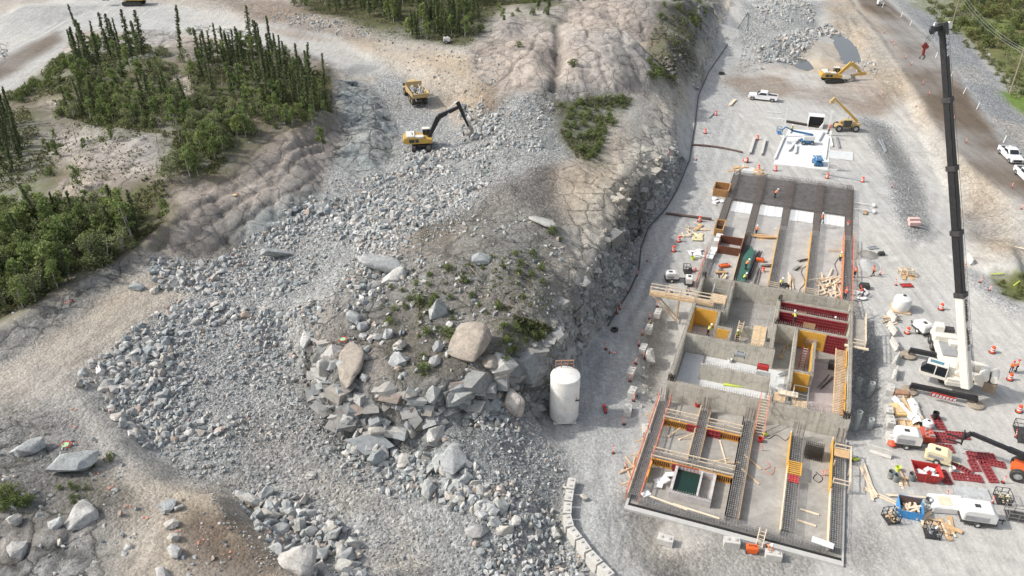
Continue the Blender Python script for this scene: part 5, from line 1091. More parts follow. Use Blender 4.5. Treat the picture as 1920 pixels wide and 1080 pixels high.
def ladder(p, q, w_, m, label, rung=.3):
    d = Vector(q) - Vector(p); T_ = thing('ladder', label, 'ladder', p, 0); s_ = Vector((0,0,1)).cross(d).normalized() * w_ / 2
    r_ = MB(); r_.bar(s_, d + s_, .09).bar(-s_, d - s_, .09); r_.build('rails', m, T_); r_ = MB(); n = int(d.length / rung)
    for k in range(1, n): r_.bar(d * k / n + s_, d * k / n - s_, .05)
    r_.build('rungs', LUMP, T_); return T_
x0, y0 = B(11.0, 13.6); x1, y1 = B(10.9, 17.1); ladder((x0, y0, .02), (x1, y1, 3.7), .95, PINKW, 'pink ladder leaning on the near basement wall')
x0, y0 = B(14.6, 27.5); x1, y1 = B(14.7, 29.2); ladder((x0, y0, .03), (x1, y1, 2.9), .6, REDF, 'red ladder inside the yellow room at the right')
x0, y0 = B(6.4, 30.6); x1, y1 = B(6.6, 32.9); ladder((x0, y0, .03), (x1, y1, 2.4), .6, LUM, 'wooden ladder in the dark room at the centre of the basement')
x0, y0 = B(12.6, -2.1); x1, y1 = B(12.7, -.9); ladder((x0, y0, -.2), (x1, y1, 1.5), .6, LUMP, 'small wooden ladder against the white kerb')
T = TL('timber_deck', 'timber landing with posts right of the pink ladder', 'platform', 12.2, 19.0)
MB().box(0, 2.2, 0, .9, 2.5, 2.62).build('deck', LUMP, T); MB().box(.1, .25, .1, .8, 0, 2.5).box(1.9, 2.05, .1, .8, 0, 2.5).build('posts', LUM, T)
# grade beams of the near slab
def gbeam(p0, p1, w_, h, label, group, forms='', z=.03, st=.28, m=REBG, starter=True):
    T_ = TL('grade_beam', label, 'rebar cage', 0, 0, 0, group); c_ = MB(); cage(c_, p0, p1, w_, h, z, st); c_.build('rebar_cage', m, T_)
    (a0, b0), (a1, b1) = p0, p1; hor = abs(a1 - a0) > abs(b1 - b0); e = w_ / 2 + .12
    if 'b' in forms:                                            # bed under the bars, shade between them put into its dark colour
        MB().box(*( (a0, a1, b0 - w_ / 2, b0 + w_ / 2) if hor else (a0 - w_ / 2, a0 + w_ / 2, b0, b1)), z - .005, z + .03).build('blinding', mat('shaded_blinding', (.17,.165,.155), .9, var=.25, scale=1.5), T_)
    for sd, key, mm in ((-1, 'y', YEL), (-1, 'o', LUMP), (1, 'Y', YEL), (1, 'O', LUMP), (-1, 'p', LUM), (1, 'P', LUM)):
        if key in forms:
            w2 = MB(); hh = h * (.95 if key in 'yY' else .9)
            if hor: w2.box(a0, a1, b0 + sd * e - .05, b0 + sd * e + .05, z, z + hh)
            else: w2.box(a0 + sd * e - .05, a0 + sd * e + .05, b0, b1, z, z + hh)
            w2.build('side_form', mm, T_)
    for sd, key, mm in ((-1, 'r', PINKW), (1, 'R', PINKW), (-1, 'w', LUMP), (1, 'W', LUMP)):
        if key in forms:
            w2 = MB(); L_ = (a1 - a0) if hor else (b1 - b0); n = max(2, int(L_ / 1.9))
            pt = (lambda s_: (a0 + s_, b0 + sd * (e + .1))) if hor else (lambda s_: (a0 + sd * (e + .1), b0 + s_))
            for zz in (z + .75, z + 1.25): w2.bar((*pt(0), zz), (*pt(L_), zz), .06, .12)
            for k in range(n + 1): w2.bar((*pt(L_ * k / n), z), (*pt(L_ * k / n), z + 1.35), .09)
            w2.build('guard_rail', mm, T_)
    if starter:
        w2 = MB()
        for k in range(16): a = a1 + random.uniform(-.5, .5) * (0 if hor else 1) * w_; w2.bar((a, b1 - (.2 if not hor else 0) - random.random() * .8, z + h * .6), (a + random.uniform(-.06,.06), b1 + random.uniform(-.3,.1), z + h + 1.3), .035)
        w2.build('starter_bars', REB, T_)
    return T_
HB = .85
gbeam((0,-.3),(0,16.2), .95, HB, 'leftmost long rebar cage of the near slab, edged by pink rails', 'long rebar cages of the near slab', 'brRo')
gbeam((4.8,6.5),(4.8,16.2), .95, HB, 'second long rebar cage of the near slab, between the square bays', 'long rebar cages of the near slab', 'bpP')
gbeam((9.7,.2),(9.7,16.0), 1.05, HB, 'third long rebar cage of the near slab, ending beside the pink ladder', 'long rebar cages of the near slab', 'bpPo')
gbeam((15.0,.2),(15.0,15.2), 1.15, HB, 'fourth long rebar cage of the near slab, with a pale board on its left', 'long rebar cages of the near slab', 'bo')
gbeam((19.35,-.3),(19.35,15.8), 1.1, HB, 'rightmost long rebar cage of the near slab', 'long rebar cages of the near slab', 'bo')
gbeam((.6,-.35),(18.8,-.35), .8, .7, 'rebar cage running just behind the white kerb', None, 'b', starter=False)
for b_, a0, a1, lb in ((12.9,.6,4.2,'short cross cage closing the upper left square bay'),(12.9,5.4,9.1,'short cross cage closing the upper right square bay'),(6.2,.6,9.1,'cross cage above the concrete water tank')):
    T_ = gbeam((a0,b_),(a1,b_), .85, HB, lb, None, 'bwW', starter=False)
    f_ = MB(); n = int((a1 - a0) / .22)
    for k in range(n + 1): a = a0 + (a1 - a0) * k / n; f_.box(a - .035, a + .035, b_ - .78, b_ - .62, .05, .95)
    f_.box(a0, a1, b_ - .8, b_ - .62, .03, .12); f_.box(a0, a1, b_ - .8, b_ - .62, .88, .97); f_.build('form_ribs', ORA, T_)
    MB().box(a0, a1, b_ - .6, b_ - .56, .04, .92).build('side_form', REDF if b_ > 12 and a0 > 5 else mat('dark_ply', (.10,.07,.05), .8), T_)
for a, b_, w2, m_, lb in ((4.6,12.1,1.4,REDF,'red form panel pushed against the second long cage'),(3.0,5.3,2.6,REDF,'red form panels behind the water tank'),(5.6,12.0,1.3,REDF,'red form panel in the upper right bay'),(.75,2.6,.1,YEL,'yellow form board leaning by the left cage')):
    board(a - (1.3 if a == 4.6 else 0), a + w2 - (1.3 if a == 4.6 else 0), b_, b_ + (.08 if w2 > .2 else 2.4), .05, 1.0, 'form_panel', m_, lb, 'form panel', .35 if m_ is REDF else None, None, mat('red_rib', (.34,.06,.065), .5))
for b_, a, z_ in ((10.5,15.0,1.0),(6.7,15.0,.9)): pass
T = TL('formwork_crate', 'yellow ribbed form lying across the fourth long cage', 'formwork', 15.0, 9.0, .95); r_ = MB()
for k in range(7): r_.box(-.65, .65, -.9 + k * .3, -.8 + k * .3, 0, .1)
r_.box(-.7, -.6, -.95, 1.05, -.02, .12).box(.6, .7, -.95, 1.05, -.02, .12); r_.build('slats', YEL, T)
T = TL('formwork_crate', 'small red ribbed form lying across the fourth long cage', 'formwork', 15.0, 7.4, .95); r_ = MB()
for k in range(4): r_.box(-.5, .5, -.5 + k * .3, -.42 + k * .3, 0, .1)
for k in range(4): r_.box(-.5 + k * .3, -.42 + k * .3, -.5, .5, .003, .097)
r_.build('slats', mat('bright_red_steel', (.6,.07,.07), .5), T)
T = TL('formwork', 'yellow form boards along the left of the fourth long cage', 'formwork', 14.2, 9.5); MB().box(0, .12, 0, 5.0, .05, 1.1).build('sheet', YEL, T)
T = TL('formwork', 'yellow form boards along the left of the rightmost long cage', 'formwork', 18.55, 7.5); MB().box(0, .12, 0, 7.5, .05, 1.1).build('sheet', YEL, T)
T = TL('column_cage', 'dense dark rebar block between the fourth and fifth cages', 'rebar cage', 15.9, 12.0); c_ = MB()
for k in range(10):
    for j in range(7): c_.bar((k * .2, j * .22, 0), (k * .2, j * .22, 1.5), .035)
for z in (.2, .5, .8, 1.1, 1.4):
    for k in range(10): c_.bar((k * .2, 0, z), (k * .2, 1.35, z), .03)
    for j in range(7): c_.bar((0, j * .22, z), (1.85, j * .22, z), .03)
c_.build('bars', REBD, T)
T = TL('edge_platform', 'timber edge platform over the upper end of the rightmost cage', 'platform', 18.8, 8.2); r_ = MB()
for zz in (1.1, 1.6): r_.bar((0,0,zz),(1.6,0,zz),.08,.1).bar((1.6,0,zz),(1.6,5.5,zz),.08,.1).bar((0,5.5,zz),(1.6,5.5,zz),.08,.1)
for p_ in ((0,0),(1.6,0),(1.6,2.7),(1.6,5.5),(0,5.5),(0,2.7)): r_.bar((*p_,0),(*p_,1.7),.1)
r_.build('guard_rail', LUMP, T); MB().box(0, 1.5, 4.2, 5.4, 1.0, 1.06).build('deck', PLY, T)
# water tank box
T = TL('concrete_tank', 'concrete tank with dark green water and a divider in the near left bay', 'tank', 3.3, 1.3); k = 4.2; r_ = MB()
r_.box(0,4.2,0,.28,0,.95).box(0,4.2,3.92,4.2,0,.95).box(0,.28,.28,3.92,0,.95).box(3.92,4.2,.28,3.92,0,.95).box(2.65,2.85,.28,3.92,0,.92); r_.build('shell', mat('pinkish_concrete', (.5,.46,.44), .85, dirt=(.3,.28,.27)), T)
MB().box(.285,2.645,.285,3.915,.1,.5).build('water', mat('green_tank_water', (.012,.035,.026), .12, var=.1), T); MB().box(2.855,3.915,.285,3.915,.03,.1).build('dry_floor', CONF, T)
d_ = MB(); dowel(d_, (.1,.14),(4.1,.14), .95, .07, .22, .3); dowel(d_, (.1,4.05),(4.1,4.05), .95, .07, .3, .25); tag(d_.build('dowels', REBG, T), kind='stuff')
# far part of the foundation
T = TL('rear_slab', 'dusty concrete blinding between the rebar beams at the far end of the foundation', 'slab')
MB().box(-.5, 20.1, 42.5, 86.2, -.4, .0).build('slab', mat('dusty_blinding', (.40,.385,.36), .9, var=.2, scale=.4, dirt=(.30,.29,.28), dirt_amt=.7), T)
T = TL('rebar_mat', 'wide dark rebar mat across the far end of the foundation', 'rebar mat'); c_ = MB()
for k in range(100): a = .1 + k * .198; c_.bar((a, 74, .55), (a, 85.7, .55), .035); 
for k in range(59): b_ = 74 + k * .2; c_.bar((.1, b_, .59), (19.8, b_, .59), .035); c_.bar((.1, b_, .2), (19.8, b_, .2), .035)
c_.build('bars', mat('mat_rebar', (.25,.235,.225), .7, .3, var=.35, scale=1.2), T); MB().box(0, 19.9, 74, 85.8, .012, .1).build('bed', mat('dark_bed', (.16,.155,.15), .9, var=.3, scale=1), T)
d_ = MB(); dowel(d_, (.1,85.75),(19.8,85.75), .5, .1, .2, .5); d_.build('end_hooks', REBD, T)
for k, (a0, a1) in enumerate(((.7,4.0),(5.3,9.0),(10.3,14.0),(15.3,18.9))):
    T = TL('foam_sheet', ['leftmost white foam sheets', 'second white foam sheets from the left', 'third white foam sheets from the left', 'rightmost white foam sheets'][k] + ' in front of the dark rebar mat', 'foam sheet', a0, 69.6 + .4 * (k % 2), .02, 'white foam sheets before the rebar mat')
    r_ = MB(); n = 3
    for i in range(n): r_.box((a1 - a0) * i / n + .02, (a1 - a0) * (i + 1) / n - .02, random.uniform(0, .3), 4.3, .0, .12)
    r_.build('boards', FOAM, T)
LBS = ['leftmost', 'second', 'middle', 'fourth', 'rightmost']
for k, a in enumerate((-.1, 4.6, 9.6, 14.6, 19.5)):
    m_ = [REB, REB, REBG, REBG, REB][k]
    gbeam((a, 62 if k < 2 else 65.5), (a, 85.6), 1.0, .95, LBS[k] + ' dark rebar beam reaching the far end of the foundation', 'rebar beams at the far end', 'b', m=REB, starter=False)
    if k in (2, 3): gbeam((a, 43), (a, 65.5), 1.05, .9, LBS[k] + ' yellow sided rebar beam behind the basement', 'yellow sided rebar beams', 'by', m=REBG, starter=False); 
    if k == 4: gbeam((a, 43), (a, 65.5), 1.0, .95, 'rightmost rebar beam behind the basement with orange forms and railings', None, 'byrR', m=REBG, starter=False)
    if k == 1: gbeam((a, 43), (a, 62), 1.0, .55, 'second rebar beam behind the basement, half covered with green tarp', None, 'bp', m=REBD, starter=False)
    if k == 0: gbeam((a, 43), (a, 53.5), 1.0, .6, 'leftmost rebar beam behind the basement with a pink railing', None, 'br', m=REBG, starter=False)
for k, (a, b_) in enumerate(((9.6,43.4),(14.6,43.4))):
    T = TL('guard_frame', ['wooden guard frame on the near end of the middle yellow sided beam', 'wooden guard frame on the near end of the fourth yellow sided beam'][k], 'railing', a, b_, .9); r_ = MB()
    for z in (.3, .6, .9): r_.bar((-.7, 0, z), (.8, 0, z), .05, .1); r_.bar((-.7, 2.0, z), (.8, 2.0, z), .05, .1)
    for x in (-.7, .8):
        for y in (0, 2.0): r_.bar((x, y, -.3), (x, y, 1.1), .09)
    r_.build('rails', LUMP, T)
T = TL('green_tarp', 'dark green tarp spread over the second beam behind the basement', 'tarp', 5.0, 49); r_ = MB()
r_.slab([(-.5,-6),(.3,-6),(.9,0),(1.0,7),(.4,8.5),(-.3,5)], .6, .64); r_.build('sheet', GRN, T)
for k, (a, b_, h, lb) in enumerate(((-3.1,75.2,4.2,'orange form box standing left of the dark rebar mat'), (-.7,60,4.0,'narrow dark form box beside the leftmost beam'), (.6,54.6,4.1,'large red and brown form box with ribs between the two left beams'))):
    w_, d_ = ((2.6, 3.2), (1.3, 3.6), (3.4, 3.6))[k]; T = TL('form_box', lb, 'form box', a, b_, .02); r_ = MB(); hh = 1.3
    r_.box(0, w_, 0, .08, 0, hh).box(0, w_, d_ - .08, d_, 0, hh).box(0, .08, .08, d_ - .08, 0, hh).box(w_ - .08, w_, .08, d_ - .08, 0, hh); r_.build('sides', PLY if k != 2 else mat('brown_ply', (.17,.11,.06), .8), T)
    r_ = MB()
    for i in range(int(w_ / .24) + 1): r_.box(i * .24, i * .24 + .05, d_ - .2, d_ - .085, 0, hh + .04); r_.box(i * .24, i * .24 + .05, -.1, -.004, 0, hh + .04)
    r_.box(-.06, -.004, -.1, d_ + .1, hh - .14, hh + .06).box(w_ + .004, w_ + .06, -.1, d_ + .1, hh - .14, hh + .06); r_.build('ribs', ORA if k != 2 else mat('red_brown_rib', (.34,.10,.07), .6), T)
for k, b_ in enumerate((51.0, 52.4, 53.6, 56.8, 58.4)):
    T = TL('foam_block', 'white foam panel in the row by the leftmost beam', 'foam sheet', -.6 + .1 * k, b_, .7, 'foam panels by the leftmost beam'); MB().box(0, 1.0, 0, 1.15, 0, .12).build('board', FOAM, T)
# loose planks
PLK = [MB().box(-L_ / 2, L_ / 2, -w_ / 2, w_ / 2, 0, .06).mesh('plank', m_) for L_, w_, m_ in ((2.6,.16,LUM),(3.6,.16,LUMP),(1.8,.22,LUMP),(2.2,.5,PLY),(4.6,.2,LUMP))]
def plank(x, y, z, rz, k, label, group, tilt=0): return tag(link(PLK[k], 'plank', None, (x, y, z), (0, tilt, rz)), label, 'plank', group)
for (a, b_, w_, d_, n, ang, lb, gp) in ((17.0,50,2.4,6.5,34,1.4,'loose timber in the tangled pile right of the fourth beam','timber in the tangled pile'), (11.9,49.5,.7,1.6,9,1.6,'pale timber in the neat bundle between the middle and fourth beams','timber in the neat bundle'),
      (7.0,62.2,2.0,.9,9,.2,'brown board in the stack near the second beam','boards stacked near the second beam'), (2.5,46.5,.8,2.2,5,1.5,'board lying between the two left beams','boards between the left beams')):
    for k in range(n):
        x, y = B(a + random.uniform(-.5,.5) * w_, b_ + random.uniform(-.5,.5) * d_); plank(x, y, .03 + random.random() * .35, TH + ang + random.uniform(-.5,.5) * (1.6 if n > 30 else .3), random.choice((0,1,2,4)) if 'brown' not in lb else 3, lb, gp, random.uniform(-.08,.08))
for (a, b_, rz, k, lb) in ((6.3,-.3,-.08,4,'long pale plank laid on the cage below the water tank'), (3.2,-.1,-.14,4,'plank laid on the cage at the left below the water tank'), (16.9,4.2,-.1,2,'upper of two short planks in the right bay'), (16.7,2.6,-.1,2,'lower of two short planks in the right bay'), (10.8,9.5,-.7,0,'brace plank leaning on the third cage, upper'), (10.8,7.2,-.7,0,'brace plank leaning on the third cage, lower'), (7.6,10.0,1.9,1,'thin plank lying in the upper right square bay')):
    x, y = B(a, b_); plank(x, y, .8 if b_ < 0 else .06, TH + rz, k, lb, None)
for k, (a, b_, rz) in enumerate(((1.9,3.3,.3),(2.5,3.9,.9),(2.2,2.6,1.2),(2.9,4.3,.1),(1.2,.2,.5),(2.6,3.1,.6))):
    x, y = B(a, b_); o = MB().box(-.45,.45,-.3,.3,0,.09).build('foam_sheet', FOAM, None, loc=(x, y, .04 + .1 * k if b_ > 1 else .85), rz=rz); tag(o, 'loose white foam sheet in the pile left of the water tank' if b_ > 1 else 'white foam sheet lying on the corner of the left cage', 'foam sheet', 'foam sheets by the water tank' if b_ > 1 else None)
T = TL('white_board', 'large white board at the right end of the kerb cage', 'board', 17.2, .1, .8, rz=-.12); MB().box(0, 2.0, -.5, .2, 0, .1).build('sheet', FOAM, T)
# pale slab at the far end with steel columns and beams
def W2(u, v, z=0): return P(u, v, z)
x0, y0 = P(1452, 310); 
T = thing('pale_slab', 'clean white concrete slab beyond the dark rebar mat', 'slab', (0, 0, .012)); pl = [P(1450,308), P(1552,318), P(1560,246), P(1478,243)]
MB().slab(pl, -.2, .06).build('slab', mat('clean_slab', (.68,.69,.68), .75, var=.05), T); T.location.z = .02
for u0, v0, h, lb in ((1467,256,5.9,'tall white steel column at the left of the pale slab'), (1551,254,5.2,'tall white steel column at the right of the pale slab')):
    x, y = P(u0, v0); T = thing('steel_column', lb, 'column', (x, y, .05), TH); MB().box(-.2,.2,-.2,-.14,0,h).box(-.2,.2,.14,.2,0,h).box(-.04,.04,-.14,.14,0,h).build('shaft', WHT, T); MB().box(-.35,.35,-.35,.35,-.05,.04).build('base_plate', WHT, T)
def lay(u0, v0, u1, v1, w_, h, nm, m_, lb, cat, z=0, group=None):
    x0, y0, z0 = G(u0, v0); x1, y1, z1 = G(u1, v1); L_ = math.hypot(x1 - x0, y1 - y0)
    r_ = MB(); r_.box(0, L_, -w_ / 2, w_ / 2, 0, .05).box(0, L_, -w_ / 2, w_ / 2, h - .05, h).box(0, L_, -.04, .04, .05, h - .05) if w_ > .25 else MB()
    if w_ <= .25: r_ = MB().box(0, L_, -w_ / 2, w_ / 2, 0, h)
    o = r_.build(nm, m_, None, loc=(x0, y0, max(z0, z1) + z + .02), rz=heading((x0, y0), (x1, y1))); return tag(o, lb, cat, group)
for a in ((1452,300,1470,258,.4,.4,'steel_beam',WHT,'white steel beam along the left edge of the pale slab','beam'), (1478,285,1497,262,.5,.5,'steel_beam',WHT,'left one of two white beams on the slab by the boom lift','beam'), (1490,290,1492,275,.5,.5,'steel_beam',WHT,'right one of two white beams on the slab by the boom lift','beam'),
    (1547,300,1553,258,.3,.3,'steel_beam',WHT,'white steel beam along the right edge of the pale slab','beam'), (1438,211,1463,213,.2,.2,'steel_beam',WHT,'upper thin white beam on the gravel behind the slab','beam'), (1436,221,1475,226,.25,.2,'steel_beam',WHT,'lower thin white beam on the gravel behind the slab','beam'),
    (1405,290,1414,262,.6,.5,'concrete_beam',BLKC,'left grey precast beam on gravel left of the slab','beam'), (1427,292,1434,264,.5,.5,'concrete_beam',BLKC,'right grey precast beam with stacked blocks left of the slab','beam'), (1536,266,1545,250,.3,.3,'steel_beam',STL,'short steel beam at the right of the pale slab','beam'),
    (1568,258,1573,279,.3,.3,'steel_pipe',STL,'grey steel pipe right of the pale slab','pipe'), (1556,258,1560,276,.4,.3,'steel_beam',WHT,'white beam with studs right of the pale slab','beam'), (1648,263,1660,286,.25,.2,'steel_pipe',STL,'blue grey pipe lying near the pad edge','pipe'), (1653,264,1662,285,.2,.2,'steel_pipe',STL,'second blue grey pipe lying near the pad edge','pipe'),
    (1470,228,1540,240,.8,.3,'steel_truss',REBD,'long dark steel truss lying behind the slab','truss'), (1540,326,1618,341,.25,.2,'steel_beam',STL,'long thin white beam between two barrels above the rebar mat','beam'), (1330,222,1342,208,.3,.2,'steel_pipe',STL,'small steel pipe bundle beside a cone by the lane','pipe'), (1368,199,1378,188,.7,.3,'plank_bundle',LUMP,'pale timber bundle in front of the white pickup','timber'),
    (1508,316,1552,322,.2,.3,'steel_beam',WHT,'white sill beam along the near edge of the pale slab','beam')): lay(*a)
pl = [P(1552,282), P(1600,286), P(1599,302), P(1551,296)]; tag(MB().slab(pl, .03, .1).build('concrete_pad', CONL), 'thin grey concrete pad at the right of the pale slab', 'slab')
T = thing('support_stand', 'small white steel frame at the lower right corner of the pale slab', 'frame', (*P(1552,318), .05), TH); r_ = MB()
for z in (.05, 1.2, 2.3):
    r_.bar((0,0,z),(1.6,0,z),.18)
for x in (0, 1.6): r_.bar((x,0,0),(x,0,2.4),.18).bar((x,2,0),(x,0,1.2),.12)
r_.build('bars', WHT, T)

# site clutter inside the foundation: bundles, cables, props
def bundle(a, b_, ang, L_, n, m_, label, z=.03, sp=.08):
    T_ = TL('rebar_bundle', label, 'rebar', a, b_, z, None, ang); r_ = MB()
    for k in range(n): y = random.uniform(-.3,.3); r_.bar((random.uniform(-.3,.3), y, sp * (k % 3) + .04), (L_ + random.uniform(-.5,.5), y + random.uniform(-.25,.25), sp * (k % 3) + .04), .045)
    r_.build('bars', m_, T_)
for a in ((6.2,48,1.5,9,14,REBD,'long dark rebar bundle lying right of the green tarp'),(7.2,46,1.55,6,10,REB,'rusty rebar bundle in the second bay behind the basement'),(2.6,44.5,1.7,5,9,REBD,'dark rebar bundle in the first bay behind the basement'),(7.5,52.5,.4,2.2,10,DARKM,'dark heap of bent bars in the second bay'),(12.5,56,.8,2.0,8,DARKM,'dark tangle of bars in the third bay'),(12.2,53,1.1,1.8,8,DARKM,'second dark tangle of bars in the third bay'),
          (1.4,58.2,.1,2.4,6,REDF,'red bars lying in the first bay above the form box'),(16.6,61,.3,2.2,6,LUMP,'pale sticks at the top of the fourth bay'),(7.4,44.3,.6,2.2,12,REB,'rusty coil of bars near the back basement wall'),(8.3,28.2,1.4,3.2,10,DARKM,'dark bars on the floor at the basement centre'),(17.0,25,1.2,3,7,DARKM,'dark bars on the mauve floor at the right of the basement'),(12.3,26,.9,2.6,9,STL,'steel scaffold parts lying in the passage of the basement'),(12.0,29.5,1.4,3.4,9,LUM,'timber shoring lying in the passage of the basement')): bundle(*a)
def cable(pts, m_, label, r=.035, z=.06, nm='cable', cat='cable'):
    q = []; P_ = [Vector((*B(a, b_), z)) for a, b_ in pts]
    for i in range(len(P_) - 1):
        p0 = P_[max(0, i - 1)]; p1 = P_[i]; p2 = P_[i + 1]; p3 = P_[min(len(P_) - 1, i + 2)]
        for k in range(6): t_ = k / 6; q.append(.5 * ((2 * p1) + (p2 - p0) * t_ + (2 * p0 - 5 * p1 + 4 * p2 - p3) * t_ * t_ + (3 * p1 - p0 - 3 * p2 + p3) * t_ ** 3))
    q.append(P_[-1]); tag(MB().path(q, r, 5).build(nm, m_), label, cat)
cable([(11.2,14.6),(12.0,13.8),(12.8,14.8),(13.8,14.2),(14.3,15.2)], BLK, 'black cable snaking below the near basement wall'); cable([(17.3,10.0),(17.0,9.2),(17.6,8.8),(17.9,9.6),(17.2,10.3)], BLK, 'black hose loop on the floor of the right bay')
cable([(12.2,10.2),(12.6,9.4),(12.1,8.7),(12.9,8.3),(13.1,9.6)], REDP if 'REDP' in globals() else PINKW, 'red hose curled in the middle bay'); cable([(13.8,55),(13.2,53),(13.9,50),(13.3,47.5),(13.7,45)], BLK, 'black cable wandering along the third bay'); cable([(18.6,60),(17.8,57),(18.3,54),(17.6,52)], BLK, 'black cable in the fourth bay behind the basement')
cable([(14.2,25.4),(14.6,25.0),(15.0,25.6),(14.5,26.2)], BLK, 'black hose on the floor of the yellow room at the right', z=.1)
for k, (a, b_, lb) in enumerate(((1.6,10.4,'upper'),(2.8,10.3,'lower'),(7.0,8.2,'first'),(8.1,8.4,'second'))):
    T = TL('timber_brace', ['short timber brace in the upper left square bay, by the left cage','short timber brace in the upper left square bay, by the second cage','short timber brace in the upper right square bay, left one','short timber brace in the upper right square bay, right one'][k], 'timber', a, b_, .03, None, .8 - .3 * k); MB().bar((0,0,.05),(1.5,0,.7),.09).build('strut', LUM, T); MB().box(-.1,.1,-.15,.15,0,.08).build('foot_block', LUMP, T)
for k in range(9):
    b_ = 43.5 + k * 2.4; T = TL('timber_brace', 'timber brace propping the rightmost orange formed beam', 'timber', 20.3, b_, .0, 'braces on the rightmost beam', 0); MB().bar((1.1,0,.02),(0,0,.9),.08).bar((1.1,0,.04),(0,0,.04),.07).build('strut', LUMP, T)
for k in range(6):
    b_ = 1.5 + k * 2.3; T = TL('timber_brace', 'timber brace propping the leftmost cage of the near slab', 'timber', -.65, b_, .0, 'braces on the leftmost cage', 0); MB().bar((-1.0,0,.02),(0,0,.85),.08).bar((-1.0,0,.04),(0,0,.04),.07).build('strut', LUM, T)
for k, (a, b_) in enumerate(((20.3,80),(20.3,77.5))): T = TL('steel_bracket', ['upper', 'lower'][k] + ' pale bracket sticking out right of the dark rebar mat', 'bracket', a, b_, .3); MB().box(0,3.4,-.06,.06,0,.1).box(2.9,3.3,-.5,.5,-.1,.15).build('arm', WHT, T)
# ---------------- machines ----------------
GLS = mat('dark_glass', (.02,.025,.03), .08, var=.1, spec=.8)
MYEL = mat('machine_yellow', (.54,.34,.07), .45, var=.12, scale=1, dirt=(.36,.28,.18), dirt_amt=.5)
DYEL = mat('dusty_yellow', (.52,.37,.16), .6, var=.12, scale=1, dirt=(.40,.33,.25), dirt_amt=.6)
MORA = mat('machine_orange', (.75,.13,.025), .45, var=.08, dirt=(.4,.2,.1))
MBLU = mat('machine_blue', (.05,.19,.38), .45, var=.12, dirt=(.15,.2,.25))
CWHT = mat('car_white', (.80,.80,.80), .25, var=.03, dirt=(.62,.58,.52), dirt_amt=.3, spec=.5)
CRM = mat('cream_paint', (.70,.63,.42), .45, var=.06, dirt=(.5,.44,.3))
CRWH = mat('crane_white', (.72,.69,.61), .4, var=.04, dirt=(.55,.5,.43), dirt_amt=.35)
REDP = mat('red_paint', (.42,.035,.03), .45, var=.1, dirt=(.3,.08,.06))
CON_O = mat('barrel_orange', (.85,.10,.035), .5, var=.08, dirt=(.55,.2,.12)); RFW = mat('reflective_white', (.8,.8,.8), .4)
def wheel(T, x, y, z, r, w_, rimm=None, rot=0.0):
    t_ = MB(); n = 18
    prof = [(r * .55, -w_ / 2), (r * .9, -w_ / 2), (r, -w_ * .32), (r, w_ * .32), (r * .9, w_ / 2), (r * .55, w_ / 2)]
    t_.lathe(prof, n); o = t_.build('wheel', RUBR, T, loc=(x, y, z), rot=(R(90), 0, rot), smooth=True)
    MB().tube((0,0,-w_ * .36), (0,0,w_ * .36), r * .56, n=12).tube((0,0,-w_ * .5), (0,0,w_ * .5), r * .2, n=8).build('rim', rimm or WHT, o, smooth=True); return o
def pickup(u0, v0, u1, v1, label, cargo=False):
    """u0,v0 tail, u1,v1 nose"""
    a = G(u0, v0); b_ = G(u1, v1); c = ((a[0] + b_[0]) / 2, (a[1] + b_[1]) / 2); T = thing('pickup_truck', label, 'pickup truck', (*c, gz(*c)), heading(a, b_), None, 1.08)
    pr = [(-3.0,.5),(-3.0,1.12),(-.95,1.15),(-.95,1.2),(1.25,1.22),(1.4,1.18),(2.85,1.08),(3.0,.85),(3.0,.45),(2.6,.4),(2.45,.8),(1.6,.8),(1.45,.4),(-1.5,.4),(-1.65,.82),(-2.45,.82),(-2.6,.42)]
    r_ = MB(); r_.prism([p for p in pr], -.98, .98); bd = r_.build('body', CWHT, T, bevel=.05)
    MB().box(-2.9,-1.08,-.8,.8,1.16,1.2).build('bed_floor', DARKM, bd); MB().box(-3.0,-.95,.8,.98,1.13,1.32).box(-3.0,-.95,-.98,-.8,1.13,1.32).box(-3.0,-2.88,-.8,.8,1.13,1.3).build('bed_side', CWHT, T, bevel=.02)
    MB().prism([(-.98,1.18),(-.85,1.88),(.55,1.9),(1.35,1.2)], -.88, .88).build('cab', CWHT, T, bevel=.05)
    MB().prism([(-.8,1.28),(-.7,1.76),(.45,1.78),(1.0,1.28)], -.895, .895).build('window', GLS, T); MB().add([(1.28,-.75,1.29),(1.28,.75,1.29),(.66,.7,1.85),(.66,-.7,1.85)], [(0,1,2,3)]).build('windscreen', GLS, T, loc=(.02, 0, .02))
    MB().box(3.0,3.05,-.7,.7,.55,.95).build('grille', DARKM, T)
    for s_ in (-1, 1): MB().box(2.97,3.04,s_ * .82 - .12,s_ * .82 + .12,.72,.98).build('headlight', WHT, T); MB().box(1.0,1.15,s_ * 1.0 - .02 if s_ > 0 else -1.2,1.2 if s_ > 0 else -.98,1.3,1.5).build('mirror', BLK, T)
    for x in (2.02, -2.05):
        for s_ in (-1, 1): wheel(T, x, s_ * .86, .42, .42, .3, STL)
    return T
pickup(1455, 190, 1404, 185, 'white pickup parked on the pad behind the pale slab')
pickup(1877, 283, 1908, 312, 'white pickup on the dirt road at the right, the whole truck in view')
pickup(1908, 322, 1940, 352, 'white pickup cut off by the right edge of the picture')
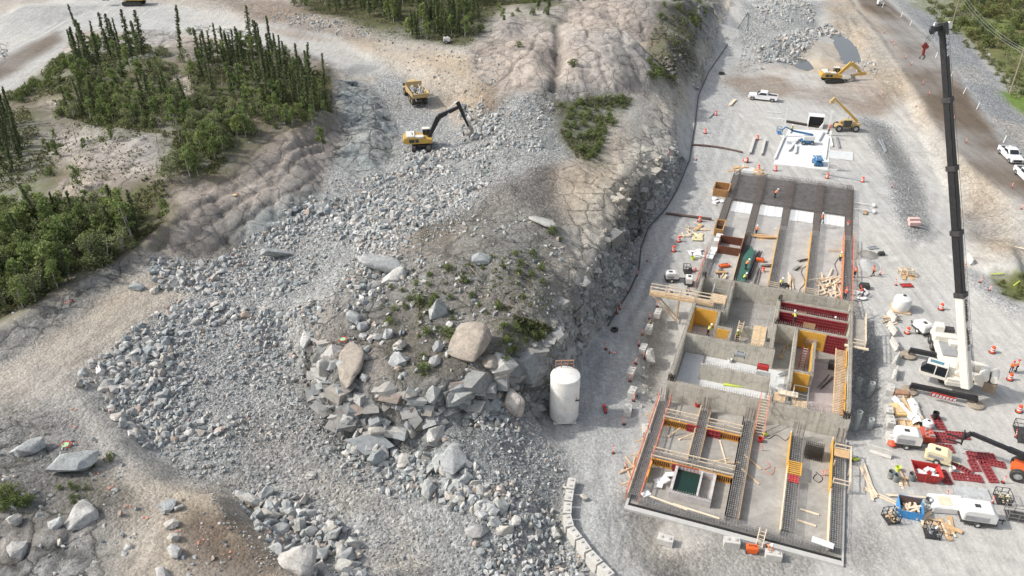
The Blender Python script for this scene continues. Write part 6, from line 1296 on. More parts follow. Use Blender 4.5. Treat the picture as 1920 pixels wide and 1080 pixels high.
def tracks(T, L_, gap, w_, h, m_=RUBR):
    for s_ in (-1, 1):
        y = s_ * gap / 2; pr = [(-L_/2+h*.5,0),(L_/2-h*.5,0),(L_/2-h*.1,h*.25),(L_/2,h*.55),(L_/2-h*.15,h*.85),(L_/2-h*.5,h),(-L_/2+h*.5,h),(-L_/2+h*.15,h*.85),(-L_/2,h*.55),(-L_/2+h*.1,h*.25)]
        o = MB().prism(pr, y - w_/2, y + w_/2).build('track', m_, T); r_ = MB()
        for k in range(int(L_ / .22)): x = -L_/2 + h*.5 + k * .22; (r_.box(x, x + .06, y - w_/2 - .01, y + w_/2 + .01, h - .001, h + .05) if x < L_/2 - h*.5 else 0)
        r_.box(-L_*.36, L_*.36, y - w_/2 - .03, y + w_/2 + .03, h*.3, h*.7); r_.build('track_pads', DARKM, o)
def excavator(x, y, z, rz, under, label, body, arm, J, scale=1.0, tilt=0):
    """J: boom foot, boom knee, boom tip, stick tip (x,z); bucket curls below the stick tip"""
    T = thing('excavator', label, 'excavator', (x, y, z), rz, None, scale); U = MB().box(-1.1,1.1,-1.0,1.0,.5,.95).tube((0,0,.95),(0,0,1.2),.75,n=16).build('undercarriage', DARKM, T, rz=under)
    tracks(U, 4.6, 2.5, .62, 1.0)
    b_ = MB(); b_.prism([(-2.7,1.25),(-2.85,1.6),(-2.8,2.35),(-1.2,2.4),(1.7,1.9),(1.75,1.25)], -1.42, 1.42); b_.build('house', body, T, bevel=.06)
    MB().prism([(-3.15,1.3),(-3.2,1.7),(-3.0,2.3),(-2.72,2.3),(-2.72,1.3)], -1.35, 1.35).build('counterweight', body, T, bevel=.08)
    MB().box(-2.6,-1.2,-1.3,1.3,2.4,2.62).box(-1.15,.3,-1.35,-.3,2.2,2.5).build('engine_hood', mat('pale_hood', (.68,.66,.6), .5, dirt=(.4,.38,.33)), T, bevel=.04); MB().tube((-1.6,-.6,2.6),(-1.6,-.6,3.1),.08,n=8).build('exhaust', DARKM, T)
    MB().box(-2.2,-1.3,-1.45,-1.425,1.5,2.1).box(-1.15,-.6,-1.45,-1.425,1.5,2.1).build('vent', DARKM, T)
    c_ = MB().prism([(.2,1.85),(.2,3.1),(1.35,3.1),(1.75,2.5),(1.75,1.85)], .45, 1.4).build('cab', GLS, T); MB().box(.12,1.42,.4,1.45,3.1,3.2).build('cab_roof', mat('pale_hood', (.68,.66,.6)), c_); f_ = MB()
    for x_ in (.2, 1.0): f_.box(x_, x_ + .09, .42, .5, 1.85, 3.1).box(x_, x_ + .09, 1.36, 1.44, 1.85, 3.1)
    f_.box(.15,1.78,.42,1.43,1.8,1.95).build('cab_frame', BLK if arm is BLK else body, c_)
    p = [Vector((j[0], 0, j[1])) for j in J]; yy = Vector((0, -.1, 0)); up = (0, 1, 0)
    bm_ = MB(); bm_.bar(p[0] + yy, p[1] + yy, .55, .5, .85, .5, up=up).bar(p[1] + yy, p[2] + yy, .85, .5, .45, .45, up=up); bm_.build('boom', arm, T, bevel=.03)
    q = p[2] + (p[2] - p[3]).normalized() * .9; MB().bar(q + yy, p[3] + yy, .7, .38, .35, .34, up=up).build('stick', arm, T, bevel=.02)
    MB().tube(p[0] + Vector((.5,-.5,-.2)), (p[1] + p[2]) * .5 + Vector((0,-.5,-.1)), .09, n=8).tube(p[0] + Vector((.5,.3,-.2)), (p[1] + p[2]) * .5 + Vector((0,.3,-.1)), .09, n=8).tube((p[1] + p[2]) * .5 + Vector((0,-.1,.55)), q + Vector((0,-.1,.1)), .09, n=8).tube(q.lerp(p[3], .3) + Vector((.35,-.1,.1)), p[3] + Vector((.3,-.1,.3)), .07, n=8).build('cylinder', STL, T, smooth=True)
    d = -1 if p[3].x < p[2].x + .2 else 1; bx, bz = p[3].x, p[3].z
    bk = [(bx+.15,bz+.15),(bx+.75,bz-.15),(bx+.85,bz-.8),(bx+.3,bz-1.35),(bx-.75,bz-1.25),(bx+.1,bz-.95),(bx+.3,bz-.6),(bx-.15,bz+.05)]
    B2 = MB().prism(bk, -.85, .65).build('bucket', mat('worn_bucket', (.26,.25,.23), .6, .3, dirt=(.4,.25,.08)), T); r_ = MB()
    for k in range(5): r_.bar((bx-.7, -.75 + k * .33, bz-1.25), (bx-1.0, -.75 + k * .33, bz-1.3), .12, .08)
    r_.build('teeth', DARKM, B2); return T
x, y, z = G(792, 276); excavator(x, y, z - .1, R(8), R(82), 'excavator with a black arm digging in the blasted rock of the trench', MYEL, BLK, ((1.2,1.9),(3.0,5.4),(6.6,7.0),(8.0,3.4)), 1.02)
x, y, z = G(1560, 153); excavator(x, y, z, R(-3), R(4), 'yellow excavator parked with folded arm beside the puddle', MYEL, MYEL, ((1.2,1.9),(3.6,4.6),(6.6,2.0),(4.2,1.6)), 1.02)
x, y, z = G(252, 9); excavator(x, y, z, R(180), R(0), 'yellow excavator cut off by the top edge above the haul road', MYEL, BLK, ((1.2,1.9),(3.0,5.0),(6.0,5.2),(6.6,2.4)), 1.15)
# articulated dump truck, seen from behind, nose to the upper left
a = G(797, 204); b_ = G(762, 172); x, y = (a[0] + b_[0]) / 2, (a[1] + b_[1]) / 2
T = thing('dump_truck', 'articulated yellow dump truck loaded with rock in the trench', 'dump truck', (x, y, gz(x, y)), heading(a, b_) - .12, None, .98)
MB().box(-4.2,1.2,-.45,.45,.9,1.4).build('chassis', DARKM, T)
bx_ = MB(); o_ = [(-4.6,-1.45,1.75),(-4.6,1.45,1.75),(.8,1.45,1.5),(.8,-1.45,1.5)]; tp_ = [(-5.1,-1.75,2.75),(-5.1,1.75,2.75),(.95,1.7,2.95),(.95,-1.7,2.95)]; it = [(-4.95,-1.6,2.75),(-4.95,1.6,2.75),(.8,1.55,2.95),(.8,-1.55,2.95)]; ib = [(-4.4,-1.3,1.95),(-4.4,1.3,1.95),(.6,1.3,1.8),(.6,-1.3,1.8)]
bx_.add(o_ + tp_ + it + ib, [(0,1,2,3)] + [(k,(k+1)%4,4+(k+1)%4,4+k) for k in range(4)] + [(4+k,4+(k+1)%4,8+(k+1)%4,8+k) for k in range(4)] + [(8+k,8+(k+1)%4,12+(k+1)%4,12+k) for k in range(4)] + [(12,13,14,15)])
bx_.box(.85,1.1,-1.7,1.7,2.6,3.5).bar((-4.9,-1.75,2.3),(-4.9,1.75,2.3),.2,.3); bx_.build('dump_body', DYEL, T)
MB().prism([(1.6,1.0),(1.6,1.9),(2.4,2.1),(4.6,1.9),(4.9,1.0)], -1.35, 1.35).build('tractor', DYEL, T, bevel=.08); c_ = MB().prism([(1.9,1.9),(1.9,3.1),(3.0,3.1),(3.3,2.2),(3.2,1.9)], -.75, .75).build('cab', GLS, T); MB().box(1.8,3.15,-.85,.85,3.1,3.22).build('cab_roof', DYEL, c_)
MB().box(3.6,4.4,-1.5,-.9,1.9,2.3).box(3.6,4.4,.9,1.5,1.9,2.3).build('mirror', BLK, T)
for x_ in (3.3, -1.4, -3.2):
    for s_ in (-1, 1): wheel(T, x_, s_ * 1.25, .85, .88, .65, DYEL)
q = np.stack([rng.uniform(-4.3, .4, 60), rng.uniform(-1.15, 1.15, 60), rng.uniform(2.0, 2.9, 60)], -1); me = scatter_mesh('rock_load', ROCKP, q, (rng.uniform(.2, .55, 60)[:, None] * np.ones((1, 3))), rotm(60), STC[rng.integers(0, 6, 60)], M_STONE)
L_ = link(me, 'rock_load'); L_.location = T.location; L_.rotation_euler = T.rotation_euler; tag(L_, 'load of grey rock heaped in the dump truck bed', 'rock load', kind='stuff')
# telehandlers
def telehandler(x, y, z, rz, label, body, arm, tip, forks, sc=1.0, turn=0):
    T = thing('telehandler', label, 'telehandler', (x, y, z), rz, None, sc)
    MB().box(-2.4,2.4,-.5,.5,.65,1.1).box(-2.5,-1.0,-1.0,1.0,1.0,1.7).box(1.0,2.2,-.9,.9,.9,1.25).build('chassis', body, T, bevel=.05)
    c_ = MB().box(-.6,.9,.45,1.2,1.1,2.5).build('cab', GLS, T); MB().box(-.7,1.0,.4,1.25,2.5,2.62).build('cab_roof', body, c_)
    MB().box(-.8,1.2,-1.25,-.5,.8,1.7).build('engine_box', body, T, bevel=.05)
    for x_ in (-1.7, 1.7):
        for s_ in (-1, 1): wheel(T, x_, s_ * 1.05, .7, .72, .5, STL)
    p0 = Vector((-2.0, 0, 2.0)); p1 = Vector(tip); d = (p1 - p0); o = MB().bar(p0, p0 + d * .6, .45, .5).build('boom', arm, T, bevel=.02); MB().bar(p0 + d * .55, p1, .34, .38).build('inner_boom', arm, o); MB().tube(Vector((.3,0,1.2)), p0 + d * .3, .09, n=8).build('lift_cylinder', STL, T)
    r_ = MB(); h = Vector((d.x, 0, 0)).normalized(); r_.bar(p1, p1 + h * .5 + Vector((0,0,-.7)), .5, .3)
    if forks: r_.box(p1.x + .5, p1.x + .62, -.7, .7, p1.z - 1.3, p1.z - .3); r_.box(p1.x + .6, p1.x + 2.0, -.5, -.36, p1.z - 1.3, p1.z - 1.2).box(p1.x + .6, p1.x + 2.0, .36, .5, p1.z - 1.3, p1.z - 1.2)
    else: r_.box(p1.x - .1, p1.x + .7, -.35, .35, p1.z - 1.1, p1.z - .5)
    r_.build('carriage', BLK if forks else body, T); return T
x, y, z = G(1585, 244); telehandler(x, y, z, R(176), 'yellow telehandler with raised boom at the edge of the pad', DYEL, MYEL, (3.6, 0, 6.8), False, 1.0)
a = G(1907, 893); b_ = G(1885, 878); telehandler(a[0] + 1.6, a[1] - .6, a[2], R(150), 'orange telehandler with a black boom and forks at the right edge', MORA, BLK, (6.6, 0, 3.2), True, 1.05)
# crawler deck crane: carrier, outriggers, house, cab and boom
tipd = ray(1768, 50); tip = Vector((float(tipd[0]), float(tipd[1]), float(tipd[2]))) * 84; tip.z += CAM_H
base = Vector((*P(1812, 716), 3.2)); base = Vector((P(1812, 712, 3.2)[0], P(1812, 712, 3.2)[1], 3.2))
T = thing('mobile_crane', 'tall mobile crane with a white and black telescopic boom', 'crane', (base.x, base.y, 0), 0)
def cr(u, v, z=0.0): p = P(u, v, z); return Vector((p[0] - base.x, p[1] - base.y, z))
tl = tip - Vector((base.x, base.y, 0)); b0 = Vector((0, 0, 3.2)); d = tl - b0; L_ = d.length; dn = d.normalized(); side = dn.cross(Vector((0,0,1))).normalized(); upv = side.cross(dn)
def along(v_target):
    best = min(range(0, 1001), key=lambda k: abs(pix(*(Vector((base.x, base.y, 0)) + b0 + d * k / 1000))[1] - v_target)); return best / 1000
st = [0, along(553), along(437), along(316), along(188), 1.0]
wd = [.95, .86, .80, .74, .68, .6]
BO_ = MB().bar(b0 - dn * 1.0, b0 + d * st[1], 1.05, 1.0, .95, .95, up=upv).build('boom', CRWH, T, bevel=.08)
for k in range(1, 5):
    MB().bar(b0 + d * (st[k] - .004), b0 + d * st[k + 1], wd[k], wd[k], up=upv).build('boom_section', BLK, T, bevel=.08)
    MB().bar(b0 + d * (st[k] - .006), b0 + d * (st[k] + .008), wd[k] + .24, wd[k] + .24, up=upv).build('boom_collar', DARKM, T)
    MB().bar(b0 + d * (st[k] + .01) - upv * (wd[k] / 2 + .004) , b0 + d * (st[k + 1] - .01) - upv * (wd[k] / 2 + .004), .12, .02, up=upv).build('boom_rib', mat('grey_rib', (.06,.06,.062), .5), T)
hd = b0 + d; hx = Vector((-1, 0, 0))
H_ = MB().bar(hd - dn * .8, hd + dn * .4, .75, .8, up=upv).bar(hd + side * .5, hd - side * 1.6 - upv * .2, .4, .5).build('boom_head', BLK, T, bevel=.04)
MB().tube(hd + side * .7 - upv * .45, hd + side * .7 + upv * .45, .38, n=14).build('white_sheave', CRWH, H_); MB().tube(hd - side * 2.2 - upv * .1, hd - side * 2.2 + upv * .1, .42, n=14).build('sheave', BLK, H_)
MB().tube(hd - side * .1 + dn * .2 - upv * .72, hd - side * .1 + dn * .2 - upv * .62, .36, n=16).build('warning_disc', RFW, H_); 
MB().bar(hd - side * .35 + dn * 0 - upv * .74, hd + side * .15 + dn * .4 - upv * .74, .12, .01, up=upv).bar(hd - side * .3 - dn * .15 - upv * .735, hd - side * .12 - dn * .0 - upv * .735, .12, .01, up=upv).build('red_stripe', REDP, H_)
def text(body, size, parent, M4, m_, nm='lettering'):
    cu = bpy.data.curves.new(nm, 'FONT'); cu.body = body; cu.size = size; cu.extrude = .012; cu.offset = .02; cu.align_x = 'LEFT'; cu.align_y = 'CENTER'; o = bpy.data.objects.new(nm, cu); COL.objects.link(o)
    bpy.context.view_layer.update(); dg = bpy.context.evaluated_depsgraph_get(); me = bpy.data.meshes.new_from_object(o.evaluated_get(dg)); bpy.data.objects.remove(o); me.materials.clear(); me.materials.append(m_)
    t_ = bpy.data.objects.new(nm, me); COL.objects.link(t_); t_.parent = parent; t_.matrix_local = M4; return t_
# the boom face that looks to the near side (down along -upv)
def face_matrix(origin, xdir, normal):
    xd = xdir.normalized(); nz = normal.normalized(); yd = nz.cross(xd); M4 = Matrix((xd, yd, nz)).transposed().to_4x4(); M4.translation = origin; return M4
fn = -upv if (-upv).dot(Vector((-base.x, -base.y, CAM_H)) - b0) > 0 else upv
text('Link-Belt', .66, T, face_matrix(b0 + d * .985 + fn * (wd[4] / 2 + .02) , -dn, fn), RFW)
text('CAMRICK', .62, T, face_matrix(b0 + d * (st[1] - .012) + fn * (.53) , -dn, fn), BLK); text('CRANE', .62, T, face_matrix(b0 + d * (st[1] * .62) + fn * (.55) , -dn, fn), BLK)
MB().tube(b0 + d * (st[1] * .38) + fn * .5, b0 + d * (st[1] * .38) + fn * .53, .28, n=14).build('emblem', mat('grey_emblem', (.3,.3,.3), .5), T)
# hoist ropes and hook block
hk = cr(1738, 88, tip.z - 3.2); hp = P(1738, 92, tip.z - 3.4); hk = Vector((tl.x - 1.35, tl.y - .1, tl.z - 2.3))
r_ = MB(); 
for q in (-.25, 0, .25): r_.tube(hd - side * 1.6 + Vector((q, 0, 0)), hk + Vector((q * .8, 0, .5)), .025, n=4)
r_.tube(hd - side * .1 + upv * .6, b0 + upv * 1.0, .022, n=4).tube(hd + side * .7, b0 + side * .9 + upv * .4, .022, n=4).build('hoist_rope', DARKM, T)
HK = MB().tube(hk + Vector((-.18,-.1,.35)), hk + Vector((-.18,.1,.35)), .17, n=12).tube(hk + Vector((.17,-.12,.3)), hk + Vector((.17,.12,.3)), .2, n=12).bar(hk + Vector((0,0,.7)), hk + Vector((0,0,-.5)), .22).build('hook_block', mat('dark_red_block', (.22,.03,.025), .5), T); r_ = MB(); pr = []
for k in range(11): t_ = -1.2 + k * .5; pr.append(hk + Vector((math.cos(t_) * .25, 0, -.8 + math.sin(t_) * .25)))
r_.path(pr, .08); r_.build('hook', REB, HK)
# carrier
ax = (cr(1790, 735, 1) - cr(1758, 628, 1)); ax.z = 0; ang = math.atan2(ax.y, ax.x); cc = cr(1776, 690, 0.0)
K = bpy.data.objects.new('carrier', None)
cm_ = MB().box(-6.2,5.2,-1.35,1.35,1.0,1.6).box(-6.0,-3.6,-1.3,1.3,1.6,2.2).box(-5.8,-4.6,-1.3,-.2,2.2,3.0).box(-3.5,-2.4,.2,1.3,1.6,2.1).box(3.6,5.1,-1.3,1.3,1.6,1.9).build('carrier', CRWH, T, bevel=.05, loc=cc, rz=ang)
MB().box(-3.3,-.2,-.9,.9,1.605,1.75).box(1.4,3.4,-1.0,1.0,1.605,1.7).build('deck_plate', mat('grey_deck', (.3,.3,.29), .7), cm_); MB().box(-5.5,-4.7,-.1,1.0,2.2,2.7).build('engine', DARKM, cm_)
for x_ in (-5.2, -3.7, 1.6, 3.2):
    for s_ in (-1, 1): wheel(T, cc.x + math.cos(ang) * x_ - math.sin(ang) * s_ * 1.25, cc.y + math.sin(ang) * x_ + math.cos(ang) * s_ * 1.25, .62, .65, .5, STL, ang)
def outrig(p, q, nm='outrigger'):
    o = MB().bar(p, q, .5, .55).build(nm, BLK, T, bevel=.02); r_ = MB()
    for e in (p, q): r_.tube((e.x, e.y, .35), (e.x, e.y, e.z), .13, n=8)
    r_.build('jack', DARKM, o); r_ = MB()
    for e in (p, q): r_.lathe([(0,.05),(.85,.05),(.95,.12),(.95,.26),(.85,.32),(.25,.34),(.2,.45),(0,.45)], 20, (e.x, e.y))
    r_.build('float_pad', mat('pad_timber', (.30,.25,.19), .8, dirt=(.42,.38,.32)), o, smooth=True)
outrig(cr(1708, 722, 1.0), cr(1833, 748, 1.0)); outrig(cr(1706, 656, 1.0), cr(1826, 680, 1.0))
RB = MB().bar(cr(1746, 738, .95), cr(1792, 750, .95), .12, .55).build('rear_board', REDP, T); r_ = MB()
for k in range(7): a_ = cr(1750, 739.5, .95).lerp(cr(1789, 749.5, .95), k / 6); r_.box(a_.x - .14, a_.x + .14, a_.y - .14, a_.y - .1, .82, 1.12)
r_.build('marking', RFW, RB)
# superstructure
h0 = cr(1757, 688, 1.8); h1 = cr(1838, 712, 1.8); hv = h1 - h0; ha = math.atan2(hv.y, hv.x); sv = hv.length; U = MB()
U.box(1.2, sv + .6, -1.3, 1.2, 1.7, 2.4).box(2.2, sv, -1.2, -.5, 2.4, 2.9).box(2.6, sv, .55, 1.15, 2.4, 3.4).prism([(1.2,1.75),(2.2,2.9),(sv,3.1),(sv + .6,1.75)], -1.35, -1.05)
US = U.build('turntable_house', CRWH, T, bevel=.06, loc=(h0.x, h0.y, 0), rz=ha)
MB().box(1.8, sv - .3, -1.37, -1.355, 2.25, 2.32).build('gold_stripe', mat('gold_stripe', (.55,.36,.14), .5), US)
text('2200', .5, US, face_matrix(Vector((sv - 1.6, -1.37, 2.05)), Vector((1,0,0)), Vector((0,-1,0))), BLK)
MB().box(sv + .4, sv + 1.7, -1.5, 1.4, 1.3, 2.5).build('counterweight', mat('rusty_weight', (.22,.17,.12), .8, dirt=(.1,.08,.07)), US, bevel=.05); MB().tube((sv + .2,-1.2,2.9),(sv + .2,.9,2.9),.55,n=14).tube((sv + 1.3,-1.2,2.95),(sv + 1.3,.9,2.95),.42,n=14).build('winch', CRWH, US)
c_ = MB().prism([(-1.5,1.5),(-1.7,2.2),(-1.1,3.05),(1.1,3.1),(1.2,1.5)], -1.75, -.65).build('cab', GLS, US, bevel=.05); f_ = MB()
f_.prism([(-1.15,3.08),(-1.05,3.2),(1.15,3.22),(1.15,3.1)], -1.8, -.6).prism([(-1.75,1.4),(-1.72,1.75),(1.25,1.75),(1.25,1.4)], -1.8, -.6)
for x_ in (-.15, 1.1): f_.box(x_, x_ + .12, -1.79, -1.74, 1.6, 3.12).box(x_, x_ + .12, -.66, -.61, 1.6, 3.12)
f_.build('cab_frame', CRWH, c_); MB().box(-.9,.6,-1.5,-.9,3.225,3.24).build('roof_window', mat('blue_glass', (.10,.22,.28), .15), c_)
# boom hoist cylinder
cy = b0 + d * (st[1] * .62) + fn * .7; cf = Vector((h0.x + math.cos(ha) * 2.2, h0.y + math.sin(ha) * 2.2, 2.4)); o = MB().tube(cf, cf.lerp(cy, .52), .42, n=14).build('hoist_cylinder', CRWH, T, smooth=True); MB().tube(cf.lerp(cy, .5), cy, .2, n=12).build('piston_rod', STL, o, smooth=True)
# silo
x, y = P(1057, 784); T = thing('silo', 'tall white silo with rust stains beside the rock cut', 'silo', (x, y + .2, 0), 0)
SIL = mat('silo_white', (.76,.755,.72), .5, var=.05, scale=.5, dirt=(.45,.33,.20), dirt_amt=.35)
MB().lathe([(0,.35),(1.62,.35),(1.65,.4),(1.65,6.0),(1.62,6.08),(1.1,6.32),(.5,6.46),(0,6.5)], 48).build('shell', SIL, T, smooth=True)
r_ = MB(); [r_.bar((x_, -1.2, .15), (x_, 1.2, .15), .2) for x_ in (-1.0, 1.0)]; r_.bar((-1.3,-1.2,.15),(1.3,-1.2,.15),.2).bar((-1.3,1.2,.15),(1.3,1.2,.15),.2); r_.build('skid', WHT, T)
r_ = MB(); [r_.bar((x_, 1.1, 6.1), (x_, 1.1, 7.2), .09) for x_ in (-1, -.35, .35, 1)]; r_.bar((-1.05,1.1,7.2),(1.05,1.1,7.2),.1).bar((-1.05,1.1,6.75),(1.05,1.1,6.75),.07); r_.build('top_rail', mat('rusty_rail', (.42,.24,.16), .7), T)
text('7', .4, T, face_matrix(Vector((1.1,-1.27,3.6)), Vector((.76,.65,0)), Vector((.65,-.76,0))), mat('grey_emblem', (.3,.3,.3), .5)); MB().box(.9,1.35,-1.42,-1.36,3.3,3.5).build('plate', mat('green_plate', (.05,.1,.09), .5), T, rz=.12)
r_ = MB(); [r_.lathe([(1.652,z_), (1.668,z_+.03), (1.652,z_+.06)], 40) for z_ in (3.2, 4.5)]; r_.lathe([(1.655,1.9),(1.67,1.95),(1.655,2.0)], 40).lathe([(1.655,5.9),(1.68,5.95),(1.655,6.0)], 40); r_.build('band', SIL, T, smooth=True)
T.rotation_euler.z = .05
# round topped white water tank
x, y = P(1688, 580); T = thing('water_tank', 'round white plastic tank on a timber pallet', 'tank', (x, y, .02), TH)
MB().lathe([(0,.2),(1.1,.2),(1.15,.3),(1.15,1.5),(1.05,1.85),(.7,2.05),(.25,2.12),(0,2.12)], 28).build('shell', WHT, T, smooth=True); MB().tube((.1,.2,2.1),(.1,.2,2.2),.22,n=12).build('lid', BLK, T); MB().box(-1.2,1.2,-1.2,1.2,0,.2).build('pallet', LUM, T)
# white open shelter
x, y = P(1526, 236); T = thing('shelter', 'white open fronted shelter box behind the pale slab', 'shelter', (x, y, .02), TH + .1)
MB().prism([(-1.3,0),(-1.3,1.6),(-1.0,2.3),(1.2,2.4),(1.7,1.5),(1.7,0)], .95, 1.0).box(-1.4,1.75,-1.0,1.0,2.3,2.4).box(-1.35,-1.27,-1.0,.95,0,2.3).box(1.62,1.7,-1.0,.95,0,2.3).build('shell', WHT, T); MB().box(-1.25,1.6,-.6,.94,0,2.28).build('dark_inside', HOLE, T); MB().prism([(.9,0),(1.6,0),(1.6,1.2)], -1.6, -1.0).build('ramp_wing', WHT, T)  # black box inside the shelter paints its inner shade
# compressors, welders, light tower
def trailer(u, v, rz, label, body, L_=2.6, w_=1.5, h=1.2, z0=.55, tow=1, extras=True, nm='compressor', cat='compressor', low=DARKM, sc=1.0):
    x, y, z = G(u, v); T = thing(nm, label, cat, (x, y, z), rz, None, sc)
    MB().prism([(-L_/2,z0),(-L_/2,z0+h*.8),(-L_/2+.25,z0+h),(L_/2-.5,z0+h),(L_/2,z0+h*.7),(L_/2,z0)], -w_/2, w_/2).build('canopy', body, T, bevel=.05)
    MB().box(-L_/2-.1,L_/2+.1,-w_/2-.05,w_/2+.05,z0-.2,z0).bar((L_/2,0,z0-.1),(L_/2+1.1*tow,0,z0-.15),.1).bar((L_/2+.9*tow,0,.0),(L_/2+.9*tow,0,z0),.07).build('frame', low, T)
    for s_ in (-1, 1): wheel(T, -.1, s_ * (w_/2 + .1), .33, .35, .2, WHT)
    if extras:
        MB().box(-L_/2+.2,L_/2-.7,-w_/2-.012,-w_/2,z0+.15,z0+h*.55).build('side_panel', mat('grey_panel', (.35,.35,.35), .5), T); MB().box(-.5,0,-.2,.2,z0+h,z0+h+.05).build('hatch', DARKM, T)
        text('IRx' if False else '185', .35, T, face_matrix(Vector((-.9,-w_/2-.015,z0+h*.75)), Vector((1,0,0)), Vector((0,-1,0))), BLK, 'marking') if False else None
    return T
trailer(1259, 526, 0, 'white compressor trailer with one wheel showing on the gravel lane', WHT, 1.9, 1.2, .95, .55)
trailer(1291, 533, R(80), 'narrow white generator on a black skid beside the lane compressor', WHT, 1.6, .9, 1.0, .5, nm='generator', cat='generator')
trailer(1697, 833, R(-12), 'white compressor trailer behind the orange bag and the red crate', WHT, 2.7, 1.6, 1.35, .6)
trailer(1828, 975, R(-12), 'large white compressor trailer parked at the lower right', WHT, 3.1, 1.8, 1.3, .6)
trailer(1727, 622, R(105), 'white light tower trailer with folded black lamps behind the crane', WHT, 2.2, 1.3, 1.1, .5, nm='light_tower', cat='light tower')
trailer(1757, 862, R(-28), 'cream coloured mixer trailer with a round hatch', CRM, 2.4, 1.5, .9, .5, nm='mixer_trailer', cat='mixer', low=CRM)
trailer(838, 81, 0, 'tiny white trailer by the forest at the end of the upper track', WHT, 1.6, 1.1, .9, .5, nm='utility_trailer', cat='trailer')
trailer(1649, 10, 0, 'white box trailer on the road verge at the very top', WHT, 1.6, 1.2, 1.2, .4, nm='utility_trailer', cat='trailer')
# boom lift and scissor lift
x, y = P(1512, 270); T = thing('boom_lift', 'blue boom lift reaching to the left column on the pale slab', 'boom lift', (x, y, .09), R(175)); MB().box(-1.2,1.2,-.8,.8,.35,.8).build('chassis', MBLU, T, bevel=.05); MB().box(-1.3,.9,-.75,.75,.85,1.7).build('turret', WHT, T, bevel=.08)
for a_ in (-.85, .85):
    for s_ in (-1, 1): wheel(T, a_, s_ * .85, .38, .4, .3, STL)
MB().bar((-.8,0,1.9),(3.2,0,2.6),.3,.35).bar((3.2,0,2.6),(4.6,0,3.4),.2,.22).bar((-.8,0,1.6),(-.8,0,2.0),.3).bar((4.6,0,3.4),(5.3,0,2.6),.18).build('arm', MBLU, T); r_ = MB()
for z in (2.1, 2.6, 3.1):
    for p_, q_ in (((5.3,-.8),(5.3,.8)),((6.1,-.8),(6.1,.8)),((5.3,-.8),(6.1,-.8)),((5.3,.8),(6.1,.8))): r_.bar((*p_, z), (*q_, z), .06)
for p_ in ((5.3,-.8),(5.3,.8),(6.1,-.8),(6.1,.8)): r_.bar((*p_, 2.0), (*p_, 3.1), .06)
r_.box(5.3,6.1,-.8,.8,2.0,2.08); r_.build('basket', MBLU, T)
x, y = P(1532, 309); T = thing('scissor_lift', 'blue scissor lift with a white rail basket on the pale slab', 'scissor lift', (x, y, .09), R(85)); MB().box(-1.2,1.2,-.75,.75,.3,.75).build('chassis', MBLU, T, bevel=.04)
for a_ in (-.85, .85):
    for s_ in (-1, 1): wheel(T, a_, s_ * .7, .3, .32, .22, WHT)
r_ = MB(); [r_.bar((-1, s_, .8), (1, s_, 1.15), .08).bar((1, s_, .8), (-1, s_, 1.15), .08) for s_ in (-.5, .5)]; r_.build('scissor_arms', MBLU, T); MB().box(-1.25,1.25,-.75,.75,1.2,1.32).build('platform', MBLU, T); r_ = MB()
for z in (1.8, 2.3): r_.bar((-1.2,-.7,z),(1.2,-.7,z),.05).bar((-1.2,.7,z),(1.2,.7,z),.05).bar((-1.2,-.7,z),(-1.2,.7,z),.05).bar((1.2,-.7,z),(1.2,.7,z),.05)
for x_ in (-1.2, 0, 1.2):
    for s_ in (-.7, .7): r_.bar((x_, s_, 1.3), (x_, s_, 2.3), .05)
r_.build('rail', WHT, T)
# steel pipe piles in the pit
for (u, v, h, lb) in ((1606,735,1.9,'pale steel pipe pile nearest the right basement wall, upper'), (1630,742,1.8,'pale steel pipe pile farther from the wall, upper right'), (1603,806,2.5,'long leaning pipe pile at the corner of the near wall'), (1630,803,1.2,'short pipe pile at the lower right of the pit')):
    x, y, z = G(u, v); T = thing('pipe_pile', lb, 'pipe pile', (x, y, z - .2), 0); MB().lathe([(.33,0),(.33,h+.4),(.27,h+.4),(.27,h-.4),(0,h-.4)], 18).build('pipe', mat('pale_pipe', (.55,.58,.56), .5, .2, dirt=(.35,.33,.28)), T, smooth=True)
# utility poles and wires
PM = mat('pole_wood', (.30,.25,.19), .85, scale=3); tops = []
for (u, v, h, lb) in ((1783,54,11,'wooden utility pole farther up the marsh'), (1893,176,11,'wooden utility pole nearer at the right edge')):
    x, y, z = G(u, v); T = thing('utility_pole', lb, 'utility pole', (x, y, z - .3), 0); MB().tube((0,0,0),(0,0,h),.17,.12,8).build('pole', PM, T, smooth=True); MB().bar((-1.2,.3,h-.9),(1.2,-.3,h-.9),.12).build('crossarm', PM, T); tops.append(Vector((x, y, z + h - 1.1)))
dv = tops[1] - tops[0]; T = thing('power_lines', 'thin power lines strung between the utility poles', 'wires', (0, 0, 0)); 
for k, o_ in enumerate((-1.1, 0, 1.1)):
    r_ = MB(); pts_ = []
    for s_ in range(-16, 33):
        f = s_ / 16; p = tops[0] + dv * f; fr = f - math.floor(f); p.z -= 1.6 * (1 - (2 * fr - 1) ** 2); pts_.append(p + Vector((o_, o_ * .3, .1)))
    r_.path(pts_, .025, 4); r_.build('wire', STL, T)
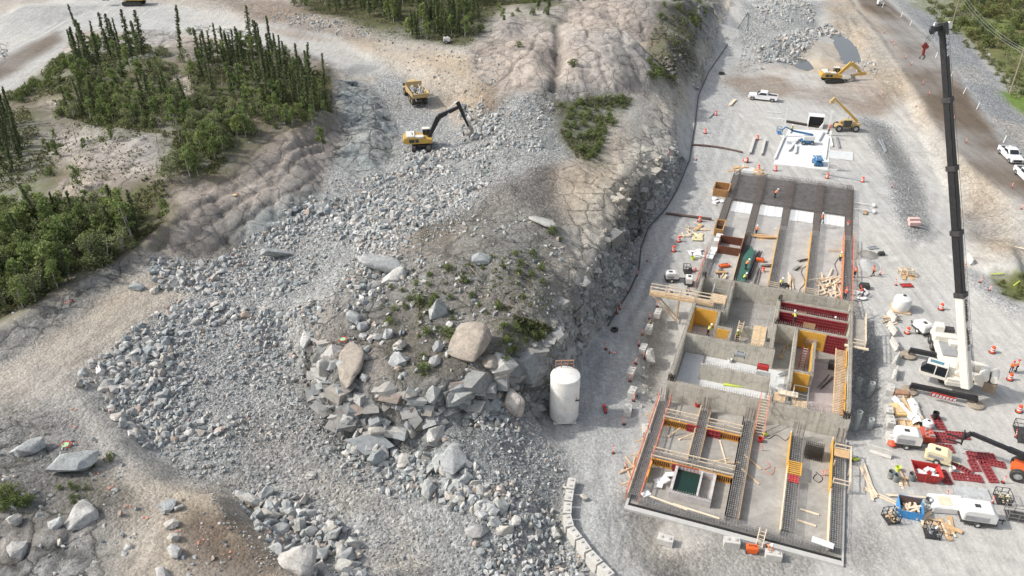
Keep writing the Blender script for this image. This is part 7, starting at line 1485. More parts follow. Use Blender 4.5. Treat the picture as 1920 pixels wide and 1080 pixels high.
# ---------------- people ----------------
SKIN = mat('skin', (.45,.27,.19), .6); NAVY = mat('dark_workwear', (.03,.035,.05), .85); HIO = mat('hi_vis_orange', (.90,.20,.03), .6, var=.06); HIY = mat('hi_vis_yellow', (.55,.66,.10), .6, var=.06)
REDJ = mat('red_jacket', (.65,.05,.03), .7); HATW = mat('white_hard_hat', (.82,.82,.80), .3, var=.02); HATR = mat('red_hard_hat', (.6,.06,.05), .3); BOOT = mat('boot_leather', (.07,.05,.035), .8); HAIR = mat('dark_hair', (.03,.02,.015), .8)
def skinned(name, chains, m_, sub=1):
    """chains: lists of (x,y,z,r) sharing their first joints by position; grown into one surface"""
    vs, es, rs, ix = [], [], [], {}
    for ch in chains:
        prev = None
        for (x, y, z, r) in ch:
            k = (round(x, 3), round(y, 3), round(z, 3))
            if k not in ix: ix[k] = len(vs); vs.append((x, y, z)); rs.append(r)
            if prev is not None and prev != ix[k]: es.append((prev, ix[k]))
            prev = ix[k]
    me = bpy.data.meshes.new(name); me.from_pydata(vs, es, []); o = bpy.data.objects.new(name, me); COL.objects.link(o)
    sk = o.modifiers.new('skin', 'SKIN'); sk.use_smooth_shade = True
    if not me.skin_vertices: bpy.context.view_layer.objects.active = o; me.update()
    lay_ = me.skin_vertices[0].data
    for k, r in enumerate(rs): lay_[k].radius = (r, r * .85) if r > .05 else (r, r)
    lay_[0].use_root = True
    if sub: sb = o.modifiers.new('sub', 'SUBSURF'); sb.levels = sub; sb.render_levels = sub
    bpy.context.view_layer.update(); r_ = bpy.data.meshes.new_from_object(o.evaluated_get(bpy.context.evaluated_depsgraph_get())); bpy.data.objects.remove(o); r_.name = name; r_.materials.clear(); r_.materials.append(m_); return r_
def pose(kind):
    lean = {'stand': .02, 'bend': .45, 'up': .0, 'walk': .08}[kind]; hip = (0, 0, .92); ch = (lean * .8, 0, 1.38 - lean * .35); nk = (lean * 1.0, 0, 1.50 - lean * .42); hd = (lean * 1.25 + .02, 0, 1.66 - lean * .5)
    legs = []
    for s_ in (-1, 1):
        f = {'walk': .22 * s_, 'bend': .05}.get(kind, .03 * s_); legs.append([(0, s_ * .10, .90), (f * .6 + (.1 if kind == 'bend' else .02), s_ * .11, .50), (f - .02, s_ * .11, .09), (f + .16, s_ * .13, .05)])
    arms = []
    for s_ in (-1, 1):
        sh = (ch[0], s_ * .20, ch[2] + .04)
        if kind == 'up': el, hnd = (.08, s_ * .36, 1.66), (.12, s_ * .46, 1.95)
        elif kind == 'bend': el, hnd = (ch[0] + .12, s_ * .26, ch[2] - .25), (ch[0] + .34, s_ * .16, ch[2] - .42)
        elif kind == 'walk': el, hnd = (-.12 * s_, s_ * .27, 1.14), (.06 - .2 * s_, s_ * .28, .92)
        else: el, hnd = (.03, s_ * .27, 1.14), (.20, s_ * .20, 1.0)
        arms.append((sh, el, hnd))
    return hip, ch, nk, hd, legs, arms
PB = {}
for kind in ('stand', 'bend', 'up', 'walk'):
    hip, ch, nk, hd, legs, arms = pose(kind); C0 = [[(*hip, .13), ((hip[0] + ch[0]) / 2, 0, (hip[2] + ch[2]) / 2, .12), (*ch, .135), (*nk, .055), (*hd, .085), (hd[0], 0, hd[2] + .11, .07)]]
    for l in legs: C0.append([(*hip, .13), (*l[0], .085), (*l[1], .058), (*l[2], .04), (*l[3], .035)])
    for sh, el, hn in arms:
        C0.append([(*ch, .135), (*sh, .055), (*el, .042), (*hn, .03)]); dv_ = (Vector(hn) - Vector(el)).normalized(); sd = dv_.cross(Vector((1, 0, .3))).normalized(); pm = Vector(hn) + dv_ * .07; C0.append([(*hn, .03), (*pm, .032)])
        for k in range(4): a_ = pm + sd * (k - 1.5) * .02; C0.append([(*pm, .032), (*(a_ + dv_ * .03), .010), (*(a_ + dv_ * (.075 + .01 * (k in (1, 2))) + Vector((.015, 0, -.01))), .008)])
        tb = Vector(hn) + dv_ * .02; C0.append([(*hn, .03), (*(tb + sd * .045), .011), (*(tb + sd * .06 + dv_ * .04), .009)])
    body = skinned('body', C0, SKIN)
    jack = skinned('jacket', [[(*hip, .155), ((hip[0] + ch[0]) / 2, 0, (hip[2] + ch[2]) / 2, .15), (*ch, .165), (nk[0], 0, nk[2] - .05, .07)]] + [[(*ch, .165), (*sh, .075), (*el, .058), tuple(el[i] + (hn[i] - el[i]) * .85 for i in range(3)) + (.045,)] for sh, el, hn in arms], HIO)
    trou = skinned('trousers', [[(hip[0], 0, hip[2] + .04, .14)] + [(*l[0], .105), (*l[1], .078), (*l[2], .06)] for l in legs], NAVY)
    bt = MB()
    for l in legs: bt.box(l[2][0] - .06, l[3][0] + .06, l[2][1] - .05, l[2][1] + .06, 0, .13)
    hz = hd[2] + .10; hat = MB().lathe([(.17,hz - .02),(.135,hz),(.13,hz + .06),(.09,hz + .12),(0,hz + .14)], 14, (hd[0], 0))
    fc = MB().add([(hd[0] + .075,-.014,hd[2] + .0),(hd[0] + .075,.014,hd[2]),(hd[0] + .105,0,hd[2] - .01),(hd[0] + .078,0,hd[2] + .045)], [(0,1,2),(0,2,3),(1,3,2),(0,3,1)]); ey = MB()
    for s_ in (-1, 1): ey.box(hd[0] + .072, hd[0] + .084, s_ * .033 - .012, s_ * .033 + .012, hd[2] + .035, hd[2] + .05)
    PB[kind] = (body, jack, trou, bt.mesh('boots', BOOT), hat, fc.mesh('nose', SKIN), ey.mesh('eyes', HAIR), hd)
PM_ = {}
def person(u, v, rz, kind, jm, hm, label, z=None, s=1.0):
    x, y = (G(u, v)[:2]) if z is None else P(u, v, z); z = gz(x, y) if z is None else z; T = thing('person', label, 'person', (x, y, z), rz, None, s); bo, ja, tr, bt, ht, ns, ey, hd = PB[kind]
    b_ = link(bo, 'body', T); link(ns, 'nose', b_); link(ey, 'eyes', b_)
    key = (kind, jm.name); 
    if key not in PM_: q = ja.copy(); q.materials.clear(); q.materials.append(jm); PM_[key] = q
    link(PM_[key], 'jacket', T); link(tr, 'trousers', T); link(bt, 'boots', T); key = (kind, hm.name, 'h')
    if key not in PM_: PM_[key] = ht.mesh('hard_hat', hm, smooth=True)
    link(PM_[key], 'hard_hat', T); return T
for a in ((1894,699,-2.0,'stand',HIO,HATR,'left person of two in orange vests standing right of the crane'), (1904,697,2.6,'stand',HIO,HATR,'right person of two in orange vests standing right of the crane'), (1436,1034,-1.2,'bend',HIO,HATW,'person in an orange vest and white helmet working below the kerb'),
    (1381,640,-1.4,'up',HIY,HATW,'person in a yellow vest with both arms raised in the basement',.03), (1326,629,.6,'bend',HIY,HATW,'person in a yellow vest bending over a crate in the small yellow room',.03), (1452,371,.5,'bend',HIO,HATW,'person in an orange vest bending on the dark rebar mat',.62),
    (1541,418,2.0,'walk',HIO,HATW,'person in an orange vest by the fourth white foam sheet',.9), (1601,520,.5,'stand',HIO,HATR,'person in a red vest right of the orange formed beam'), (1583,561,1.0,'bend',REDJ,HATR,'person in a red jacket at the back right corner of the basement',2.7),
    (1618,557,2.4,'bend',REDJ,HATR,'person in a red jacket beside white bags right of the basement'), (1505,650,.2,'stand',HIY,HATW,'person in a yellow vest standing in the yellow room at the right',.03), (1557,659,.3,'stand',HIO,HATR,'person in an orange vest below the red forms',.03),
    (1489,606,1.5,'bend',HIY,HATW,'person in a yellow vest and white helmet on top of the red room wall',2.6), (1565,618,1.5,'bend',REDJ,HATW,'person in a red jacket at the right end of the red room',1.2), (1574,492,.5,'stand',HIY,HATW,'person in a yellow vest beside the tangled timber'),
    (1636,518,3.0,'walk',HIO,HATR,'person in an orange vest walking right of the foundation'), (1397,505,.5,'bend',HIO,HATW,'person in orange bending over the green tarp',.65), (1392,531,.5,'bend',HIY,HATW,'person in a yellow vest behind the back wall of the basement'),
    (1460,541,.6,'bend',HIY,HATW,'person in a yellow vest at the near end of the middle beam'), (1417,441,.6,'stand',HIO,HATW,'person in orange standing by the stack of brown boards'), (1553,251,2.0,'up',HIO,HATR,'person in orange working on the right steel column',1.2), (1484,250,2.0,'stand',HIY,HATW,'person in the basket of the blue boom lift',2.2)):
    person(*a[:7], z=a[7] if len(a) > 7 else None)
# ---------------- cones, barrels, posts ----------------
DM = (MB().lathe([(0,.02),(.30,.02),(.32,.1),(.27,.12),(.24,.42),(.23,.72),(.2,.95),(.12,1.0),(0,1.0)], 16).mesh('drum', CON_O, smooth=True), MB().lathe([(.263,.28),(.262,.42)], 16).mesh('band', RFW), MB().lathe([(.25,.58),(.247,.7)], 16).mesh('band', RFW), MB().lathe([(0,0),(.42,0),(.42,.07),(.3,.09)], 14).mesh('base', BLK))
PMh = (MB().tube((0,0,.05),(0,0,1.05),.06,.05,8).mesh('post', CON_O, smooth=True), MB().tube((0,0,.7),(0,0,.82),.066,n=8,caps=False).mesh('band', RFW), MB().tube((0,0,.45),(0,0,.57),.068,n=8,caps=False).mesh('band', RFW), MB().lathe([(0,0),(.22,0),(.22,.06),(0,.06)], 8).mesh('base', BLK))
def drum(u, v, label, group=None, fall=False):
    x, y, z = G(u, v); T = thing('traffic_drum', label, 'traffic drum', (x, y, z), random.random() * 6, group)
    if fall: T.rotation_euler = (R(88), 0, random.random() * 6); T.location.z += .3
    for m_ in DM: link(m_, m_.name.split('.')[0], T)
def post(u, v, label, group=None, fall=False, sc=1.0):
    x, y, z = G(u, v); T = thing('traffic_post', label, 'marker post', (x, y, z), random.random() * 6, group, sc)
    T.rotation_euler = (random.uniform(-.15,.15), random.uniform(-.15,.15), 0) if not fall else (R(85), 0, random.random() * 6)
    if fall: T.location.z += .15
    for m_ in PMh: link(m_, m_.name.split('.')[0], T)
for u, v, lb in ((1764,580,'orange drum standing behind the crane boom'),(1701,625,'orange drum left of the light tower'),(1860,661,'orange drum above the two people in orange'),(1893,712,'orange drum in front of the two people in orange'),(1910,772,'orange drum at the right edge below the crane'),
    (1263,471,'orange drum alone on the lane left of the scrap piles'),(1273,453,'orange drum with a short post near the scrap piles'),(1312,415,'orange drum by the yellow insulation pile'),(1454,320,'orange drum near the left corner of the pale slab'),(1422,318,'orange drum beside the open boxes above the rebar mat'),(1551,334,'orange drum at the left end of the long thin beam'),(1617,341,'orange drum at the right end of the long thin beam'),
    (1342,216,'orange drum by the steel pipe bundle'),(1322,250,'orange drum alone on the gravel above the rusty pipe'),(1420,262,'orange drum behind the left precast beam'),(1400,304,'red orange drum standing on the round plate'),(1430,512,'orange drum inside the bay between beams'),(1590,424,'orange drum at the upper end of the orange formed beam')): drum(u, v, lb)
drum(1294, 510, 'fallen orange drum above the lane compressor', None, True); drum(1402, 305, 'tipped orange drum near the round plate', None, True)
for u, v in ((1213,490),(1194,517),(1177,548),(1162,580),(1157,588),(1259,548),(1252,560),(1289,552),(1232,575),(1218,598),(1204,628),(1198,648)): post(u, v, 'orange marker post in the line along the gravel lane', 'marker posts along the lane')
for u, v in ((1207,672),(1192,682),(1186,691),(1181,715),(1188,752),(1170,796),(1150,850)): post(u, v, 'orange marker post between the concrete blocks', 'marker posts between the blocks')
post(1136,655,'orange post standing alone near the silo',None); post(1174,878,'leaning orange post at the left corner of the foundation',None); post(1539,895,'left of two orange posts in the right bay',None); post(1546,895,'right of two orange posts in the right bay',None); post(1880,905,'orange post beside the orange telehandler',None)
post(1774,935,'orange post between the red and blue bins',None); post(1859,945,'orange post beside the yellow tool cage',None); post(1905,820,'orange post above the orange telehandler',None); post(1142,662,'fallen post beside the lone one near the silo',None,True); post(1428,848,'orange post by the red cable in the bay',None)
for u, v in ((1658,62),(1671,80),(1676,85),(1698,110),(1708,122),(1730,158),(1742,178),(1811,268),(1718,200),(1788,225),(1897,352),(1915,392)): post(u, v, 'orange marker post on the left verge of the dirt road', 'orange posts on the road verge')
for u, v in ((1253,290),(1306,300),(1672,352),(1655,178),(1837,530),(1855,545),(1805,505),(1650,515),(1680,535)): post(u, v, 'small orange marker post on the open gravel', 'scattered marker posts')
post(137,565,'orange marker on the rock lip at the left','' or None,True); 
WP = MB().box(-.06,.06,-.06,.06,0,1.5).mesh('white_post', WHT)
for u, v in ((1654,14),(1689,32),(1706,48),(1754,108),(1782,145),(1806,176),(1831,205),(1881,268)):
    x, y, z = G(u, v); tag(link(WP, 'road_post', None, (x, y, z), (0, R(14), random.random() * .6)), 'white guide post on the right verge of the dirt road', 'guide post', 'white guide posts')
# concrete blocks
LBK = MB().box(-.75,.75,-.42,.42,0,.75).mesh('concrete_block', BLKC, bevel=.02); NUB = MB().box(-.5,-.28,-.14,.14,.75,.85).box(.28,.5,-.14,.14,.75,.85).mesh('lifting_nubs', mat('nub_concrete', (.45,.44,.41), .9))
def block(x, y, z, rz, label, group=None, sc=(1,1,1)):
    T = thing('concrete_block', label, 'concrete block', (x, y, z), rz, group); T.scale = sc; link(LBK, 'block', T); link(NUB, 'lifting_nubs', T)
CW = [(1073,905),(1069,922),(1066,940),(1064,958),(1063,976),(1067,994),(1077,1010),(1090,1026),(1102,1042),(1116,1058),(1131,1074),(1146,1090)]
cw = [P(u, v, 0.0) for u, v in CW]; pts_ = []; dist = 0; seg = []
for a, b_ in zip(cw[:-1], cw[1:]): seg.append((a, b_, math.hypot(b_[0] - a[0], b_[1] - a[1])))
tot = sum(s_[2] for s_ in seg); nb = int(tot / 1.49); 
for k in range(nb):
    t_ = (k + .5) * tot / nb; i = 0
    while t_ > seg[i][2]: t_ -= seg[i][2]; i += 1
    a, b_, L_ = seg[i]; f = t_ / L_; x = a[0] + (b_[0] - a[0]) * f; y = a[1] + (b_[1] - a[1]) * f
    a2 = seg[max(0, i - 1)]; b2 = seg[min(len(seg) - 1, i + 1)]; h_ = heading(a, b_) if f < .8 and f > .2 else heading(a if f >= .5 else a2[0], b2[1] if f >= .5 else b_)
    for lv in (-.76, 0): block(x + random.uniform(-.02,.02), y, lv + .02, h_ + random.uniform(-.03,.03), 'pale concrete block in the long curved wall at the bottom' if lv >= 0 else 'lower course concrete block of the curved wall at the bottom', 'blocks of the curved wall, ' + ('upper' if lv >= 0 else 'lower'))
for u, v, r_, lb in ((1233,592,1.2,'farthest concrete block in the row beside the lane'),(1216,622,1.2,'second farthest concrete block in the row beside the lane'),(1206,654,1.2,'concrete block in the row just above the dark green rock'),(1183,703,1.15,'concrete block in the row level with the top of the silo'),(1185,740,1.15,'concrete block in the row level with the foot of the silo'),(1177,774,1.35,'last concrete block of the row, below the silo shadow'),(1247,1018,-.35,'large white concrete block lying among the curved ruts'),
    (1371,1022,-.15,'small concrete block with a wooden frame on top below the kerb'),(1449,1046,-.2,'grey concrete block beside the person below the kerb'),(1211,812,1.5,'grey block with white sheets on top left of the near slab'),
    (1665,775,1.3,'concrete block with a plank by the stacked timber'),(1668,795,1.35,'concrete block left of the yellow crate'),(1668,826,1.35,'concrete block left of the white compressor trailer'),(1668,735,1.1,'white concrete block beside the crane mats')):
    x, y = P(u, v, 0); block(x, y, gz(x, y) if u < 1210 and u > 1190 else .0, r_, lb)
JB = MB().prism([(-.32,0),(-.32,.1),(-.12,.35),(-.08,.9),(.08,.9),(.12,.35),(.32,.1),(.32,0)], -1.1, 1.1).mesh('barrier', BLKC)
for u, v, r_, lb in ((1672,597,.1,'jersey barrier farthest up the row left of the crane'),(1673,622,.1,'second jersey barrier in the row left of the crane'),(1676,650,.1,'third jersey barrier in the row left of the crane'),(1680,678,-.5,'jersey barrier nearest the crane outrigger pad'),(1678,705,-.4,'jersey barrier below the left crane outrigger pad'),(1650,852,1.2,'two lying barriers left of the orange bag'),(1818,490,0,'white barrier end on the far side of the crane boom')):
    x, y = P(u, v, 0); tag(link(JB, 'jersey_barrier', None, (x, y, .02), (0, 0, r_ + TH * .3)), lb, 'barrier')
for k, v in enumerate((415, 422)): x, y = P(1713 + k, v, 0); tag(MB().box(-.9,.9,-.4,.4,0,.6).build('concrete_block', mat('pinkish_block', (.6,.42,.38), .8), loc=(x, y, 0)), ['far pinkish block', 'near pinkish block'][k] + ' of the pair on the pad edge', 'concrete block')
# black hose along the foot of the cut, rusty pipes
hp_ = [(1396,25),(1350,95),(1322,135),(1302,180),(1296,230),(1285,300),(1262,355),(1240,392),(1207,428),(1193,465),(1188,510),(1170,548),(1152,575),(1130,612)]
q = [Vector(G(u + 4, v)) + Vector((.4, 0, .15)) for u, v in hp_]; tag(MB().path(q, .11, 6).build('black_hose', BLK), 'black drain hose along the foot of the rock cut', 'hose')
def pipe(u0, v0, u1, v1, r_, m_, lb, cat='pipe', sag=0, nm='pipe'):
    a = Vector(G(u0, v0)); b_ = Vector(G(u1, v1)); a.z = max(a.z, b_.z) + r_; b_.z = a.z; n = 8; pts = []
    for k in range(n + 1): p = a.lerp(b_, k / n); p.y += math.sin(k / n * math.pi) * sag; pts.append(p)
    o = MB().path(pts, r_, 8).build(nm, m_); tag(o, lb, cat)
RST = mat('rusty_pipe', (.14,.10,.085), .7, .3); pipe(1298,273,1392,287,.2,RST,'long bent rusty pipe lying on the gravel above the foundation', sag=.8); pipe(1248,402,1334,413,.22,RST,'straight dark pipe lying from the lane to the scrap pile')
for k in range(3): pipe(1669 + k * .8, 625, 1684 + k * .8, 657, .07, REB, ['left', 'middle', 'right'][k] + ' rusty bar in the bundle behind the jersey barriers', 'steel bar', nm='steel_bar')
pipe(1398,503,1404,532,.1,GRN,'green pipe on the second beam behind the basement')
tag(MB().lathe([(.25,0),(.5,0),(.5,.25),(.25,.25)], 18).build('tyre', RUBR, loc=(*P(1152,620), .05), smooth=True), 'lone black tyre on the lane near the cliff', 'tyre')
tag(MB().lathe([(.3,0),(.7,0),(.7,.4),(.3,.4)], 18).build('tyre', RUBR, loc=(*G(1353,139)[:2], G(1353,139)[2] + .05), smooth=True), 'big black tyre by the far end of the rock cut', 'tyre')
tag(MB().tube((0,0,0),(0,0,.06),1.6,n=28).build('round_plate', CONL, loc=(*P(1405,320), .03)), 'round pale plate above the dark rebar mat', 'plate')
# yard at the lower right: bins, cages, forms, timber
def at(u, v): p = P(u, v, 0); return (p[0], p[1], .02)
T = thing('skip_bin', 'red dumping bin full of white scraps', 'bin', at(1736,895), -.18); r_ = MB(); n_ = [(-.9,-.8,0),(.9,-.8,0),(.9,.8,0),(-.9,.8,0),(-1.6,-1,1.3),(1.3,-1,1.1),(1.3,1,1.1),(-1.6,1,1.3),(-1.5,-.92,1.28),(1.22,-.92,1.08),(1.22,.92,1.08),(-1.5,.92,1.28),(-.85,-.75,.4),(.85,-.75,.4),(.85,.75,.4),(-.85,.75,.4)]
r_.add(n_, [(3,2,1,0)] + [(k,(k+1)%4,4+(k+1)%4,4+k) for k in range(4)] + [(4+k,4+(k+1)%4,8+(k+1)%4,8+k) for k in range(4)] + [(8+k,8+(k+1)%4,12+(k+1)%4,12+k) for k in range(4)] + [(12,13,14,15)]); r_.bar((-.3,-.85,.1),(-.45,-1.02,1.1),.1).bar((.4,-.85,.1),(.45,-1.02,1.05),.1); r_.build('shell', REDP, T)
for k in range(7): tag(MB().box(-.35,.35,-.2,.2,0,.1).build('scrap_sheet', FOAM, loc=(T.location.x + random.uniform(-.9,.7), T.location.y + random.uniform(-.5,.5), .7 + .07 * k), rot=(random.uniform(-.3,.3), random.uniform(-.3,.3), random.random() * 6)), 'white scrap sheet inside the red bin', 'scrap', 'white scraps in the red bin')
T = thing('skip_bin', 'open blue dumping bin with wood scraps', 'bin', at(1703,962), -.28); r_ = MB(); r_.box(-1.1,1.1,-.9,-.85,0,1.0).box(-1.1,1.1,.85,.9,0,1.4).box(-1.1,-1.05,-.85,.85,0,1.2).box(1.05,1.1,-.85,.85,0,1.2).box(-1.05,1.05,-.85,.85,0,.1).build('shell', mat('bin_blue', (.04,.25,.55), .5, dirt=(.2,.2,.22)), T); MB().box(-1.04,1.04,.8,.848,.1,1.39).build('rusty_back', RST, T)
for k in range(12): x = T.location.x + random.uniform(-.7,.7); y = T.location.y + random.uniform(-.5,.6); plank(x, y, .3 + .04 * k, random.random() * 3, 2, 'wood scrap in the blue bin', 'wood scraps in the blue bin', random.uniform(-.3,.3)); 
def crate(u, v, rz, w_, d_, h, label, m_=DARKM, load=None):
    T = thing('wire_cage', label, 'cage', at(u, v), rz); r_ = MB()
    for x in (0, w_ / 2, w_):
        for y in (0, d_): r_.bar((x, y, 0), (x, y, h), .06)
    for z in (.1, h * .5, h): r_.bar((0,0,z),(w_,0,z),.05).bar((0,d_,z),(w_,d_,z),.05).bar((0,0,z),(0,d_,z),.05).bar((w_,0,z),(w_,d_,z),.05)
    r_.build('frame', m_, T); MB().box(.03,w_-.03,.03,d_-.03,.03,.1).build('floor', DARKM, T)
    if load:
        q = MB()
        for k in range(12): a = Vector((random.uniform(.2,w_-.2), random.uniform(.2,d_-.2), .15 + .05 * k)); t_ = random.random() * 6; q.bar(a, a + Vector((math.cos(t_) * .35, math.sin(t_) * .3, random.uniform(-.1,.3))), .14)
        L2 = q.build('load', load, None, loc=T.location, rz=rz); L2.name = 'cage_load'; tag(L2, label.replace('wire cage', 'items heaped in the wire cage'), 'scrap')
crate(1665,985,.15,1.2,1.3,1.1,'wire cage of timber offcuts at the lower left of the yard',DARKM,LUM); crate(1735,1010,-.2,1.3,1.3,1.2,'dark wire cage of tools at the bottom of the yard',DARKM,STL); crate(1869,946,-.2,1.3,1.4,1.1,'wire cage with yellow items near the right edge',DARKM,CRM); crate(1888,976,-.25,1.9,1.4,1.0,'empty grey wire cage at the lower right edge',mat('grey_cage',(.2,.19,.18),.6)); crate(1908,830,-.3,2.2,2.8,1.2,'tall dark wire cage behind the orange telehandler',DARKM); crate(1283,514,0,1.0,1.2,1.1,'small wire cage beside the leftmost beam',DARKM)
def rack(u, v, rz, w_, d_, label, m_=REDF, z=.02, n=None, h=.14):
    T = thing('formwork', label, 'formwork', (*at(u, v)[:2], z), rz); r_ = MB(); nx_ = max(2, int(w_ / .32)); ny_ = max(1, int(d_ / .45))
    for k in range(nx_ + 1): x = w_ * k / nx_; r_.box(x - .035, x + .035, 0, d_, 0, h)
    for k in range(ny_ + 1): y = d_ * k / ny_; r_.box(0, w_, y - .035, y + .035, .003, h + .004)
    r_.build('grid', mat('yard_red_form', (.30,.05,.055), .55, dirt=(.25,.12,.12)), T); MB().box(0.04,w_-.04,.04,d_-.04,-.015,.02).build('face', mat('form_face', (.22,.06,.06), .7), T)
for a in ((1758,806,-.1,.9,2.4,'narrow red form lying beside the white bags'),(1745,828,-.15,2.6,1.6,'red forms lying above the yellow generator trailer'),(1746,846,-.15,2.4,1.2,'red forms lying right of the mixer trailer'),(1778,822,-.12,2.3,1.1,'red forms lying under the fork tips'),(1788,900,-.15,2.9,1.0,'long red form on the edge of the grey panel'),(1817,862,-.15,2.8,1.2,'red forms lying at the top of the ring of forms'),(1824,886,2.3,2.3,.7,'red form lying diagonally in the ring of forms'),(1855,905,-.1,.9,3.2,'upright run of red forms at the right of the ring'),(1824,884,-.1,.8,1.6,'short red form at the left of the ring'),(1771,908,-.05,.8,2.0,'red form standing right of the red bin'),(1838,870,-.3,2.4,.9,'red forms at the upper right of the ring')): rack(*a)
T = thing('grey_panel', 'big worn grey form panel lying in the yard', 'form panel', at(1795,937), -.17); MB().box(0,3.3,0,1.9,.06,.2).build('sheet', mat('worn_panel', (.45,.46,.46), .7, dirt=(.2,.2,.21), dirt_amt=.6), T); MB().box(-.04,3.34,-.06,0,0,.22).build('edge', REDF, T)
T = thing('wrapped_stack', 'white wrapped stack with pale boards on top in the yard', 'stack', at(1747,962), -.12); MB().box(0,3.2,0,2.0,0,.8).build('wrap', FOAM, T, bevel=.08); MB().box(.7,1.9,.4,1.6,.8,.86).build('boards', LUMP, T)
T = thing('plastic_sheet', 'crumpled white plastic covering long goods in the yard', 'plastic sheet', at(1722,800), 1.35); r_ = MB(); random.seed(5)
nn = 15; vs_ = [(i / nn * 4.4, (j / 5 - .5) * 1.5, (.75 - abs(j - 2.5) * .2 + random.uniform(-.12,.12)) * (1 if 0 < j < 5 else .1)) for i in range(nn + 1) for j in range(6)]; r_.add(vs_, [(i * 6 + j, (i + 1) * 6 + j, (i + 1) * 6 + j + 1, i * 6 + j + 1) for i in range(nn) for j in range(5)]); r_.build('sheet', WHT, T)
T = thing('plastic_sheet', 'narrow white plastic strip left of the long crate', 'plastic sheet', at(1712,790), 1.75); r_ = MB(); r_.add([(x, y * .8, z + .1) for x, y, z in vs_], [(i * 6 + j, (i + 1) * 6 + j, (i + 1) * 6 + j + 1, i * 6 + j + 1) for i in range(nn) for j in range(5)]); r_.build('sheet', WHT, T); T.scale = (.9,.5,.8)
T = thing('timber_crate', 'long timber crate of steel parts between the plastic sheets', 'crate', at(1722,792), 1.5); MB().box(0,4.2,-.5,.5,0,.1).box(0,4.2,-.5,-.42,.1,.5).box(0,4.2,.42,.5,.1,.5).box(0,.1,-.42,.42,.1,.5).build('box', LUM, T)
T = thing('yellow_pallet', 'yellow insulation panel stack on the concrete slab of the yard', 'stack', at(1678,782), .0); MB().box(0,1.8,0,2.1,0,.35).build('panel', mat('insulation_yellow', (.72,.50,.22), .7), T, bevel=.05); MB().box(.4,1.4,.3,1.2,.35,.42).box(.8,1.0,1.2,2.0,.35,.45).build('fitting', LUM, T)
T = thing('timber_tray', 'brown slatted timber tray above the white compressor trailer', 'tray', at(1684,800), -.2); r_ = MB(); r_.box(0,2.3,0,1.0,0,.08); [r_.box(k * .74, k * .74 + .08, 0, 1.0, .081, .25) for k in range(4)]; r_.box(0,2.38,-.08,0,.0,.26).box(0,2.38,1.0,1.08,0,.26); r_.build('box', LUM, T)
T = thing('brown_box', 'brown box with a white label left of the crane outrigger', 'box', at(1688,742), -.15); MB().box(-.8,.8,-.4,.4,0,.6).build('box', mat('brown_box', (.35,.20,.12), .7), T, bevel=.02); MB().box(-.5,.6,-.41,-.402,.1,.35).build('label', RFW, T)
T = thing('orange_bag', 'crumpled orange bag in front of the left block of the yard', 'bag', at(1675,836), 0); v_, f_ = hull(30, 77, 1); me = bpy.data.meshes.new('bag'); fast_mesh(me, v_ * .75, f_, True); me.materials.append(CON_O); link(me, 'bag', T, (0,0,.35))
T = thing('red_crate', 'red tool crate right of the white compressor trailer', 'crate', at(1736,822), -.1); MB().box(-.6,.6,-.9,.9,0,.9).build('box', mat('tool_red', (.55,.10,.06), .5, dirt=(.35,.2,.1)), T, bevel=.03); r_ = MB(); [r_.box(-.5 + random.random() * .6, -.3 + random.random() * .8, -.8 + k * .3, -.6 + k * .3, .9, 1.1) for k in range(5)]; r_.build('tools', STL, T)
T = thing('bulk_bag', 'white round bag above the red tool crate', 'bag', at(1738,800), 0); MB().lathe([(0,0),(.5,.05),(.65,.4),(.5,.75),(.2,.85),(0,.85)], 16).build('bag', WHT, T, smooth=True); MB().tube((0,0,.8),(0,0,.9),.15,n=8).build('neck', BLK, T)
T = thing('trash_barrels', 'clutter', 'x', (0,0,-50)); bpy.data.objects.remove(T)
BK = MB().lathe([(0,.02),(.3,.02),(.36,.9),(.33,.9),(.27,.1),(0,.1)], 16)
for u, v, m_, lb in ((1669,896,'grey_bin','leftmost grey barrel near the red bin'),(1679,902,'grey_bin','second grey barrel near the red bin, full of rebar'),(1708,900,'grey_bin','grey barrel right of the heap of rusty offcuts'),(1738,948,'grey_bin','dark barrel between the blue bin and the wrapped stack'),(1752,785,'x','black barrel on the right end of the plastic sheet')): tag(BK.build('barrel', mat('grey_bin', (.20,.22,.22), .6) if m_ != 'x' else BLK, loc=at(u, v), smooth=True), lb, 'barrel')
for u, v, m_, lb in ((1683,882,HIY,'yellow bucket near the grey barrels'),(1731,954,WHT,'white bucket left of the wrapped stack'),(1739,956,WHT,'second white bucket left of the wrapped stack'),(1784,883,WHT,'white jug pair near the mixer trailer'),(1681,963,WHT,'small white bucket left of the blue bin'),(1299,487,HIY,'yellow bucket by the white scrap pile'),(1425,828,REDP,'red bucket in the bay beside the third cage'),(1307,762,REDP,'round red bucket on the ledge under the basement wall'),(1368,679,WHT,'white round lid on the basement floor')): tag(MB().lathe([(0,0),(.25,0),(.3,.5),(.26,.5),(.22,.08),(0,.08)], 14).build('bucket', m_, loc=at(u, v), smooth=True), lb, 'bucket')
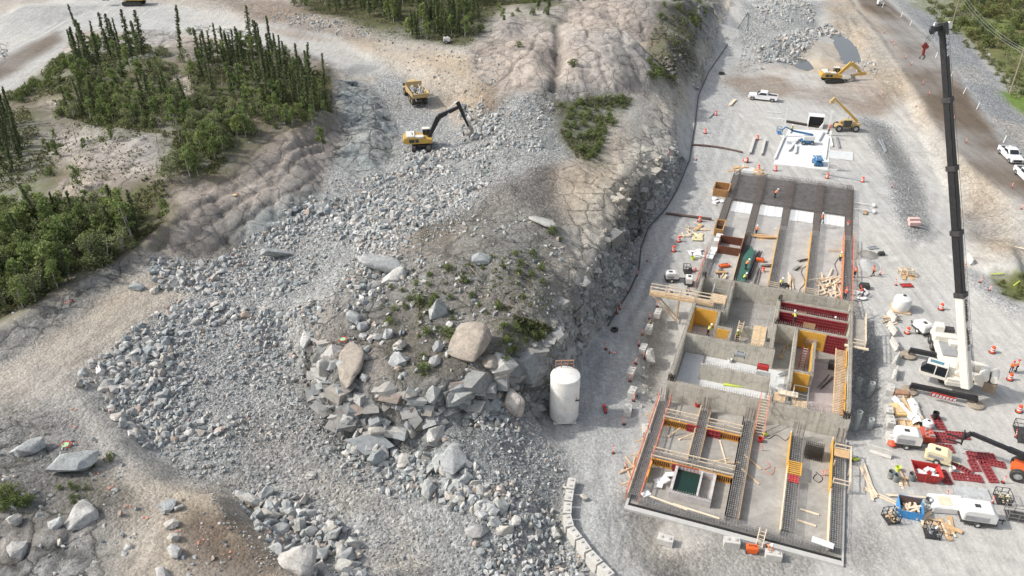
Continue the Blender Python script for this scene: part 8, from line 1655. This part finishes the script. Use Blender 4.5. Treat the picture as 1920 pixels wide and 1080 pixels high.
# scrap and timber heaps, plank by plank
def strew(u, v, su, sv, n, ks, lb, gp, ang=None):
    for k in range(n):
        x, y, z = at(u + random.uniform(-1,1) * su, v + random.uniform(-1,1) * sv); plank(x, y, gz(x, y) + .05 + .03 * (k % 6), random.uniform(0, 3.1) if ang is None else ang + random.uniform(-.1,.1), random.choice(ks), lb, gp, random.uniform(-.06,.06))
strew(1628,912,4,14,5,(4,1),'pale plank in the bundle right of the near slab','planks right of the near slab',1.5); strew(1660,935,10,3,2,(4,),'long pale plank lying left of the blue bin','planks left of the blue bin',-.6); strew(1705,932,8,1,2,(4,),'pale plank lying above the blue bin','planks above the blue bin',0)
strew(1733,968,9,9,12,(2,0),'wood offcut in the loose heap right of the blue bin','offcuts right of the blue bin'); strew(1774,992,10,8,10,(2,3),'brown offcut in the heap below the wrapped stack','offcuts below the wrapped stack'); strew(1692,900,9,6,8,(0,2),'rusty offcut in the heap between the grey barrels','offcuts between the barrels')
strew(1306,428,16,8,9,(3,2,0),'timber scrap in the pile below the leaning drum','scraps in the upper left pile'); strew(1287,442,8,6,5,(2,3),'board in the small heap left of the beams','boards left of the beams'); strew(1384,318,12,7,8,(3,2,1),'board in the heap at the left corner of the rebar mat','boards at the mat corner'); strew(1425,325,22,6,10,(3,2),'plywood piece in the row above the rebar mat','plywood above the mat')
strew(1216,610,3,12,5,(0,4),'plank lying between the blocks beside the lane','planks beside the lane',1.2); strew(1520,470,30,30,7,(2,),'small wood scrap scattered between the beams','scraps between the beams'); strew(1440,470,22,40,12,(3,2,0),'board scattered right of the second beam','boards right of the second beam'); strew(1700,516,12,4,5,(3,),'plywood piece by the two frames right of the foundation','plywood right of the foundation')
strew(1185,880,8,12,5,(0,),'stray timber at the left corner of the near slab','stray timber at the corner'); strew(1668,598,5,18,6,(0,2),'timber scrap among the jersey barriers','scraps among the barriers')
for u, v, n, gp, lb in ((1303,478,9,'white scraps by the lane','white plastic scrap in the pile beside the lane'),(1611,556,7,'white bags right of the basement','white bag in the heap right of the basement'),(1303,445,6,'yellow insulation by the lane','pale yellow insulation piece in the pile beside the lane'),(1350,378,4,'white scraps by the left beam','white scrap beside the leftmost rebar beam'),(1465,430,4,'white scraps in the bays','white scrap lying between the beams')):
    for k in range(n): x, y, z = at(u + random.uniform(-12,12), v + random.uniform(-7,7)); v_, f_ = hull(12, 500 + k + u, 0, .35); me = bpy.data.meshes.new('scrap'); fast_mesh(me, v_ * random.uniform(.4,.9), f_, False); me.materials.append(FOAM if 'yellow' not in gp else mat('insulation_pale', (.68,.60,.36), .8)); tag(link(me, 'scrap_piece', None, (x, y, gz(x, y) + .2), (0, 0, random.random() * 6), (1.3,.8,.5)), lb, 'scrap', gp)
# small sundries in the bays
for u, v, m_, s_, lb in ((1409,1034,MORA,(1.1,.7,.7),'orange portable heater beside the person below the kerb'),(1430,692,REDP,(1.3,.7,.6),'red tool tray hanging on the inner basement wall'),(1358,500,MORA,(1.5,.7,.4),'orange tool case between the two left beams'),(1425,490,MORA,(1.2,.6,.5),'orange and yellow tool box right of the second beam'),(1352,512,PLY,(1.6,.7,.3),'brown crate between the two left beams'),(1387,668,STL,(1.2,.7,.5),'grey bundle of couplers on the near inner wall'),(1389,559,PLY,(1.3,.8,.5),'brown plywood box in the back room of the basement'),(1434,816,HIY,(.5,.4,.3),'small yellow box on the ledge behind the third cage'),(1290,545,STL,(.5,.4,.4),'grey pump box near the generator'),(1472,538,DARKM,(.8,.7,.5),'dark case near the person at the middle beam'),(1603,863,HIY,(.7,.4,.3),'yellow block right of the edge platform'),(1700,536,REDP,(1.6,.9,.2),'red tray of white parts right of the foundation'),(1652,478,DARKM,(.9,.6,.5),'dark plate compactor right of the foundation'),(1637,465,STL,(1.5,.8,.1),'steel sheet by the mixing pile'),(1622,400,PLY,(.5,1.2,.3),'brown roll right of the white foam'),(1134,768,REDP,(.3,1.4,.3),'red bundle of bars lying below the silo shadow'),(1560,690,DARKM,(.9,1.0,.9),'dark cage of tools in the right room of the basement'),(1620,540,DARKM,(1.3,.9,.7),'dark generator right of the red beam corner')):
    z_ = 2.6 if v in (692, 668) else .03; x, y = P(u, v, z_); T = thing('site_item', lb, 'tool', (x, y, z_), random.uniform(-.4,.3)); T.name = lb.split(' ')[1] + '_' + lb.split(' ')[2] if lb.split(' ')[1] not in ('and',) else 'tool_box'
    a_, b2, c2 = s_; MB().box(-a_/2,a_/2,-b2/2,b2/2,.05,c2).build('casing', m_, T, bevel=.04); r_ = MB(); r_.box(-a_/2-.02,-a_/2+.08,-b2/2-.02,b2/2+.02,0,c2*.5).box(a_/2-.08,a_/2+.02,-b2/2-.02,b2/2+.02,0,c2*.5).bar((-a_*.3,0,c2),(-a_*.3,0,c2+.15),.05).bar((a_*.3,0,c2),(a_*.3,0,c2+.15),.05).bar((-a_*.3,0,c2+.15),(a_*.3,0,c2+.15),.05); r_.build('handle_frame', DARKM, T)
for u, v in ((1688,518),(1700,519)):
    T = thing('sawhorse_frame', ('left' if u < 1695 else 'right') + ' pale timber frame of the two right of the foundation', 'frame', at(u, v), .1); r_ = MB(); [r_.bar((x_, y_, 0), (x_, y_, 1.0), .1) for x_ in (0, .9) for y_ in (0, .9)]; [r_.bar((0, y_, z_), (.9, y_, z_), .1) for y_ in (0, .9) for z_ in (.3, .95)]; [r_.bar((x_, 0, .95), (x_, .9, .95), .1) for x_ in (0, .9)]; r_.build('bars', LUMP, T)
tag(MB().lathe([(2.1,0),(1.2,.35),(.4,.7),(0,.8)], 22).build('sand_pile', mat('pile_gravel', (.42,.42,.40), .9, var=.2, scale=4), loc=at(1622,497), smooth=True), 'small grey sand pile right of the foundation', 'sand pile')
tag(MB().lathe([(1.5,0),(.8,.25),(0,.55)], 18).build('sand_pile', mat('damp_pile', (.24,.23,.21), .95), loc=at(1628,478), smooth=True), 'damp dark sand pile behind the grey one right of the foundation', 'sand pile')
for (u, v, h, m_, lb) in ((1452,706,3,YEL,'yellow ladder lying on the ledge of the inner basement wall'),): x, y = P(1340,727,.4); tag(MB().bar((0,0,.1),(3.2,-.55,.1),.35,.15).build('yellow_beam', HIY, loc=(*P(1356,722,.03), .03)), 'yellow level beam lying on the pale basement floor', 'beam')
for (u, v, rz, L_, lb) in ((1906,535,.6,1.9,'yellow stake leaning in the small green hollow'),(1868,518,-.2,1.6,'yellow stick lying at the edge of the small green hollow'),(1914,470,-.9,2.2,'pale stick standing on the tan bank at the right edge')): x, y, z = G(u, v); tag(MB().bar((-L_/2,0,.3),(L_/2,0,.6),.12).build('stake', HIY if 'yellow' in lb else LUMP, loc=(x, y, z), rz=rz), lb, 'stake')
# water, paint marks
def water(pts, z, lb, m_):
    poly = [P(u, v, z) for u, v in pts]; tag(MB().slab(poly, z - .05, z).build('puddle_water', m_), kind='structure')
WM = mat('pond_water', (.085,.09,.085), .12, var=.1, spec=.6)
water([(1538,60),(1575,62),(1606,85),(1618,128),(1585,134),(1555,100)], -.42, '', WM); water([(1480,108),(1515,112),(1530,135),(1500,138)], -.42, '', WM)
PAINTM = mat('spray_paint', (.55,.25,.17), .8, var=.15, scale=4)
for u, v in ((134,770),(137,800),(146,832),(163,860),(184,888),(208,914),(243,947),(275,969),(332,996),(378,1017),(425,1040)):
    x, y, z = G(u, v); r_ = MB(); n = 4
    for k in range(n): a = Vector((random.uniform(-.35,.35), random.uniform(-.35,.35))); zz = gz(x + a.x, y + a.y); r_.add([(x + a.x + math.cos(t_) * random.uniform(.05,.15), y + a.y + math.sin(t_) * random.uniform(.04,.12), zz + .05 + .01 * k) for t_ in (0, 1.2, 2.5, 3.8, 5)], [(0,1,2,3,4)])
    tag(r_.build('paint_mark', PAINTM), 'orange spray paint splash in the line down the sandy ridge', 'paint mark', 'paint splashes on the sandy ridge')
for u, v, lb in ((123,835,'red ringed green survey circle painted on the sandy ridge'),(440,366,'small painted survey ring on the long rock face'),(643,637,'painted survey ring on the left end of the brown hill')):
    x, y, z = G(u, v); T = thing('survey_mark', lb, 'survey mark', (x, y, z + .09)); MB().lathe([(.42,0),(.55,.01),(.55,.02)], 20).build('ring', REDP, T); MB().tube((0,0,0),(0,0,.015),.34,n=16).build('centre', mat('green_paint', (.35,.55,.30), .8), T)
print('objects', len(bpy.data.objects))
